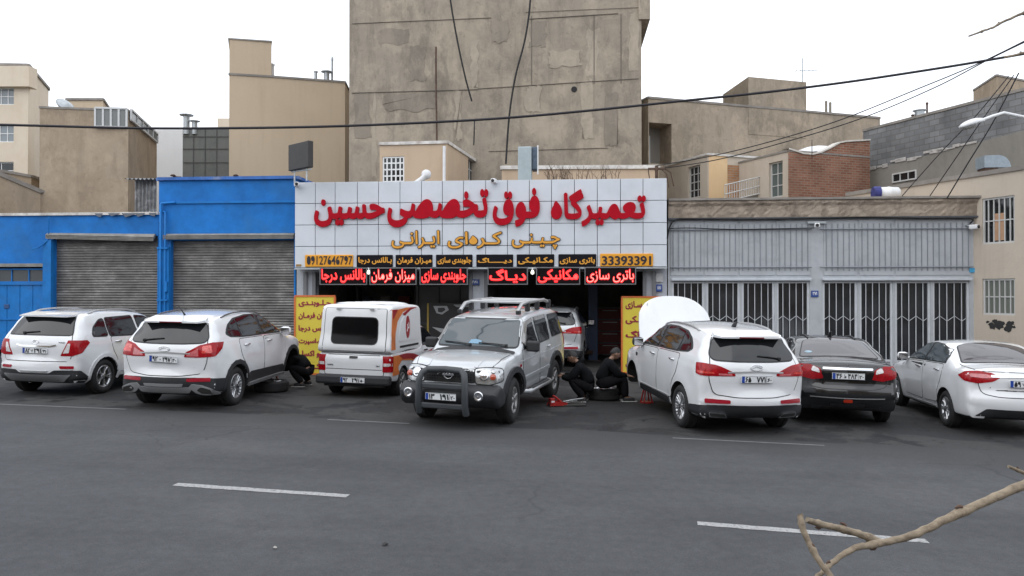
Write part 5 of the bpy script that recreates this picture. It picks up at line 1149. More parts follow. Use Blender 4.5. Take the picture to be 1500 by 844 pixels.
# ---- common fittings
m_wpaint = mat('white car paint', (.70, .715, .735), .22, coat=1, var=.02, vs=2, dirt=((.5, .49, .47), .35, 1.6)); m_silver = mat('silver car paint', (.50, .52, .54), .3, metal=.3, coat=1, var=.04, dirt=((.36, .35, .33), .4, 1.6)); m_black = mat('black car paint', (.008, .0085, .01), .16, coat=.8, dirt=((.03, .03, .03), .4, 2))
m_cglass = mat('tinted car glass', (.009, .010, .012), .05, spec=.7); m_wsglass = mat('windscreen glass', (.035, .05, .06), .05, spec=.9)
m_clad = mat('grey black cladding', (.022, .023, .026), .6, var=.15, vs=4); m_seam = mat('panel gap', (.02, .02, .02), .9); m_satin = mat('satin silver trim', (.45, .46, .47), .35, metal=.6)
m_lred = mat('red lamp lens', (.30, .003, .008), .2, spec=.3, coat=.1, var=.35, vs=22); m_lclr = mat('clear lamp lens', (.62, .6, .6), .08, coat=1, var=.25, vs=30); m_refl = mat('red reflector', (.3, .006, .02), .2, var=.2, vs=40); m_lor = mat('amber lamp lens', (.4, .05, .015), .1, coat=1)
m_head = mat('headlamp lens', (.46, .47, .48), .2, metal=.7, coat=1, var=.35, vs=16); m_plate = mat('number plate white', (.68, .7, .72), .35); m_ptxt = mat('number plate black', (.01, .01, .012), .5); m_pblue = mat('number plate blue', (.01, .05, .3), .4)
def plate_on(car, p, n, txt, w=.52, h=.112, tilt=0, label=None):
    T = facing(p, n) @ Matrix.Rotation(tilt, 4, 'Z'); mb = MB(); mb.box(0, (w, h, .012), M=T @ Matrix.Translation((0, 0, .006)), bev=.004); o = mb.build('number_plate', m_plate, car.root)
    mb = MB(); mb.box(0, (.045, h - .012, .004), M=T @ Matrix.Translation((-w / 2 + .03, 0, .0135))); mb.build('blue_band', m_pblue, o)
    mb = MB(); mb.box(0, (.004, h - .012, .003), M=T @ Matrix.Translation((w / 2 - .105, 0, .0132)))
    for (a, b) in ((0, h / 2 - .004), (0, -h / 2 + .004)): mb.box(0, (w - .008, .004, .003), M=T @ Matrix.Translation((a, b, .0133)))
    main, reg = txt; x0 = -w / 2 + .06; k = (w / 2 - .115) - x0; parts = main.split(' '); u = k / (sum(len(q) for q in parts) + .6)
    xx = x0
    for q in parts:
        wq = u * len(q); nch = len(q); text_mb(q, wq - u * .16 if nch > 1 else u * .8, h * (.76 if nch > 1 else .56), (.035, .02), .003, nch == 1, T @ Matrix.Translation((xx + wq / 2, 0, .0128)), mb); xx += wq + u * .3
    text_mb(reg, .07, h * .5, (.03, .02), .003, False, T @ Matrix.Translation((w / 2 - .053, -.006, .0128)), mb); mb.build('lettering', m_ptxt, o); 
    if label: o['label'] = label
    return o
def mirror_(car, x, z, m, s_=1, sz=(.13, .22, .17), yoff=.12):
    p, n = car.surf((x, 0, z), (0, s_, 0)); mb = MB(); c = p + Vector((0, s_ * yoff, .06)); mb.box(c, sz, bev=.06); mb.tube([p - Vector((0, s_ * .02, -.01)), p + Vector((0, s_ * .05, .02)), c - Vector((0, 0, .03))], [.035, .028, .03], 6)
    o = mb.build('mirror', m, car.root); mb = MB(); mb.box(c - Vector((sz[0] / 2 - .002, 0, 0)), (.012, sz[1] * .82, sz[2] * .8), bev=.005); mb.build('mirror_glass', chrome, o); return o
def handle_(car, par, x, z, s_, m=chrome, L_=.2):
    p, n = car.surf((x, 0, z), (0, s_, 0)); mb = MB(); mb.tube([p + Vector((-L_ / 2, s_ * .005, 0)), p + Vector((-L_ * .3, s_ * .035, .004)), p + Vector((L_ * .3, s_ * .035, .004)), p + Vector((L_ / 2, s_ * .005, 0))], .016, 6); mb.build('door_handle', m, par)
def door_(car, outline, s_, hx=None, hz=None, hm=chrome, m=None):
    D = 'L' if s_ > 0 else 'R'
    d = car.patch('door', outline, D, m or car.paint, .0055, rr=.07, res=.075); car.patch('door_gap', outline, D, m_seam, .0022, parent=d, rr=.07, gr=.011, res=.075)
    if hx: handle_(car, d, hx, hz, s_, hm)
    return d
def glass_(car, outline, D, name='side_window', m=None, parent=None, rr=.05, gr=.018, off=.012, lab=None, seal=True, trim=None):
    g = car.patch(name, outline, D, m or m_cglass, off, rr=rr, parent=parent)
    if seal: car.patch('window_seal', outline, D, trim or black_plastic, off - .004, parent=g, rr=rr, gr=gr)
    return g
def wiper_(car, p, q, D):
    a, n = car.surf(p, D); b, n2 = car.surf(q, D); mb = MB(); mb.tube([a + n * .03, a.lerp(b, .5) + n * .035, b + n * .025], .011, 5); mb.box(a + n * .02, (.05, .05, .05), bev=.01); mb.build('wiper', black_plastic, car.root)
def rails_(car, x0, x1, y, m, h=.06, seg=9, r=.018):
    for s_ in (1, -1):
        mb = MB(); P = []
        for i in range(seg + 1):
            t = i / seg; x = x0 + (x1 - x0) * t; p, n = car.surf((x, s_ * y, 3), (0, 0, 1)); P.append(p + Vector((0, 0, h * min(1, min(t, 1 - t) * 7 + .05))))
        mb.tube(P, r, 6); mb.build('roof_rail', m, car.root)
def badge_text(car, s, c, n, w, h, m=chrome, rtl=False, name='badge'):
    T = facing(c, n); o = text_mb(s, w, h, (.02, .02), .006, rtl, T).build(name, m, car.root); return o
def emblem(car, c, n, w, h, m=chrome):
    T = facing(c, n); mb = MB(); k = 18
    ring = [(w / 2 * cos(2 * pi * i / k), h / 2 * sin(2 * pi * i / k)) for i in range(k)]
    mb.tube([T @ Vector((x, y, .006)) for x, y in ring + ring[:1]], .007, 5); mb.tube([T @ Vector((-w * .42, -h * .1, .006)), T @ Vector((0, h * .3, .006)), T @ Vector((w * .42, -h * .1, .006))], .007, 5); return mb.build('emblem', m, car.root)
def S4(rows, fn): return [(x, z, *fn(x, z)) for x, z in rows]
def both(f):
    for s_ in (1, -1): f(s_)
def my(pts, s_): return [(p[0], p[1] * s_, p[2]) for p in pts]
# ---------------------------------------------------------------- 1 white crossover at the left edge
def car_crossover():
    L = 4.33
    sil = [(.6, .27), (.18, .285), (.03, .40), (0, .56), (.02, .70), (.055, .76), (.05, .92), (.07, 1.10), (.12, 1.2), (.30, 1.50), (.37, 1.575), (.5, 1.615), (.9, 1.655), (1.5, 1.675), (2.1, 1.645), (2.5, 1.565), (2.95, 1.31), (3.34, 1.09), (3.65, 1.035), (3.98, .95), (4.2, .84), (4.31, .68), (4.33, .5), (4.26, .33), (4.08, .25), (3.8, .24), (2.2, .24)]
    def rb(x, z): return (.07, .0) if z < .3 else (.1, .13) if x < .2 and z < .74 else (.09, .08) if x < .4 else (.08, .035) if z > 1.55 else (.09, .09) if x > 2.5 and z > 1.05 else (.1, .04) if x < 4.05 else (.13, .17)
    c = Car('crossover_car', 'white crossover with silver roof rails parked at the left edge', 'car', S4(sil, rb), [(0, .84), (.5, .875), (1.1, .89), (3.2, .89), (3.9, .865), (4.33, .8)], [(.25, .94), (.42, .985), (.6, 1.0), (.85, 1.0), (1.0, .98), (1.12, .95), (1.4, .83), (1.6, .74), (1.7, .7)], m_wpaint, [(.86, .34), (3.46, .34)], .345, flare=[(.86, .34, .42, .018), (3.46, .34, .42, .018)], group='white cars parked outside the shops')
    tg = c.patch('tailgate', [(-.68, .70), (.68, .70), (.73, .95), (.66, 1.2), (.54, 1.58), (-.54, 1.58), (-.66, 1.2), (-.73, .95)], 'B', m_wpaint, .006, rr=.06); c.patch('tailgate_gap', [(-.68, .70), (.68, .70), (.73, .95), (.66, 1.2), (.54, 1.58), (-.54, 1.58), (-.66, 1.2), (-.73, .95)], 'B', m_seam, .0025, parent=tg, rr=.06, gr=.012)
    glass_(c, [(-.665, 1.195), (.665, 1.195), (.55, 1.535), (-.55, 1.535)], 'B', 'rear_window', rr=.05)
    mb = MB(); mb.prism([(.22, -.5), (.22, .5), (.38, .56), (.6, .5), (.6, -.5), (.38, -.56)], [1.54, 1.54, 1.55, 1.58, 1.58, 1.55], [1.562, 1.562, 1.585, 1.632, 1.632, 1.585]); mb.build('spoiler', m_wpaint, c.root)
    wiper_(c, (0, .3, 1.22), (0, -.02, 1.25), (-1, 0, 0))
    c.band('chrome_strip', [(-.42, 1.005), (-.3, .98), (.3, .98), (.42, 1.005)], .03, 'B', chrome, .016); emblem(c, c.surf((0, .0, 1.06), (-1, 0, 0))[0], (-1, 0, .1), .13, .08)
    plate_on(c, c.surf((0, .0, .895), (-1, 0, 0))[0] - Vector((.012, 0, 0)), (-1, 0, 0), ('۸۲ ب ۲۹۱', '۹۹'))
    badge_text(c, 'X60', c.surf((0, -.52, 1.06), (-1, 0, 0))[0] - Vector((.012, 0, 0)), (-1, 0, 0), .14, .03)
    def side(s_):
        D = (-1, s_ * 1.1, 0)
        l = c.patch('tail_light', my([(.0, .60, .80), (.03, .74, 1.10), (.34, .88, 1.10), (.42, .88, 1.05), (.2, .88, .86), (.05, .8, .80)], s_), D, m_lred, .012, rr=.02); c.patch('clear_lens', my([(.0, .655, .85), (.02, .74, 1.04), (.03, .79, 1.04), (.02, .765, .86)], s_), D, m_lclr, .016, parent=l, rr=.01, thick=.004)
        c.patch('reflector', [(s_ * .52, .555), (s_ * .76, .555), (s_ * .76, .61), (s_ * .5, .61)], 'B', m_refl, .01, rr=.02)
        k = 'L' if s_ > 0 else 'R'
        d = door_(c, [(1.22, .42), (1.98, .38), (2.05, .6), (2.05, 1.11), (1.07, 1.13), (1.12, .85), (1.25, .68)], s_, 1.28, 1.03); d2 = door_(c, [(2.07, .38), (3.02, .38), (3.08, .6), (3.05, 1.09), (2.07, 1.11)], s_, 2.3, 1.02)
        glass_(c, [(.56, 1.165), (1.0, 1.155), (1.0, 1.5), (.86, 1.47), (.66, 1.33)], k, rr=.06); glass_(c, [(1.06, 1.155), (1.98, 1.14), (1.92, 1.53), (1.06, 1.505)], k, rr=.04, parent=d); glass_(c, [(2.08, 1.14), (2.98, 1.115), (2.62, 1.40), (2.35, 1.51), (2.03, 1.53)], k, rr=.04, parent=d2)
        mirror_(c, 2.93, 1.1, m_wpaint, s_); mb = MB()
        c.patch('sill_cladding', [(1.3, .25), (3.0, .25), (3.0, .33), (1.3, .33)], k, m_clad, .008, rr=.03)
        c.patch('wheel_arch', [(.86 + (.47 if i < 12 else .405) * cos(a), .34 + (.47 if i < 12 else .405) * sin(a)) for i, a in enumerate([R(-8 + 18 * j) for j in range(12)] + [R(190 - 18 * j) for j in range(12)])], k, m_wpaint, .018, rr=0)
    both(side); both(lambda s_: c.patch('bumper_corner', my([(0, .60, .40), (0, .62, .53), (.2, .86, .52), (.45, .9, .34), (.46, .9, .24), (.1, .62, .25)], s_), (-1, s_ * 1.1, 0), m_clad, .012, rr=.02)); c.patch('bumper_cladding', [(-.76, .40), (-.76, .53), (-.4, .525), (-.32, .47), (.32, .47), (.4, .525), (.76, .53), (.76, .40), (.7, .28), (-.7, .28)], 'B', m_clad, .012, rr=.03); c.patch('skid_plate', [(-.72, .44), (.72, .44), (.56, .31), (-.56, .31)], 'B', mat('grey skid plate', (.14, .145, .15), .5), .026, rr=.04); c.patch('chrome_bar', [(-.3, .515), (.3, .515), (.27, .49), (-.27, .49)], 'B', m_satin, .022, rr=.01)
    rails_(c, .7, 2.3, .60, m_satin, .045)
    wheels(c, .345, .225, .89, 5, 'twin'); c.place((.86, -.79, 0), gnd(147, 576), 8); return c
# ---------------------------------------------------------------- 2 and 3, a pair of larger white crossovers
def car_suv(label, txt, clad, paint, rear=True, skip=(), group=None, rimst=('twin', 10), name='suv_car', simple=False):
    sil = [(.6, .29), (.2, .305), (.04, .42), (0, .57), (.03, .69), (.075, .78), (.06, .95), (.08, 1.14), (.13, 1.235), (.36, 1.53), (.45, 1.605), (.6, 1.65), (1.0, 1.70), (1.55, 1.725), (2.05, 1.70), (2.5, 1.61), (3.0, 1.37), (3.42, 1.15), (3.75, 1.085), (4.1, .99), (4.34, .86), (4.46, .69), (4.49, .5), (4.42, .34), (4.22, .27), (4.0, .26), (2.2, .26)]
    def rb(x, z): return (.07, .0) if z < .31 else (.11, .15) if x < .2 and z < .76 else (.1, .09) if x < .42 else (.09, .04) if z > 1.58 else (.09, .1) if x > 2.5 and z > 1.1 else (.11, .04) if x < 4.15 else (.14, .2)
    c = Car(name, label, 'car', S4(sil, rb), [(0, .85), (.5, .895), (1.2, .915), (3.2, .915), (3.9, .89), (4.49, .8)], [(.25, .94), (.45, .985), (.62, 1.0), (.9, 1.0), (1.08, .985), (1.2, .955), (1.45, .83), (1.63, .74), (1.75, .68)], paint, [(.95, .355), (3.57, .355)], .355, flare=[(.95, .355, .45, .022), (3.57, .355, .45, .022)], group=group)
    G = [(-.66, .70), (-.3, .66), (.3, .66), (.66, .70), (.75, .95), (.71, 1.22), (.58, 1.60), (-.58, 1.60), (-.71, 1.22), (-.75, .95)]
    tg = c.patch('tailgate', G, 'B', paint, .006, rr=.08); c.patch('tailgate_gap', G, 'B', m_seam, .0025, parent=tg, rr=.08, gr=.013)
    glass_(c, [(-.66, 1.23), (-.3, 1.215), (.3, 1.215), (.66, 1.23), (.70, 1.30), (.57, 1.555), (-.57, 1.555), (-.70, 1.30)], 'B', 'rear_window', rr=.06)
    mb = MB(); mb.prism([(.27, -.5), (.27, .5), (.42, .575), (.66, .5), (.66, -.5), (.42, -.575)], [1.565, 1.565, 1.57, 1.60, 1.60, 1.57], [1.590, 1.590, 1.612, 1.668, 1.668, 1.612]); sp = mb.build('spoiler', paint, c.root); mb = MB(); mb.box((.267, 0, 1.578), (.02, .42, .024), bev=.008); mb.build('brake_light', mat('dark red lens', (.14, .01, .015), .2), sp)
    wiper_(c, (0, .42 * (1 if clad else -1), 1.25), (0, .05 * (1 if clad else -1), 1.29), (-1, 0, 0))
    c.band('chrome_strip', [(-.46, 1.045), (0, 1.065), (.46, 1.045)], .022, 'B', m_satin, .018); emblem(c, c.surf((0, .0, 1.125), (-1, 0, 0))[0] - Vector((.01, 0, 0)), (-1, 0, .1), .2, .085)
    plate_on(c, c.surf((0, .0, .945), (-1, 0, 0))[0] - Vector((.02, 0, 0)), (-1, 0, 0), txt, tilt=R(-2.2) if clad else 0)
    badge_text(c, 'TIGGO', c.surf((0, .5, .80), (-1, 0, 0))[0] - Vector((.012, 0, 0)), (-1, 0, 0), .2, .03); badge_text(c, 'CHERY', c.surf((0, -.5, .80), (-1, 0, 0))[0] - Vector((.012, 0, 0)), (-1, 0, 0), .18, .026)
    def side(s_):
        D = (-1, s_ * 1.1, 0); k = 'L' if s_ > 0 else 'R'
        l = c.patch('tail_light', my([(.02, .42, .985), (.02, .46, 1.07), (.06, .72, 1.19), (.2, .86, 1.235), (.5, .9, 1.225), (.42, .9, 1.12), (.2, .88, 1.0), (.04, .7, .98)] if clad else [(.02, .40, .99), (.02, .42, 1.04), (.05, .6, 1.12), (.08, .72, 1.155), (.2, .87, 1.18), (.36, .9, 1.17), (.34, .9, 1.0), (.2, .88, .985), (.04, .7, .985)], s_), D, m_lred, .013, rr=.02); c.patch('clear_lens', my(([(.02, .47, 1.0), (.02, .49, 1.05), (.04, .69, 1.13), (.04, .69, 1.0)] if clad else [(.02, .46, 1.0), (.02, .47, 1.025), (.04, .69, 1.03), (.04, .69, 1.0)]), s_), D, mat('pale red lens', (.5, .12, .13), .1, coat=1, var=.3, vs=20), .017, parent=l, rr=.01, thick=.004); c.patch('lamp_cluster', my(([(.05, .74, 1.05), (.06, .77, 1.17), (.15, .86, 1.19), (.15, .86, 1.06)] if clad else [(.05, .74, 1.02), (.06, .77, 1.05), (.3, .89, 1.06), (.3, .89, 1.02)]), s_), D, mat('bright red lens', (.6, .05, .04), .1, coat=1, var=.5, vs=40), .017, parent=l, rr=.02, thick=.004)
        c.patch('reflector', [(s_ * .42, .56), (s_ * .80, .56), (s_ * .80, .625), (s_ * .42, .615)], 'B', m_refl, .014, rr=.02)
        d = door_(c, [(1.32, .44), (2.06, .40), (2.13, .65), (2.13, 1.18), (1.1, 1.215), (1.16, .9), (1.32, .7)], s_, 1.38, 1.09); d2 = door_(c, [(2.15, .40), (3.1, .40), (3.18, .65), (3.16, 1.14), (2.15, 1.175)], s_, 2.38, 1.07)
        c.patch('window_surround', [(.72, 1.34), (.84, 1.275), (1.3, 1.235), (3.22, 1.165), (2.98, 1.34), (2.6, 1.52), (2.2, 1.615), (1.7, 1.635), (1.2, 1.60), (.9, 1.5)], k, black_plastic, .007, rr=.04)
        glass_(c, [(.78, 1.345), (.87, 1.295), (1.22, 1.262), (1.22, 1.575), (.95, 1.485)], k, rr=.03, seal=False, off=.013); glass_(c, [(1.26, 1.26), (2.1, 1.23), (2.06, 1.60), (1.7, 1.61), (1.26, 1.58)], k, rr=.03, parent=d, seal=False, off=.013)
        glass_(c, [(2.18, 1.228), (3.08, 1.195), (2.92, 1.325), (2.58, 1.49), (2.18, 1.59)], k, rr=.03, parent=d2, seal=False, off=.013)
        mirror_(c, 3.0, 1.15, black_plastic if not clad else m_wpaint, s_)
        if clad:
            c.patch('sill_cladding', [(1.42, .30), (3.08, .30), (3.06, .50), (1.46, .56)], k, m_clad, .016, rr=.04); c.band('step_bar', [(1.42, .33), (3.08, .31)], .05, k, m_satin, .05)
            for (ax) in (.95, 3.57): c.patch('wheel_arch', [(ax + (.5 if i < 12 else .418) * cos(a), .355 + (.5 if i < 12 else .418) * sin(a)) for i, a in enumerate([R(-10 + 18.2 * j) for j in range(12)] + [R(190 - 18.2 * j) for j in range(12)])], k, m_clad, .016, rr=0)
        else:
            c.patch('sill_cladding', [(1.42, .28), (3.08, .28), (3.06, .40), (1.46, .42)], k, m_clad, .012, rr=.04); c.band('sill_trim', [(1.46, .435), (3.04, .415)], .025, k, m_satin, .02)
        if clad:
            T_ = [(s_ * .86, .32), (s_ * .84, .42), (s_ * .66, .5), (s_ * .5, .52), (s_ * .44, .46), (s_ * .56, .36), (s_ * .66, .33)]
            c.patch('exhaust_trim', T_, 'B', m_satin, .03, rr=.02); c.patch('exhaust_outlet', [(s_ * .82, .35), (s_ * .8, .42), (s_ * .65, .46), (s_ * .58, .42), (s_ * .64, .36)], 'B', m_seam, .036, rr=.02)
        else:
            c.patch('exhaust_trim', [(s_ * .42, .33), (s_ * .72, .34), (s_ * .74, .42), (s_ * .48, .41)], 'B', chrome, .03, rr=.025); c.patch('exhaust_outlet', [(s_ * .455, .347), (s_ * .70, .355), (s_ * .715, .405), (s_ * .49, .397)], 'B', m_seam, .036, rr=.02)
    both(side)
    zc = .63 if clad else .535
    c.patch('bumper_cladding', [(-.78, zc - .01), (-.5, zc), (.5, zc), (.78, zc - .01), (.78, .4), (.76, .29), (-.76, .29), (-.78, .4)], 'B', m_clad, .01, rr=.03)
    both(lambda s_: c.patch('bumper_corner', my([(0, .62, .29), (0, .62, zc), (.2, .88, zc - .02), (.54, .93, zc - .06), (.56, .93, .25), (.1, .62, .25)], s_), (-1, s_ * 1.1, 0), m_clad, .011, rr=.01))
    if clad: c.patch('skid_plate', [(-.52, .46), (.52, .46), (.44, .36), (-.44, .36)], 'B', m_satin, .028, rr=.03); c.patch('chrome_bar', [(-.36, .52), (.36, .52), (.34, .475), (-.34, .475)], 'B', m_satin, .026, rr=.01)
    rails_(c, .85, 2.6, .635, mat('dark roof rail', (.12, .12, .125), .4, metal=.5) if clad else m_satin, .03, r=.015 if clad else .02)
    p, n = c.surf((.75 if clad else .95, 0, 3), (0, 0, 1)); mb = MB(); mb.tube([p, p + Vector((-.06, 0, .05)), p + Vector((-.24, 0, .2))] if clad else [p, p + Vector((-.05, 0, .05)), p + Vector((-.12, 0, .09))], [.02, .012, .006] if clad else [.045, .035, .01], 6); mb.build('antenna', black_plastic, c.root)
    wheels(c, .355, .235, .915, rimst[1], rimst[0], skip=skip); return c
# ---------------------------------------------------------------- 4 silver off-roader facing the street
def car_offroad():
    sil = [(.5, .44), (.14, .46), (.02, .56), (0, .75), (.02, 1.05), (.07, 1.35), (.13, 1.66), (.22, 1.76), (.5, 1.80), (1.3, 1.815), (2.0, 1.79), (2.45, 1.755), (2.68, 1.70), (2.98, 1.44), (3.27, 1.20), (3.5, 1.165), (3.95, 1.125), (4.25, 1.06), (4.38, .97), (4.42, .8), (4.42, .6), (4.34, .46), (4.1, .42), (2.2, .42)]
    def rb(x, z): return (.06, .0) if z < .47 else (.08, .06) if x < .3 else (.1, .035) if z > 1.66 else (.08, .07) if x > 2.5 and z > 1.18 else (.09, .03) if x < 4.1 else (.1, .1)
    c = Car('offroad_car', 'silver off road car with roof rack and black bull bar facing the street', 'car', S4(sil, rb), [(0, .83), (.4, .855), (1.2, .86), (3.3, .86), (4.0, .84), (4.42, .79)], [(.4, .96), (.6, 1.0), (.95, 1.0), (1.12, .985), (1.2, .965), (1.5, .87), (1.72, .79), (1.85, .75)], m_silver, [(.97, .385), (3.62, .385)], .385, flare=[(.97, .42, .5, .012), (3.62, .42, .5, .012)], arch=.47)
    ws = [(3.245, -.70, 0), (3.245, .70, 0)]
    g = c.patch('windscreen', [(-.745, 1.225), (.745, 1.225), (.655, 1.665), (-.655, 1.665)], 'F', m_wsglass, .008, rr=.05); c.patch('window_seal', [(-.745, 1.225), (.745, 1.225), (.655, 1.665), (-.655, 1.665)], 'F', black_plastic, .003, parent=g, rr=.05, gr=.025)
    c.patch('cowl', [(3.22, -.74), (3.36, -.76), (3.36, .76), (3.22, .74)], 'T', black_plastic, .005, rr=.03)
    for y0, y1 in ((.55, .05), (-.1, -.62)): wiper_(c, (0, y0, 1.235), (0, y1, 1.265), (1, 0, 0))
    hd = [(3.38, -.74), (3.38, .74), (4.0, .72), (4.36, .60), (4.40, .3), (4.40, -.3), (4.36, -.60), (4.0, -.72)]
    h = c.patch('bonnet', hd, 'T', m_silver, .006, rr=.05, res=.08); c.patch('bonnet_gap', hd, 'T', m_seam, .002, parent=h, rr=.05, gr=.012, res=.08)
    for s_ in (1, -1): c.band('bonnet_crease', [(3.5, s_ * .5), (4.3, s_ * .42)], .05, 'T', m_silver, .014, parent=h)
    def side(s_):
        k = 'L' if s_ > 0 else 'R'
        HL = my([(4.42, .47, .76), (4.42, .46, .985), (4.36, .66, 1.0), (4.2, .85, .98), (4.2, .86, .80), (4.38, .7, .745)], s_); l = c.patch('headlight', HL, (1, s_ * .45, .1), m_head, .014, rr=.04); c.patch('lamp_gap', HL, (1, s_ * .45, .1), m_seam, .008, rr=.04, gr=.018, parent=l)
        for (y, z, r_, m) in ((.6, .88, .085, chrome), (.75, .86, .05, m_lor), (.755, .935, .04, m_head)):
            p, n = c.surf((4.4, s_ * y, z), (1, s_ * .3, 0)); mb = MB(); mb.lathe([(r_, 0), (r_, .012), (r_ * .7, .006), (r_ * .45, .016), (.002, .02)], M=facing(p + n * .026, n), n=20, caps=False); mb.build('reflector_bowl' if m != m_lor else 'indicator', m, l)
        d = door_(c, [(1.42, .50), (2.05, .48), (2.08, 1.19), (1.28, 1.21), (1.3, .9), (1.42, .75)], s_, 1.9 - .45, 1.1, m_silver); d2 = door_(c, [(2.10, .48), (3.02, .48), (3.12, .8), (3.12, 1.17), (2.10, 1.19)], s_, 2.3, 1.08, m_silver)
        glass_(c, [(2.14, 1.22), (3.02, 1.19), (2.93, 1.33), (2.62, 1.585), (2.2, 1.62)], k, rr=.04, parent=d2); glass_(c, [(1.3, 1.235), (2.04, 1.215), (2.04, 1.62), (1.25, 1.63)], k, rr=.05, parent=d); glass_(c, [(.22, 1.26), (1.12, 1.25), (1.05, 1.66), (.32, 1.66)], k, rr=.05)
        c.band('rain_deflector', [(2.98, 1.27), (2.62, 1.60), (2.2, 1.645)], .07, k, mat('smoke grey deflector', (.22, .215, .21), .2, coat=1), .03); c.band('rain_deflector', [(2.02, 1.645), (1.28, 1.655)], .07, k, mat('smoke grey deflector', (.22, .215, .21), .2), .03)
        c.band('door_crease', [(.35, 1.02), (3.3, .99)], .025, k, m_silver, .012); c.band('side_moulding', [(1.44, .70), (3.02, .68)], .06, k, m_silver, .02)
        mb = MB(); p, n = c.surf((2.86, 0, 1.2), (0, s_, 0)); mb.box(p + Vector((.05, s_ * .14, .03)), (.1, .24, .19), bev=.035); mb.tube([p, p + Vector((.04, s_ * .06, .02))], .03, 6); o = mb.build('mirror', black_plastic, c.root)
        for ax in (.97, 3.62): c.patch('wheel_arch', [(ax + (.60 if i < 14 else .475) * cos(a), .385 + (.57 if i < 14 else .475) * sin(a)) for i, a in enumerate([R(-6 + 14.8 * j) for j in range(14)] + [R(186 - 14.8 * j) for j in range(14)])], k, m_clad, .035, rr=0, thick=.03)
        mb = MB(); mb.tube([(1.5, s_ * .80, .46), (1.6, s_ * .93, .44), (3.0, s_ * .93, .44), (3.1, s_ * .80, .46)], .045, 8); o = mb.build('side_step', m_satin, c.root); mb = MB(); mb.box((2.3, s_ * .93, .486), (1.1, .07, .012)); mb.build('tread', black_plastic, o)
        # fog lamp
        mb = MB(); mb.lathe([(.08, 0), (.08, .02), (.062, .03), (.05, .015), (.002, .03)], M=facing((4.655, s_ * .6, .6), (1, 0, 0)), n=18, caps=False); mb.build('fog_lamp', chrome, c.root)
        p, n = c.surf((3.3, 0, .93), (0, s_, 0)); mb = MB(); mb.box(p + Vector((0, s_ * .008, 0)), (.06, .02, .05), bev=.01); mb.build('side_indicator', m_lred, c.root)
        c.patch('tail_light', my([(.03, .8, 1.0), (.05, .78, 1.35), (.16, .84, 1.35), (.14, .86, 1.0)], s_), (-.6, s_, 0), m_lred, .012, rr=.02)
    both(side)
    # bumper as a solid of its own
    bs = S4([(4.1, .40), (4.1, .60), (4.3, .735), (4.58, .735), (4.65, .66), (4.65, .50), (4.56, .38), (4.35, .36)], lambda x, z: (.07, .13 if x > 4.4 else 0)); vs, fs = shell(bs, [(4.1, .87), (4.4, .86), (4.65, .80)], [(.3, 1), (.8, 1)], step=.05); link('bumper', mesh_from('bumper', vs, fs, [m_clad]), None, c.root)
    c.patch('grille', [(-.45, .76), (.45, .76), (.44, .98), (-.44, .98)], 'F', m_seam, .006, rr=.03); mb = MB()
    for i in range(5): z = .79 + i * .042; mb.box((4.415, 0, z), (.012, .82, .008))
    for i in range(19): y = -.40 + i * .0445; mb.box((4.4155, y, .875), (.01, .008, .19))
    mb.build('grille_mesh', m_clad, c.root); emblem(c, (4.44, 0, .885), (1, 0, 0), .15, .13); mb = MB(); mb.box((4.445, 0, .885), (.012, .2, .03), bev=.004); mb.build('emblem', chrome, c.root)
    mg = mat('bull bar grey', (.045, .05, .056), .5, var=.15)
    mb = MB()
    for s_ in (1, -1): mb.tube([(4.66, s_ * .40, .30), (4.72, s_ * .40, .42), (4.71, s_ * .39, .82), (4.66, s_ * .36, .93), (4.60, s_ * .28, .98), (4.58, 0, .99)], .055, 10)
    mb.box((4.70, 0, .735), (.05, .74, .09), bev=.02); mb.box((4.70, 0, .42), (.05, .76, .09), bev=.02)
    for s_ in (1, -1): mb.tube([(4.6, s_ * .38, .45), (4.72, s_ * .38, .45)], .03, 6)
    mb.build('bull_bar', mg, c.root); plate_on(c, (4.745, 0, .575), (1, 0, 0), ('۱۳ ل ۱۹۱', '۲۰'))
    # roof rack
    rk = MB()
    for s_ in (1, -1): rk.tube([(2.55, s_ * .56, 1.80), (2.3, s_ * .56, 1.93), (1.9, s_ * .56, 1.955), (.8, s_ * .56, 1.955), (.35, s_ * .56, 1.88)], .033, 8)
    r_ = rk.build('roof_rack', m_satin, c.root)
    for x in (2.05, 1.45, .85): mb = MB(); mb.tube([(x, -.56, 1.955), (x, .56, 1.955)], .025, 8); mb.build('cross_bar', m_satin, r_)
    for x in (2.52, 1.95, 1.3, .45):
        for s_ in (1, -1): mb = MB(); mb.box((x, s_ * .57, 1.86 if x < 2.5 else 1.79), (.12, .08, .17 if x < 2.5 else .08), bev=.02); mb.build('foot', black_plastic, r_)
    badge_text(c, 'sticker', c.surf((2.7, .45, 1.6), (1, 0, .3))[0], (1, 0, .6), .04, .03, m_satin) if 0 else None
    mb = MB(); p, n = c.surf((0, -.02, 1.29), (1, 0, 0)); flat(mb, [(-.12, -.05), (.14, -.05), (.1, .03), (0, .06), (-.1, .04)], facing(p + n * .012, n)); mb.build('paper_reflection', mat('blue paper reflection', (.16, .3, .42), .4), g)  # blue patch on the windscreen: a paper's reflection put in as colour
    wheels(c, .385, .265, .875, 5, 'fat', rr=.22, rimmat=m_rimd, steer=R(4)); c.place((3.62, .76, 0), gnd(745, 619), 198, pitch=-R(2.2)); return c
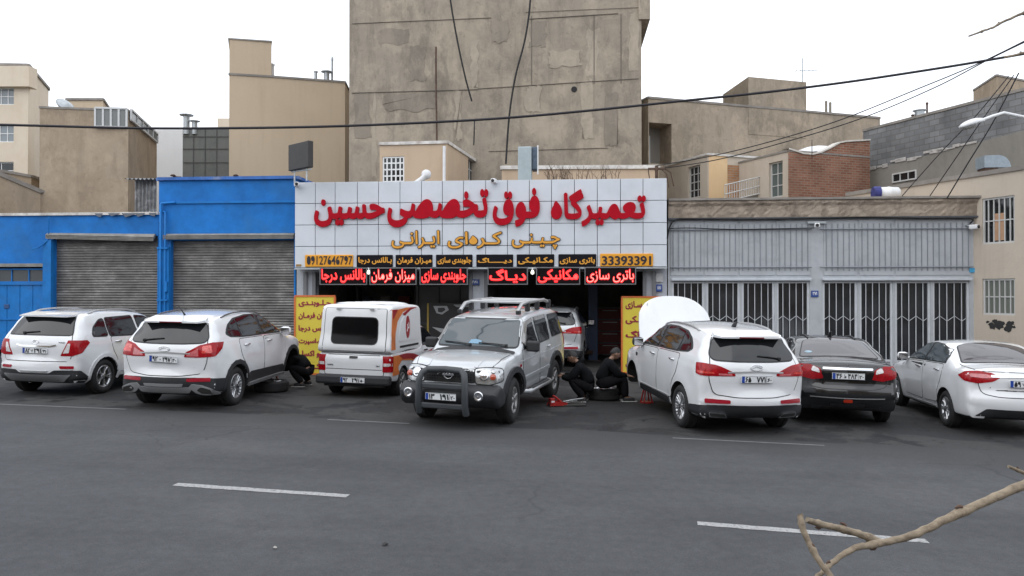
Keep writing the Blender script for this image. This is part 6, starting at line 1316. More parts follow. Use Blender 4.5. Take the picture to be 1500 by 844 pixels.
# ---------------------------------------------------------------- 5 white pick-up with a canopy
def car_pickup():
    sil = [(.5, .30), (.14, .33), (.03, .42), (.01, .6), (.0, .8), (.03, .885), (.15, .905), (1.0, .91), (1.75, .93), (1.84, 1.0), (1.92, 1.3), (2.0, 1.40), (2.2, 1.44), (2.6, 1.42), (2.85, 1.28), (3.12, 1.02), (3.3, .96), (3.65, .90), (3.85, .8), (3.93, .62), (3.93, .45), (3.82, .3), (3.6, .24), (2.0, .24)]
    def rb(x, z): return (.05, .0) if z < .34 else (.05, .03) if x < .1 else (.02, .0) if x < 1.8 else (.09, .04)
    c = Car('pickup_truck', 'small white pickup truck with a boxy canopy and orange swoosh stickers', 'truck', S4(sil, rb), [(0, .78), (.5, .80), (2.8, .80), (3.5, .77), (3.93, .70)], [(.2, .95), (.4, 1.0), (.85, 1.0), (1.0, .97), (1.42, .74), (1.5, .7)], m_wpaint, [(.75, .29), (3.1, .29)], .29, arch=.34)
    cs = S4([(.02, .935), (.03, 1.3), (.07, 1.75), (.12, 1.86), (.25, 1.90), (.8, 1.91), (1.5, 1.91), (1.85, 1.88), (1.95, 1.78), (1.985, 1.4), (2.0, 1.0), (1.9, .935), (1.0, .935)], lambda x, z: (.055, .03) if z > 1.1 else (.012, 0)); vs, fs = shell(cs, [(0, .785), (1.2, .785), (2, .77)], [(.9, 1.0), (1.2, .985), (1.8, .965), (1.95, .945)], step=.06); m_can = mat('white canopy fibreglass', (.68, .69, .70), .4, var=.03)
    cn = link('canopy', mesh_from('canopy', vs, fs, [m_can]), None, c.root); bv = BVHTree.FromPolygons([tuple(v) for v in vs], [tuple(f) for f in fs])
    H = [(-.675, .955), (.675, .955), (.655, 1.80), (-.655, 1.80)]
    c.patch('canopy_hatch', H, 'B', m_can, .006, parent=cn, bvh=bv, rr=.03); c.patch('hatch_gap', H, 'B', m_seam, .0025, parent=cn, bvh=bv, rr=.03, gr=.013)
    W_ = [(-.49, 1.10), (.49, 1.10), (.48, 1.62), (-.48, 1.62)]
    c.patch('hatch_window', W_, 'B', mat('black hatch glass', (.003, .003, .004), .15, spec=.15), .014, parent=cn, bvh=bv, rr=.1); c.patch('window_seal', W_, 'B', black_plastic, .010, parent=cn, bvh=bv, rr=.1, gr=.02)
    for s_ in (1, -1): mb = MB(); mb.box((.045, s_ * .36, 1.80), (.03, .1, .05), bev=.008); mb.build('hinge', m_satin, cn)
    for i in range(4):
        mb = MB(); mb.lathe([(.001, .05), (.1, .045), (.16, .02), (.19, -.01)], c=(.35 + i * .42, 0, 1.905), n=14, caps=False, M=Matrix.Translation((.35 + i * .42, 0, 1.905)) @ Matrix.Diagonal((.6, 3.0, .7, 1))); mb.build('roof_rib', m_can, cn)
    mb = MB(); text_mb('ایران', .14, .07, (.02, .02), .004, True, facing((.012, -.02, 1.035), (-1, 0, 0)), mb); mb.build('canopy_badge', m_ptxt, cn)
    T = [(-.63, .47), (.63, .47), (.63, .86), (-.63, .86)]; tg = c.patch('tailgate', T, 'B', m_wpaint, .006, rr=.03); c.patch('tailgate_gap', T, 'B', m_seam, .0025, parent=tg, rr=.03, gr=.013)
    c.patch('tailgate_handle', [(-.09, .80), (.09, .80), (.09, .845), (-.09, .845)], 'B', black_plastic, .014, rr=.015, parent=tg); c.band('tailgate_crease', [(-.6, .58), (.6, .58)], .012, 'B', m_seam, .008, parent=tg)
    badge_text(c, 'SAIPA', c.surf((0, .5, .66), (-1, 0, 0))[0] - Vector((.012, 0, 0)), (-1, 0, 0), .13, .026, m_ptxt); badge_text(c, '151', c.surf((0, -.52, .66), (-1, 0, 0))[0] - Vector((.012, 0, 0)), (-1, 0, 0), .07, .026, m_ptxt)
    mb = MB(); mb.box((.02, 0, .37), (.18, 1.6, .19), bev=.045); mb.box((.08, 0, .26), (.1, 1.3, .08), bev=.02); mb.build('bumper', m_clad, c.root); plate_on(c, (-.075, -.02, .37), (-1, 0, 0), ('۹۲ م ۲۹۱', '۵۰'))
    m_sw = mat('orange swoosh', (.62, .17, .04), .35, var=.25, vs=3); m_sr = mat('dark red swoosh', (.3, .012, .02), .35, var=.15)
    def side(s_):
        k = 'L' if s_ > 0 else 'R'
        l = c.patch('tail_light', my([(.0, .64, .54), (.0, .64, .86), (.06, .79, .86), (.14, .80, .85), (.14, .80, .55), (.05, .78, .54)], s_), (-1, s_ * .8, 0), m_lred, .014, rr=.02); c.patch('clear_lens', my([(.0, .655, .66), (.0, .655, .72), (.09, .79, .72), (.09, .79, .66)], s_), (-1, s_ * .8, 0), m_lclr, .018, parent=l, rr=.005, thick=.003)
        d = door_(c, [(1.95, .36), (2.75, .34), (2.95, .6), (2.98, .93), (1.95, .97)], s_, 2.15, .86, black_plastic); glass_(c, [(2.0, .995), (2.92, .97), (2.78, 1.14), (2.58, 1.335), (2.1, 1.35)], k, parent=d, rr=.03)
        mirror_(c, 2.86, .98, m_wpaint, s_, (.1, .17, .12), .1)
        c.patch('canopy_panel', [(.5, 1.13), (1.8, 1.13), (1.78, 1.72), (1.0, 1.74), (.62, 1.55), (.52, 1.3)], k, m_can, .008, parent=cn, bvh=bv, rr=.08); 
        c.patch('canopy_sticker', [(.06, .98), (.3, .98), (.3, 1.3), (.42, 1.55), (.75, 1.74), (1.3, 1.83), (.95, 1.83), (.5, 1.8), (.14, 1.8)], k, m_sw, .004, parent=cn, bvh=bv, rr=.02); c.patch('canopy_sticker', [(.72, 1.70), (1.2, 1.83), (1.65, 1.83), (1.2, 1.78), (.85, 1.66)], k, m_sr, .011, parent=cn, bvh=bv, rr=.02, label='dark red canopy sticker'); c.patch('canopy_sticker', [(.06, 1.62), (.2, 1.60), (.45, 1.8), (.12, 1.8)], k, m_sr, .0055, parent=cn, bvh=bv, rr=.02)
        e = c.patch('round_sticker', [(1.02 + .13 * cos(q), 1.42 + .24 * sin(q)) for q in [2 * pi * j / 20 for j in range(20)]], k, m_sr, .013, parent=cn, bvh=bv, rr=0, res=.04); 
        h = bv.ray_cast(Vector((1.02, s_ * 4, 1.42)), Vector((0, -s_, 0))); mb = MB(); tq = facing(h[0] + h[1] * .014, h[1]); text_mb('آذ' if 0 else 'در', .15, .2, (.03, .03), .004, True, tq, mb); mb.build('sticker_mark', m_wp, cn)
        c.patch('vent_slot', [(.55, 1.0), (1.75, 1.0), (1.75, 1.045), (.55, 1.045)], k, m_seam, .006, parent=cn, bvh=bv, rr=.01)
        c.patch('bed_sticker', [(.15, .45), (.5, .47), (.42, .62), (.62, .74), (1.2, .70), (1.7, .60), (1.7, .74), (1.1, .84), (.5, .86), (.15, .86)], k, m_sw, .005, rr=.03); c.patch('bed_sticker', [(.45, .86), (.7, .76), (1.2, .74), (1.9, .58), (2.3, .62), (2.55, .78), (2.7, .86), (2.3, .80), (1.9, .72), (1.3, .84), (.9, .87)], k, m_sr, .009, rr=.03, label='dark red bed sticker')
        if s_ < 0: h = c.surf((2.2, 0, .72), (0, s_, 0)); badge_text(c, '0216666', h[0] + h[1] * .014, h[1], .4, .07, m_wp, name='phone_lettering') if 0 else None
    both(side); mb = MB(); p, n = c.surf((1.97, 0, 1.2), (-1, 0, 0)); 
    wheels(c, .29, .18, .79, 6, 'fat', rimmat=m_rimd); c.place((.75, .70, 0), gnd(493, 574), 12); return c
# ---------------------------------------------------------------- 6, 7 two saloons
def car_saloon(name, label, paint, txt, kind, group=None):
    bk_ = kind == 'black'
    sil = [(.6, .27), (.18, .29), (.04, .40), (0, .56), (.02, .68), (.06, .76), (.05, .95), (.10, 1.07), (.22, 1.125), (.5, 1.145), (.78, 1.165), (1.0, 1.26), (1.35, 1.40), (1.65, 1.465), (2.1, 1.485), (2.5, 1.44), (2.95, 1.25), (3.38, 1.03), (3.7, .985), (4.1, .91), (4.38, .78), (4.52, .6), (4.54, .45), (4.45, .29), (4.2, .23), (3.9, .22), (2.2, .22)]
    def rb(x, z): return (.06, .0) if z < .3 else (.11, .13) if x < .2 else (.1, .06) if x < .8 else (.09, .07) if x < 1.6 else (.09, .035) if z > 1.42 else (.09, .09) if z > 1.02 else (.1, .04) if x < 4.15 else (.13, .18)
    W_ = .87 if bk_ else .88
    c = Car(name, label, 'car', S4(sil, rb), [(0, W_ - .09), (.5, W_ - .02), (1.2, W_), (3.2, W_), (3.9, W_ - .03), (4.54, .78)], [(.22, .94), (.42, .985), (.6, 1.0), (.82, 1.0), (.98, .98), (1.1, .94), (1.35, .79), (1.45, .735), (1.55, .70)], paint, [(1.02, .315), (3.7, .315)], .315, flare=[(1.02, .315, .4, .016), (3.7, .315, .4, .016)], group=group)
    rg = [(.86, -.66), (.80, -.4), (.78, 0), (.80, .4), (.86, .66), (1.46, .52), (1.56, .3), (1.58, 0), (1.56, -.3), (1.46, -.52)]
    g = c.patch('rear_window', rg, 'T', mat('rear saloon glass', (.06, .055, .06), .05, spec=.8), .009, rr=.06); c.patch('window_seal', rg, 'T', black_plastic, .005, parent=g, rr=.06, gr=.022)
    td = [(-.62, .70), (-.4, .66), (.4, .66), (.62, .70), (.68, .9), (.66, 1.05), (-.66, 1.05), (-.68, .9)]; t_ = c.patch('boot_lid', td, 'B', paint, .006, rr=.07); c.patch('boot_gap', td, 'B', m_seam if not bk_ else mat('grey gap', (.05, .05, .055), .7), .0025, parent=t_, rr=.07, gr=.012)
    if not bk_: c.band('boot_gap', [(.2, -.69), (.84, -.71)], .012, 'T', m_seam, .004); c.band('boot_gap', [(.2, .69), (.84, .71)], .012, 'T', m_seam, .004)
    mbr = mat('bright chrome', (.85, .86, .88), .1, metal=1)
    c.band('chrome_strip', [(-.40, 1.0), (.40, 1.0)] if bk_ else [(-.5, .985), (0, .995), (.5, .985)], .03, 'B', mbr, .022, rr=.01)
    plate_on(c, c.surf((0, 0, .88), (-1, 0, 0))[0] - Vector((.015, 0, 0)), (-1, 0, 0), txt)
    if bk_:
        c.patch('plate_recess', [(-.43, .72), (.43, .72), (.5, .96), (-.5, .96)], 'B', mat('gloss black trim', (.004, .004, .005), .12), .008, rr=.05)
        mb = MB(); p = c.surf((0, 0, 1.055), (-1, 0, 0))[0] - Vector((.012, 0, 0)); mb.prism([(0, .035), (.025, .01), (.018, -.03), (0, -.04), (-.018, -.03), (-.025, .01)], 0, .012, T=facing(p, (-1, 0, 0))); mb.build('emblem', chrome, c.root)
        badge_text(c, 'DENA', c.surf((0, -.5, 1.035), (-1, 0, 0))[0] - Vector((.012, 0, 0)), (-1, 0, 0), .15, .035); p, n = c.surf((1.75, 0, 3), (0, 0, 1)); mb = MB(); mb.tube([p - Vector((0, 0, .02)), p + Vector((-.05, 0, .05)), p + Vector((-.15, 0, .1))], [.05, .035, .012], 6); mb.build('antenna', black_plastic, c.root)
        mb = MB(); q = c.surf((.98, .5, 3), (0, 0, 1)); mb.lathe([(.001, .012), (.05, .011), (.052, .004)], M=facing(q[0] + q[1] * .004, q[1]) @ Matrix.Diagonal((1.3, .8, 1, 1)), n=16, caps=False); mb.build('sticker', mat('pale blue sticker', (.3, .42, .5), .4), g)
        c.patch('bumper_light', [(-.075, .435), (.075, .435), (.07, .485), (-.07, .485)], 'B', mat('red fog lens', (.42, .03, .01), .3), .014, rr=.02); c.band('bumper_trim', [(-.6, .51), (0, .505), (.6, .51)], .012, 'B', m_satin, .01)
    else:
        badge_text(c, 'S30', c.surf((0, .55, .80), (-1, 0, 0))[0] - Vector((.012, 0, 0)), (-1, 0, 0), .12, .03); c.patch('bumper_cladding', [(-.56, .455), (.56, .455), (.72, .33), (-.72, .33)], 'B', m_clad, .01, rr=.03)
        # curved arm of a reading lamp shape seen through the rear window
    def side(s_):
        D = (-1, s_ * 1.1, 0); k = 'L' if s_ > 0 else 'R'
        if bk_: l = c.patch('tail_light', my([(.03, .46, .83), (.03, .52, .99), (.1, .7, 1.05), (.34, .86, 1.05), (.36, .86, .98), (.15, .84, .85), (.05, .66, .80)], s_), D, m_lred, .013, rr=.02); c.patch('clear_lens', my([(.03, .52, .92), (.04, .54, .985), (.07, .66, 1.03), (.07, .66, .95)], s_), D, m_lclr, .017, parent=l, rr=.02, thick=.004)
        else: l = c.patch('tail_light', my([(.04, .42, .97), (.04, .6, 1.035), (.12, .78, 1.06), (.3, .85, 1.035), (.5, .87, .96), (.3, .86, .89), (.1, .75, .86), (.04, .55, .90)], s_), D, m_lred, .013, rr=.03); c.patch('pale_lens', my([(.04, .5, .965), (.06, .66, 1.01), (.15, .8, 1.015), (.28, .85, .98), (.15, .8, .955), (.06, .66, .95)], s_), D, mat('pale red lens', (.5, .12, .13), .1, coat=1), .017, parent=l, rr=.02, thick=.004)  # white saloon: paler red inset laid over the lens
        d = door_(c, [(1.36, .40), (2.06, .36), (2.13, .6), (2.13, 1.05), (1.2, 1.075), (1.24, .8), (1.36, .6)], s_, 1.42, .965, paint if bk_ else chrome); d2 = door_(c, [(2.15, .36), (3.1, .36), (3.2, .6), (3.18, 1.01), (2.15, 1.045)], s_, 2.36, .95, paint if bk_ else chrome)
        gm = m_cglass if bk_ else mat('clear dark glass', (.03, .042, .05), .05, spec=.8)
        if not bk_: c.patch('window_surround', [(1.12, 1.10), (2.1, 1.075), (3.16, 1.035), (2.9, 1.2), (2.5, 1.375), (2.1, 1.425), (1.7, 1.41), (1.35, 1.33), (1.16, 1.22)], k, black_plastic, .006, rr=.04)
        glass_(c, [(1.16, 1.115), (2.09, 1.09), (2.07, 1.405), (1.72, 1.395), (1.38, 1.315), (1.19, 1.21)], k, parent=d, rr=.04, m=gm, seal=bk_, trim=m_satin); glass_(c, [(2.16, 1.088), (3.08, 1.053), (2.86, 1.195), (2.48, 1.355), (2.14, 1.405)], k, parent=d2, rr=.03, m=gm, seal=bk_, trim=m_satin)
        mirror_(c, 3.02, 1.03, paint, s_, (.12, .2, .14), .12)
        c.band('sill_trim', [(1.45, .30), (3.2, .27)], .03, k, m_clad if bk_ else m_satin, .012)
    both(side)
    if bk_: rails_(c, 1.6, 2.5, .42, m_clad, .012)
    wheels(c, .315, .2, W_ - .005, 7 if not bk_ else 5, 'twin'); return c
car_crossover()
cB = car_suv('white crossover with black cladding and its nose jacked up, beside the yellow left board', ('۹۲ ه ۲۹۷', '۴۰'), True, m_wpaint, skip=((1, -1),), group='white cars parked outside the shops')
cB.place((.95, -.81, 0), gnd(340, 593), 6, pitch=R(2.4))
cC = car_suv('white crossover with its bonnet raised and front wheel off', ('۶۵ د ۷۷۱', '۶۰'), False, m_wpaint, skip=((1, 1),), group='white cars parked outside the shops')
cC.place((.95, .81, 0), gnd(1002, 625), -8.5, pitch=R(2.6))
# raised bonnet
mb = MB(); n = 12; rows = []
for i in range(9):
    t = i / 8; ln = .98 * t; hwid = .78 - .12 * t ** 3 - .12 * max(0, t - .8) * 4 * .8
    ang = R(76) - R(22) * t; x = 3.52 + ln * cos(R(72)) + .1 * t * t; z = 1.13 + ln * sin(R(72)) - .03 * t * t
    rows.append([(x + .05 * (1 - (2 * j / n - 1) ** 2), hwid * (2 * j / n - 1), z + .02 * (1 - (2 * j / n - 1) ** 2) - (.13 * abs(2 * j / n - 1) ** 3 * t)) for j in range(n + 1)])
vs = [p for r in rows for p in r]; m_ = n + 1; fs = [(i * m_ + j, i * m_ + j + 1, (i + 1) * m_ + j + 1, (i + 1) * m_ + j) for i in range(8) for j in range(n)]
b2 = [(x + .035, y, z - .012) for x, y, z in vs]; N0 = len(vs)
fs2 = [tuple(q + N0 for q in f[::-1]) for f in fs]; per = [j for j in range(m_)] + [i * m_ + n for i in range(1, 9)] + [8 * m_ + j for j in range(n - 1, -1, -1)] + [i * m_ for i in range(7, 0, -1)]
fs3 = [(per[(i + 1) % len(per)], per[i], per[i] + N0, per[(i + 1) % len(per)] + N0) for i in range(len(per))]
link('bonnet', mesh_from('bonnet', vs + b2, fs + fs2 + fs3, [m_wpaint], ang=60), None, cC.root)
mb = MB(); mb.tube([(4.3, .6, .98), (3.85, .55, 1.9)], .008, 5); mb.build('bonnet_stay', m_satin, cC.root)
mb = MB(); MY = Matrix.Rotation(-pi / 2, 4, 'X'); mb.lathe([(.03, -.05), (.16, -.05), (.16, -.02), (.09, 0), (.08, .05), (.03, .06)], M=Matrix.Translation((3.57, .72, .36)) @ MY, n=20); mb.build('brake_disc', mat('bare brake disc', (.22, .21, .2), .5, metal=.7), cC.root)
mb = MB(); mb.box((3.62, .66, .45), (.2, .12, .22), bev=.03); mb.tube([(3.57, .6, .36), (3.5, .1, .36)], .05, 6); mb.tube([(3.57, .62, .4), (3.57, .5, .85)], .06, 8); mb.build('suspension', m_disc, cC.root)
p, n_ = cC.surf((3.32, 0, .93), (0, 1, 0)); mb = MB(); mb.box(p, (.09, .02, .07), bev=.01); mb.build('side_badge', m_ptxt, cC.root)
mb = MB(); mb.prism([(1.0, -.52), (1.0, .52), (2.2, .5), (2.2, -.5)], 1.728, 1.735); mb.build('sunroof', m_cglass, cC.root) if 0 else cC.patch('sunroof', [(1.75, -.5), (1.75, .5), (2.4, .48), (2.4, -.48)], 'T', m_cglass, .006, rr=.08)
car_offroad(); car_pickup()
cD = car_saloon('saloon_car', 'black saloon with a white number plate parked between two white cars', m_black, ('۴۶ ط ۴۸۴', '۲۰'), 'black'); cD.place((1.02, -.77, 0), gnd(1290, 617), 12)
cE = car_saloon('saloon_car', 'white saloon cut off by the right edge, beside the black saloon', m_wpaint, ('۵۹ ب ۳۷۲', '۶۰'), 'white', 'white cars parked outside the shops'); cE.place((1.02, .78, 0), gnd(1391, 625), 10)
cF = car_suv('silver estate car standing in the mouth of the right bay', ('۲۵ ب ۴۷۲', '۶۰'), False, m_silver, name='estate_car'); q = atz(803, 430, 21.3); cF.place((0, 0, 0), (q.x, q.y, gz(q.x) + .1), 9)
# ================================================================ people (one skinned body each; clothes, shoes and hair as children)
m_skin = mat('skin', (.27, .155, .105), .55, var=.1, vs=20); m_hair = mat('black hair', (.008, .007, .007), .6); m_jkt = mat('black work jacket', (.0075, .008, .0095), .9, spec=.1, var=.35, vs=9, bump=.5, bs=9); m_trs = mat('black work trousers', (.009, .009, .0105), .9, spec=.1, var=.4, vs=7, bump=.5, bs=8); m_shoe = mat('dark shoe', (.02, .02, .022), .6); m_sole = mat('pale shoe sole', (.35, .35, .34), .7)
def skin_mesh(name, verts, edges, rad, sub=2, mats=None):
    me = bpy.data.meshes.new(name); me.from_pydata([tuple(v) for v in verts], edges, []); o = bpy.data.objects.new(name, me); COL.objects.link(o)
    md = o.modifiers.new('s', 'SKIN'); md.use_smooth_shade = True; md.branch_smoothing = .4
    sv = me.skin_vertices[0].data if me.skin_vertices else None
    if sv is None:
        bm = bmesh.new(); bm.from_mesh(me); bm.verts.layers.skin.verify(); bm.to_mesh(me); bm.free(); sv = me.skin_vertices[0].data
    for i, r in enumerate(rad): sv[i].radius = (r, r) if not isinstance(r, tuple) else r; sv[i].use_root = (i == 0)
    m2 = o.modifiers.new('d', 'SUBSURF'); m2.levels = sub; m2.render_levels = sub
    dg = bpy.context.evaluated_depsgraph_get(); r_ = bpy.data.meshes.new_from_object(o.evaluated_get(dg)); bpy.data.objects.remove(o)
    r_.polygons.foreach_set('use_smooth', [True] * len(r_.polygons)); r_.materials.clear(); r_.materials.append(mats); r_.name = name; return r_
class Sk:
    def __init__(s): s.v = []; s.e = []; s.r = []
    def chain(s, pts, rad, start=None):
        k = start
        for p, r in zip(pts, rad):
            s.v.append(Vector(p)); s.r.append(r); i = len(s.v) - 1
            if k is not None: s.e.append((k, i))
            k = i
        return k
def head_mb(c, d, mb):
    """skull, jaw, nose, ears, brow and eyes; d = unit facing direction"""
    f = Vector(d).normalized(); l = Vector((0, 0, 1)).cross(f).normalized(); u = f.cross(l); M = Matrix((f, l, u)).transposed().to_4x4(); M.translation = Vector(c)
    n, k = 20, 14; vs = []
    for i in range(k + 1):
        ph = pi * i / k
        for j in range(n):
            th = 2 * pi * j / n; x, y, z = sin(ph) * cos(th), sin(ph) * sin(th), cos(ph)
            X, Y, Z = x * .098, y * .076, z * .118
            if z < 0: Y *= 1 - .30 * (-z) ** 1.3; X = X * (1 - .12 * -z) + (.012 * -z if x > 0 else .02 * -z * 1)
            if x > .8 and -.15 < z < .2 and abs(y) > .2: X -= .008
            vs.append(M @ Vector((X, Y, Z)))
    fs = [(i * n + j, (i + 1) * n + j, (i + 1) * n + (j + 1) % n, i * n + (j + 1) % n) for i in range(k) for j in range(n)]
    mb.add(vs, fs, 0, True)
    nz_ = [(.092, 0, .03), (.122, 0, -.022), (.118, 0, -.034), (.09, 0, -.04)]; mb.add([M @ Vector((a, w * s_, b)) for (a, _, b), w in zip(nz_, (.008, .016, .017, .012)) for s_ in (1, -1)], [(0, 1, 3, 2), (2, 3, 5, 4), (4, 5, 7, 6), (0, 2, 4, 6), (1, 7, 5, 3)], 0, True)
    for s_ in (1, -1):
        mb.lathe([(.002, 0), (.026, .004), (.03, .014), (.016, .018)], n=12, M=M @ Matrix.Translation((-.005, s_ * .068, -.005)) @ Matrix.Rotation(-s_ * pi / 2, 4, 'X') @ Matrix.Diagonal((.8, 1.2, 1, 1)))
        mb.lathe([(.001, .003), (.01, .001), (.012, -.006)], n=10, m=1, M=M @ Matrix.Translation((.088, s_ * .03, .008)) @ Matrix.Rotation(pi / 2, 4, 'Y'), caps=False)
        mb.box(0, (.014, .034, .008), M=M @ Matrix.Translation((.09, s_ * .03, .032)), m=1)
    mb.box(0, (.012, .042, .007), M=M @ Matrix.Translation((.09, 0, -.066)), m=2, bev=.002)
    return M
m_lip = mat('lips', (.3, .12, .1), .5)
def person(label, loc, rz, J, hood=False, grp='mechanics in black at work outside the shop'):
    o = thing('person', label, 'person', loc, rz, grp); P = J
    # the body under the clothes
    s = Sk(); pv = s.chain([P['pelvis'], P['spine'], P['chest'], P['neck'], Vector(P['neck']).lerp(Vector(P['head']), .55)], [.095, .09, .095, .05, .05]); 
    for k in (1, -1):
        y = lambda n, dy=0: Vector((P[n][0], P[n][1] * k, P[n][2]))
        e = s.chain([y('shoulder'), y('elbow'), y('wrist')], [.048, .036, .026], 2)
        w = y('wrist'); d = (y('hand') - w).normalized(); pal = w + d * .05; s.v.append(pal); s.r.append(.032); s.e.append((e, len(s.v) - 1)); pi_ = len(s.v) - 1
        sd = d.cross(Vector((0, 0, 1))).normalized(); dn = Vector((0, 0, -1))
        for q, ln in ((-.03, .065), (-.01, .08), (.011, .075), (.03, .058)):
            a = pal + d * .035 + sd * q; s.chain([a, a + d * ln * .55 + dn * .012, a + d * ln * .8 + dn * ln * .5], [.0115, .0095, .008], pi_)
        a = pal + sd * -.03 * k; s.chain([a + d * .01 + sd * -.015 * k, a + d * .04 + sd * -.03 * k + dn * .02], [.012, .009], pi_)
        s.chain([y('hip'), y('knee'), y('ankle'), y('toe')], [.075, .052, .04, .034], 0)
    body = skin_mesh('body', s.v, s.e, s.r, 2, m_skin); hm = MB(); M = head_mb(P['head'], P['look'], hm)
    bm = bmesh.new(); bm.from_mesh(body); t = hm.build('t', [m_skin, m_hair, m_lip]); bm.from_mesh(t.data); bpy.data.objects.remove(t); bm.to_mesh(body); bm.free()
    body.materials.append(m_hair); body.materials.append(m_lip); link('body', body, None, o)
    # jacket
    s = Sk(); s.chain([Vector(P['pelvis']).lerp(Vector(P['spine']), .15), P['spine'], P['chest'], Vector(P['chest']).lerp(Vector(P['neck']), .75)], [(.20, .165), (.2, .165), (.21, .175), .10])
    for k in (1, -1):
        y = lambda n: Vector((P[n][0], P[n][1] * k, P[n][2])); s.chain([y('shoulder'), y('elbow'), y('wrist').lerp(y('elbow'), .1)], [.112, .085, .06], 2)
    link('jacket', skin_mesh('jacket', s.v, s.e, s.r, 2, m_jkt), None, o)
    s = Sk(); s.chain([P['pelvis'], Vector(P['pelvis']).lerp(Vector(P['spine']), .3)], [.18, .165])
    for k in (1, -1):
        y = lambda n: Vector((P[n][0], P[n][1] * k, P[n][2])); s.chain([y('hip'), y('knee'), y('ankle')], [.128, .10, .075], 0)
    link('trousers', skin_mesh('trousers', s.v, s.e, s.r, 2, m_trs), None, o)
    for k in (1, -1):
        y = lambda n: Vector((P[n][0], P[n][1] * k, P[n][2])); a, b = y('ankle'), y('toe'); d = Vector((b.x - a.x, b.y - a.y, 0)).normalized(); mb = MB()
        s = Sk(); s.chain([Vector((a.x, a.y, .055)) - d * .05, Vector((a.x, a.y, .06)) + d * .06, Vector((b.x, b.y, .045))], [.048, .052, .042]); sh = link('shoe', skin_mesh('shoe', s.v, s.e, s.r, 2, m_shoe), None, o)
        c = Vector((a.x, a.y, 0)).lerp(Vector((b.x, b.y, 0)), .5); mb.box((c.x, c.y, .013), (.29, .095, .024), math.atan2(d.y, d.x), bev=.01); mb.build('sole', m_sole, sh)
    # hair: a cap over crown and back of the head
    f, l, u = M.col[0].xyz, M.col[1].xyz, M.col[2].xyz; c = M.translation; mb = MB(); n, k = 22, 9; vs = []; r_ = random.Random(3)
    for i in range(k + 1):
        for j in range(n):
            th = 2 * pi * j / n; lim = 1.05 + .75 * (1 - cos(th)) / 2 * 1.15; ph = lim * i / k; q = 1 + r_.uniform(-.02, .05)
            vs.append(c + f * (.104 * sin(ph) * cos(th) * q - .006) + l * (.083 * sin(ph) * sin(th) * q) + u * (.124 * cos(ph) * q + .004))
    mb.add(vs, [(i * n + j, (i + 1) * n + j, (i + 1) * n + (j + 1) % n, i * n + (j + 1) % n) for i in range(k) for j in range(n)], 0, True); mb.build('hair', m_hair, o)
    if hood: mb = MB(); cc = Vector(P['neck']) - f * .05; mb.lathe([(.05, -.05), (.105, -.03), (.115, .01), (.09, .04)], n=16, M=Matrix.Translation(cc - f * .03 - Vector((0, 0, .035))) @ Matrix.Rotation(R(40), 4, 'Y')); mb.build('hood', m_jkt, o)
    return o
SQ = dict(pelvis=(0, 0, .30), spine=(.05, 0, .50), chest=(.16, 0, .68), neck=(.27, 0, .81), head=(.36, 0, .90), look=(.9, 0, -.45), shoulder=(.19, .17, .70), elbow=(.38, .23, .48), wrist=(.58, .15, .52), hand=(.7, .13, .54), hip=(0, .1, .28), knee=(.40, .2, .46), ankle=(.10, .17, .09), toe=(.30, .19, .045))
ST = dict(pelvis=(0, 0, .37), spine=(.04, 0, .56), chest=(.13, 0, .75), neck=(.23, 0, .88), head=(.31, 0, .975), look=(.92, 0, -.4), shoulder=(.15, .17, .78), elbow=(.32, .22, .55), wrist=(.53, .13, .53), hand=(.66, .11, .52), hip=(0, .1, .36), knee=(.44, .17, .50), ankle=(.47, .16, .09), toe=(.67, .18, .045))
BD = dict(pelvis=(0, 0, .36), spine=(.12, 0, .52), chest=(.28, 0, .62), neck=(.41, 0, .68), head=(.50, 0, .74), look=(.9, 0, -.45), shoulder=(.3, .17, .62), elbow=(.42, .22, .40), wrist=(.60, .13, .46), hand=(.7, .1, .5), hip=(0, .1, .33), knee=(.36, .2, .44), ankle=(.06, .17, .09), toe=(.26, .19, .045))
def face_img(deg): return math.atan2((CR * cos(R(deg)) + CD * sin(R(deg))).y, (CR * cos(R(deg)) + CD * sin(R(deg))).x)
g1 = gnd(864, 588); person('man in black hoodie squatting beside the rear wheel of the off road car, facing left', g1, face_img(168), SQ, True)
g2 = gnd(880, 588); person('man in black sitting on a tyre, facing right towards the raised crossover', g2, face_img(8), ST)
g3 = gnd(452, 566); person('man in black crouching with his head in the front wheel arch of the jacked crossover', g3, face_img(168), BD, True)
# ================================================================ small things on the yard
def spare_tyre(lab, px, py, R_, wd, lift=0):
    p = gnd(px, py); a, b, c = wheel_meshes(R_, wd, 7, 'twin', R_ * .64); o = thing('loose_wheel', lab, 'wheel', (p.x, p.y, p.z + wd / 2 + lift), .4, 'wheels taken off and laid on the ground')
    for n, me in (('hub', a), ('tyre', b), ('rim', c)):
        q = link(n, me, None, o); q.rotation_euler = (R(90), 0, .3)
spare_tyre('wheel lying flat under the sill of the jacked crossover, left of the squatting man', 398, 573, .345, .23)
spare_tyre('wheel lying flat with the seated man on top of it', 884, 585, .345, .25)
m_jred = mat('red jack paint', (.34, .014, .012), .45, var=.25, vs=12)
def jack_stand(lab, px, py, h=.46):
    p = gnd(px, py); o = thing('jack_stand', lab, 'jack stand', p, .3, 'red jack stands'); mb = MB()
    for a in range(4): q = Vector((cos(a * pi / 2 + .78), sin(a * pi / 2 + .78), 0)); mb.tube([q * .13, q * .045 + Vector((0, 0, h * .7))], .016, 5)
    mb.lathe([(.15, 0), (.155, .012), (.12, .03)], n=4, M=Matrix.Rotation(0, 4, 'Z')); mb.build('frame', m_jred, o); mb = MB(); mb.cyl((0, 0, h * .55), .022, h * .45, n=10); mb.box((0, 0, h), (.09, .05, .03), bev=.008); mb.build('post', m_jred, o)
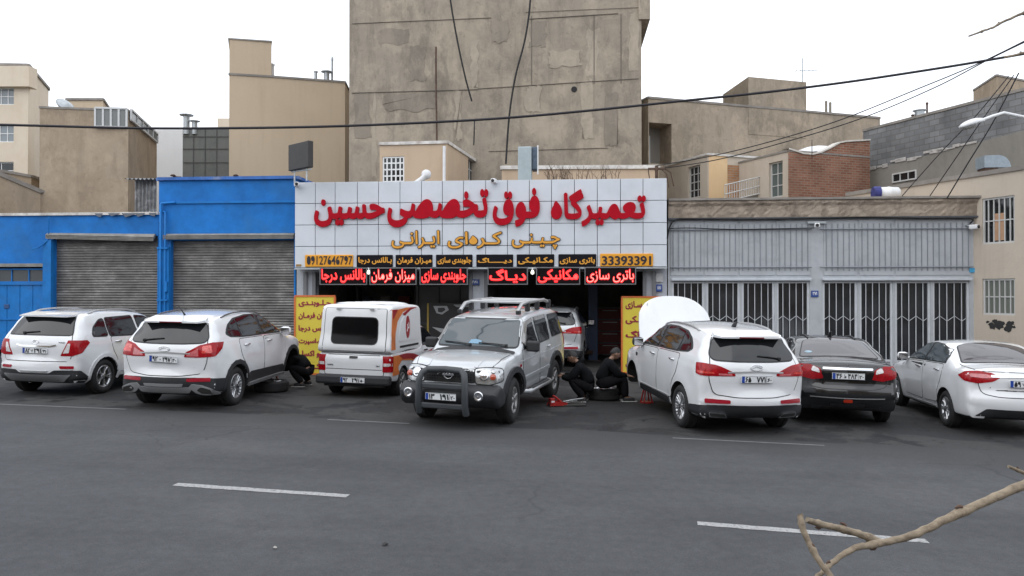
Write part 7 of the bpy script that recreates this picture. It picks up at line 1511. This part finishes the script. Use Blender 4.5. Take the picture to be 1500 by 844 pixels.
jack_stand('red jack stand under the sill of the crossover with the raised bonnet', 947, 590, .47); jack_stand('red jack stand behind the flat wheel under the left jacked crossover', 402, 563, .36)
FJ = .62
fj = thing('floor_jack', 'red trolley jack with handle beside the off road car', 'jack', gnd(815, 595), face_img(20)); mb = MB()
for s_ in (1, -1): mb.prism([(-.28, 0), (.3, 0), (.34, .08), (.1, .13), (-.24, .1)], -.008, .008, T=Matrix.Translation((0, s_ * .13, .03)) @ Matrix.Rotation(R(90), 4, 'X'))
mb.box((.0, 0, .09), (.2, .24, .05), bev=.01); mb.box((-.16, 0, .16), (.16, .2, .2), bev=.02); mb.build('chassis', m_jred, fj); mb = MB(); mb.tube([(.2, 0, .1), (-.05, 0, .3), (-.12, 0, .34)], .035, 6); mb.build('lift_arm', m_jred, fj)
mb = MB(); mb.tube([(.22, 0, .12), (.5, .02, .17), (.95, .05, .2)], .018, 6); mb.build('handle', m_satin, fj); mb = MB(); mb.box((-.16, -.105, .15), (.11, .008, .08)); mb.build('maker_label', m_wp, fj)
for x in (-.22, .25):
    for s_ in (1, -1): mb = MB(); mb.cyl((x, s_ * .1 - .02, .035), .035, .04, 'Y', 12); mb.build('caster', m_disc, fj)
fj.scale = (FJ, FJ, FJ)
tb_ = thing('tool_tray', 'low wire tray of tools on the ground by the squatting man', 'tool tray', gnd(838, 594), face_img(10)); mb = MB()
mb.box((0, 0, .02), (.5, .28, .03), bev=.008)
for s_ in (1, -1): mb.tube([(-.25, s_ * .14, .03), (-.25, s_ * .14, .1), (.25, s_ * .14, .1), (.25, s_ * .14, .03)], .008, 5)
mb.build('tray', m_disc, tb_); r_ = random.Random(4)
for i in range(5): mb = MB(); a = r_.uniform(0, 3); c = Vector((r_.uniform(-.15, .15), r_.uniform(-.08, .08), .05 + .012 * i)); d = Vector((cos(a), sin(a), 0)) * .1; mb.tube([c - d, c + d], .011, 5); mb.box(c + d, (.04, .03, .018), a, bev=.005); mb.build('spanner', m_satin if i % 2 else chrome, tb_)
for i, (px, py, lab) in enumerate(((917, 589, 'small grey scatter of wheel nuts, left of the red jack stand'),)):
    o = thing('wheel_nuts', lab, 'wheel nuts', gnd(px, py), 0); 
    for k in range(6): mb = MB(); mb.lathe([(.012, 0), (.012, .02), (.007, .03)], c=(r_.uniform(-.12, .12), r_.uniform(-.06, .06), .001), n=6); mb.build('nut', chrome, o)
# yellow boards
m_yel = mat('yellow board', (.62, .5, .05), .5, var=.06, vs=2); m_bfr = mat('orange red board frame', (.55, .13, .03), .5, var=.15); m_mar = mat('maroon letter', (.24, .015, .03), .55)
def board(lab, px0, px1, py_top, py_bot, lines, rz=0):
    p = gnd((px0 + px1) / 2, py_bot); sc = (p - C0).dot(CD); w = (px1 - px0) / FPX * sc; h = (py_bot - py_top) / FPX * sc; o = thing('sign_board', lab, 'sign board', p, YAW + rz, 'yellow boards either side of the bays'); mb = MB(); mb.box((0, 0, h / 2), (w, .05, h - .02)); mb.build('panel', m_yel, o)
    mb = MB(); e = .045
    for c, s_ in (((0, 0, h - e / 2), (w + .02, .08, e)), ((0, 0, e / 2), (w + .02, .08, e)), ((-w / 2, 0, h / 2), (e, .079, h - 2 * e)), ((w / 2, 0, h / 2), (e, .079, h - 2 * e))): mb.box(c, s_)
    mb.build('frame', m_bfr, o); n = len(lines)
    for i, t in enumerate(lines):
        z = h - e - (h - 2 * e) * (i + .5) / n; text_mb(t, w * (.82 if len(t) > 5 else .55), (h / n) * .56, (.045, .05), .006, True, facing((0, -.026, z))).build('lettering', m_mar, o)
    for s_ in (1, -1): mb = MB(); mb.tube([(s_ * w * .4, .03, h * .8), (s_ * w * .4, .45, .01)], .015, 5); mb.build('prop', rust, o)
board('yellow sign board with maroon lettering behind the white pickup', 432.5, 490.5, 432.5, 549, ['جـلـوبنـدی', 'میزان فرمـان', 'بالانس درجا', 'رینگ،اسپرت', 'تایر و اکسل', 'کمک فنر'])
board('yellow sign board with maroon lettering behind the raised bonnet', 911, 968, 434, 547, ['باتری سـازی', 'مکانیـکی', 'دیــاگ', 'برق', 'تعویض روغن'], R(-3))
# ================================================================ street lamp, wires, bare tree
lz = 16.5; lp = thing('street_lamp', 'street lamp with a white cobra head reaching in at the right edge', 'street lamp', gnd(1640, 552) if 0 else (*XY(1640, lz), gz(XY(1640, lz)[0]))); mb = MB(); top = atz(1640, 178, lz)
b_ = Vector((*XY(1640, lz), -.3)); mb.tube([b_, b_.lerp(top, .5), top], [.09, .075, .055], 10); mb.build('pole', galv, lp, world=True)
mb = MB(); mb.tube([top, atz(1560, 176, lz), atz(1500, 171, lz), atz(1472, 165, lz), atz(1455, 170, lz), atz(1434, 178, lz)], .035, 8); mb.build('arm', white_metal, lp, world=True)
h0_, h1_ = atz(1441, 176, lz), atz(1407, 186, lz); d = h1_ - h0_; mb = MB(); T = Matrix.Translation(h0_) @ d.to_track_quat('X', 'Z').to_matrix().to_4x4(); L_ = d.length
vs = []; K = 10; N_ = 14
for i in range(K + 1):
    t = i / K; r = .13 * (sin(pi * min(1, t * .82 + .12))) ** .7
    vs += [T @ Vector((t * L_, r * 1.1 * cos(2 * pi * j / N_), max(-.03, r * .75 * sin(2 * pi * j / N_)) if sin(2 * pi * j / N_) < 0 else r * .75 * sin(2 * pi * j / N_))) for j in range(N_)]
mb.add(vs, [(i * N_ + j, i * N_ + (j + 1) % N_, (i + 1) * N_ + (j + 1) % N_, (i + 1) * N_ + j) for i in range(K) for j in range(N_)] + [tuple(range(N_))[::-1], tuple(range(K * N_, K * N_ + N_))], 0, True); mb.build('lamp_head', white_metal, lp, world=True)
mb = MB(); mb.lathe([(.001, -.09), (.07, -.07), (.1, -.02), (.1, 0)], n=16, M=T @ Matrix.Translation((L_ * .62, 0, -.03)) @ Matrix.Diagonal((1.6, 1, .8, 1))); mb.build('glass_bowl', mat('frosted bowl', (.3, .3, .28), .3), lp, world=True)
m_wire = mat('wire black', (.012, .011, .016), .6)
def wire(pts, r, lab, z=15.0, m=m_wire): return cable('overhead_wire', [atz(px, py, z + (dz if len(q) > 2 else 0)) if 0 else atz(px, py, q[2] if len(q) > 2 else z) for q in pts for px, py in (q[:2],)], r, lab, m, 'wire', 6, 'overhead wires')
wire([(-60, 181), (60, 184), (200, 187.5), (330, 187.5), (480, 185), (640, 178.5), (760, 171), (880, 160), (1000, 147.5), (1120, 135), (1240, 120), (1360, 102), (1440, 89), (1560, 68)], .024, 'thick dark overhead cable sweeping across the whole street', 14)
wire([(960, 243, 23), (1040, 229, 22), (1130, 207, 21), (1230, 176, 20), (1340, 132, 19), (1440, 90, 18), (1560, 30, 17)], .014, 'upper of two thin wires climbing to the right from the sign pole')
wire([(962, 248, 23), (1050, 234, 22), (1150, 208, 21), (1260, 174, 20), (1370, 128, 19), (1455, 84, 18), (1560, 34, 17)], .014, 'lower of two thin wires climbing to the right from the sign pole')
wire([(1494, 106, 19), (1455, 180, 19.5), (1418, 240, 20), (1388, 290, 20.5)], .016, 'steep dark wire at the right, nearest the lamp arm'); wire([(1487, 109, 19), (1440, 175, 19.5), (1395, 240, 20.2), (1362, 288, 21)], .012, 'thin steep wire at the right, between two others'); wire([(1479, 111, 19), (1430, 170, 19.5), (1380, 222, 20.2), (1322, 287, 21)], .012, 'steep wire at the right, leftmost of the three')
wire([(1190, 205, 21), (1190, 214, 21), (1190, 232, 22)], .01, 'short wire dropper in front of the brick house'); cable('wire_dropper', [atz(695, 175, 14), atz(694.5, 195, 14), atz(694, 212, 14.4)], .012, 'short dropper hanging from the thick cable before the concrete wall', m_wire, 'wire')
m_bark = mat('pale young bark', (.26, .21, .15), .8, var=.3, vs=26, bump=.3, bs=60, dirt=((.10, .07, .045), 1, 34)); m_bud = mat('brown bud', (.1, .06, .045), .8)
tr = thing('bare_tree', 'bare young tree whose leafless branches reach in at the right edge', 'tree', (*XY(4131, 1.2), gz(XY(4131, 1.2)[0])))
tz = lambda px, py, z: atz(px, py, z)
mb = MB(); tb0 = Vector((*XY(4131, 1.2), -.1)); mb.tube([tb0, tb0 + Vector((.02, 0, 1.2)), tb0 + Vector((-.03, .02, 2.4)), tb0 + Vector((0, 0, 4.2))], [.07, .06, .045, .02], 10); mb.build('trunk', m_bark, tr, world=True)
def smooth_path(P, k=6):
    P = [Vector(p) for p in P]; Q = []
    for i in range(len(P) - 1):
        p0, p1, p2, p3 = P[max(i - 1, 0)], P[i], P[i + 1], P[min(i + 2, len(P) - 1)]
        for j in range(k): t = j / k; Q.append(.5 * ((2 * p1) + (p2 - p0) * t + (2 * p0 - 5 * p1 + 4 * p2 - p3) * t * t + (3 * p1 - p0 - 3 * p2 + p3) * t ** 3))
    return Q + [P[-1]]
def branch(name, pts, r0, r1, z0, z1, buds=5, par=tr, first=None, seed=1):
    n = len(pts); P = ([first.lerp(tz(*pts[0], z0), q) for q in (0, .3, .55, .75, .88, .95)] if first else []) + [tz(px, py, z0 + (z1 - z0) * i / (n - 1)) for i, (px, py) in enumerate(pts)]; Q = smooth_path(P); m = len(Q); r_ = random.Random(seed)
    rr = [(r0 + (r1 - r0) * i / (m - 1)) * (1 + r_.uniform(-.05, .07)) for i in range(m)]
    for k in range(buds):
        i0 = int((k + .5) / buds * (m - 1))
        for dk, a_ in ((-1, 1.1), (0, 1.24), (1, 1.08)):
            if 0 <= i0 + dk < m: rr[i0 + dk] *= a_
    Q = [q + Vector((r_.uniform(-1, 1), 0, r_.uniform(-1, 1))) * r0 * .09 for q in Q]
    mb = MB(); mb.tube(Q, rr, 10); b = mb.build(name, m_bark, par, world=True)
    if buds:
        for k in range(buds):
            i = int((k + .5) / buds * (m - 1)); s_ = 1 if k % 2 else -1; c = Q[i] + Vector((0, 0, s_ * rr[i] * .9)); dd = (Q[min(i + 1, m - 1)] - Q[max(i - 1, 0)]).normalized()
            mb = MB(); mb.tube([c - dd * rr[i] * .5, c + Vector((0, 0, s_ * rr[i] * .35)), c + dd * rr[i] * 1.0 + Vector((0, 0, s_ * rr[i] * .4))], [rr[i] * .5, rr[i] * .42, rr[i] * .12], 6); mb.build('bud', m_bud, b, world=True)
    return b
zb0 = 1.75
branch('branch', [(1560, 688), (1500, 709), (1445, 733), (1385, 760), (1335, 783), (1285, 795), (1252, 802), (1225, 818), (1206, 834), (1190, 850)], .0155, .0045, 1.78, 1.62, 6, first=tb0 + Vector((0, 0, 1.62)), seed=2)
branch('branch', [(1288, 794), (1262, 783), (1234, 775), (1208, 769), (1181, 761)], .0088, .0062, 1.705, 1.66, 3, seed=3)
branch('branch', [(1171, 753), (1174, 770), (1183, 792), (1197, 818), (1214, 842), (1222, 860)], .0068, .006, 1.655, 1.60, 3, seed=4)
branch('branch', [(1600, 672), (1570, 700), (1530, 704), (1500, 693), (1486, 687), (1476, 683)], .005, .0035, 1.79, 1.77, 2, seed=5)
branch('branch', [(1560, -8), (1520, 10), (1494, 21), (1470, 32), (1455, 40), (1440, 45), (1421, 52)], .0062, .0022, 2.1, 2.0, 7, first=tb0 + Vector((0, 0, 3.3)), seed=6)
branch('branch', [(1560, 66), (1530, 70), (1510, 74), (1490, 80), (1474, 83)], .006, .003, 2.1, 2.05, 4, first=tb0 + Vector((0, 0, 2.9)), seed=7)
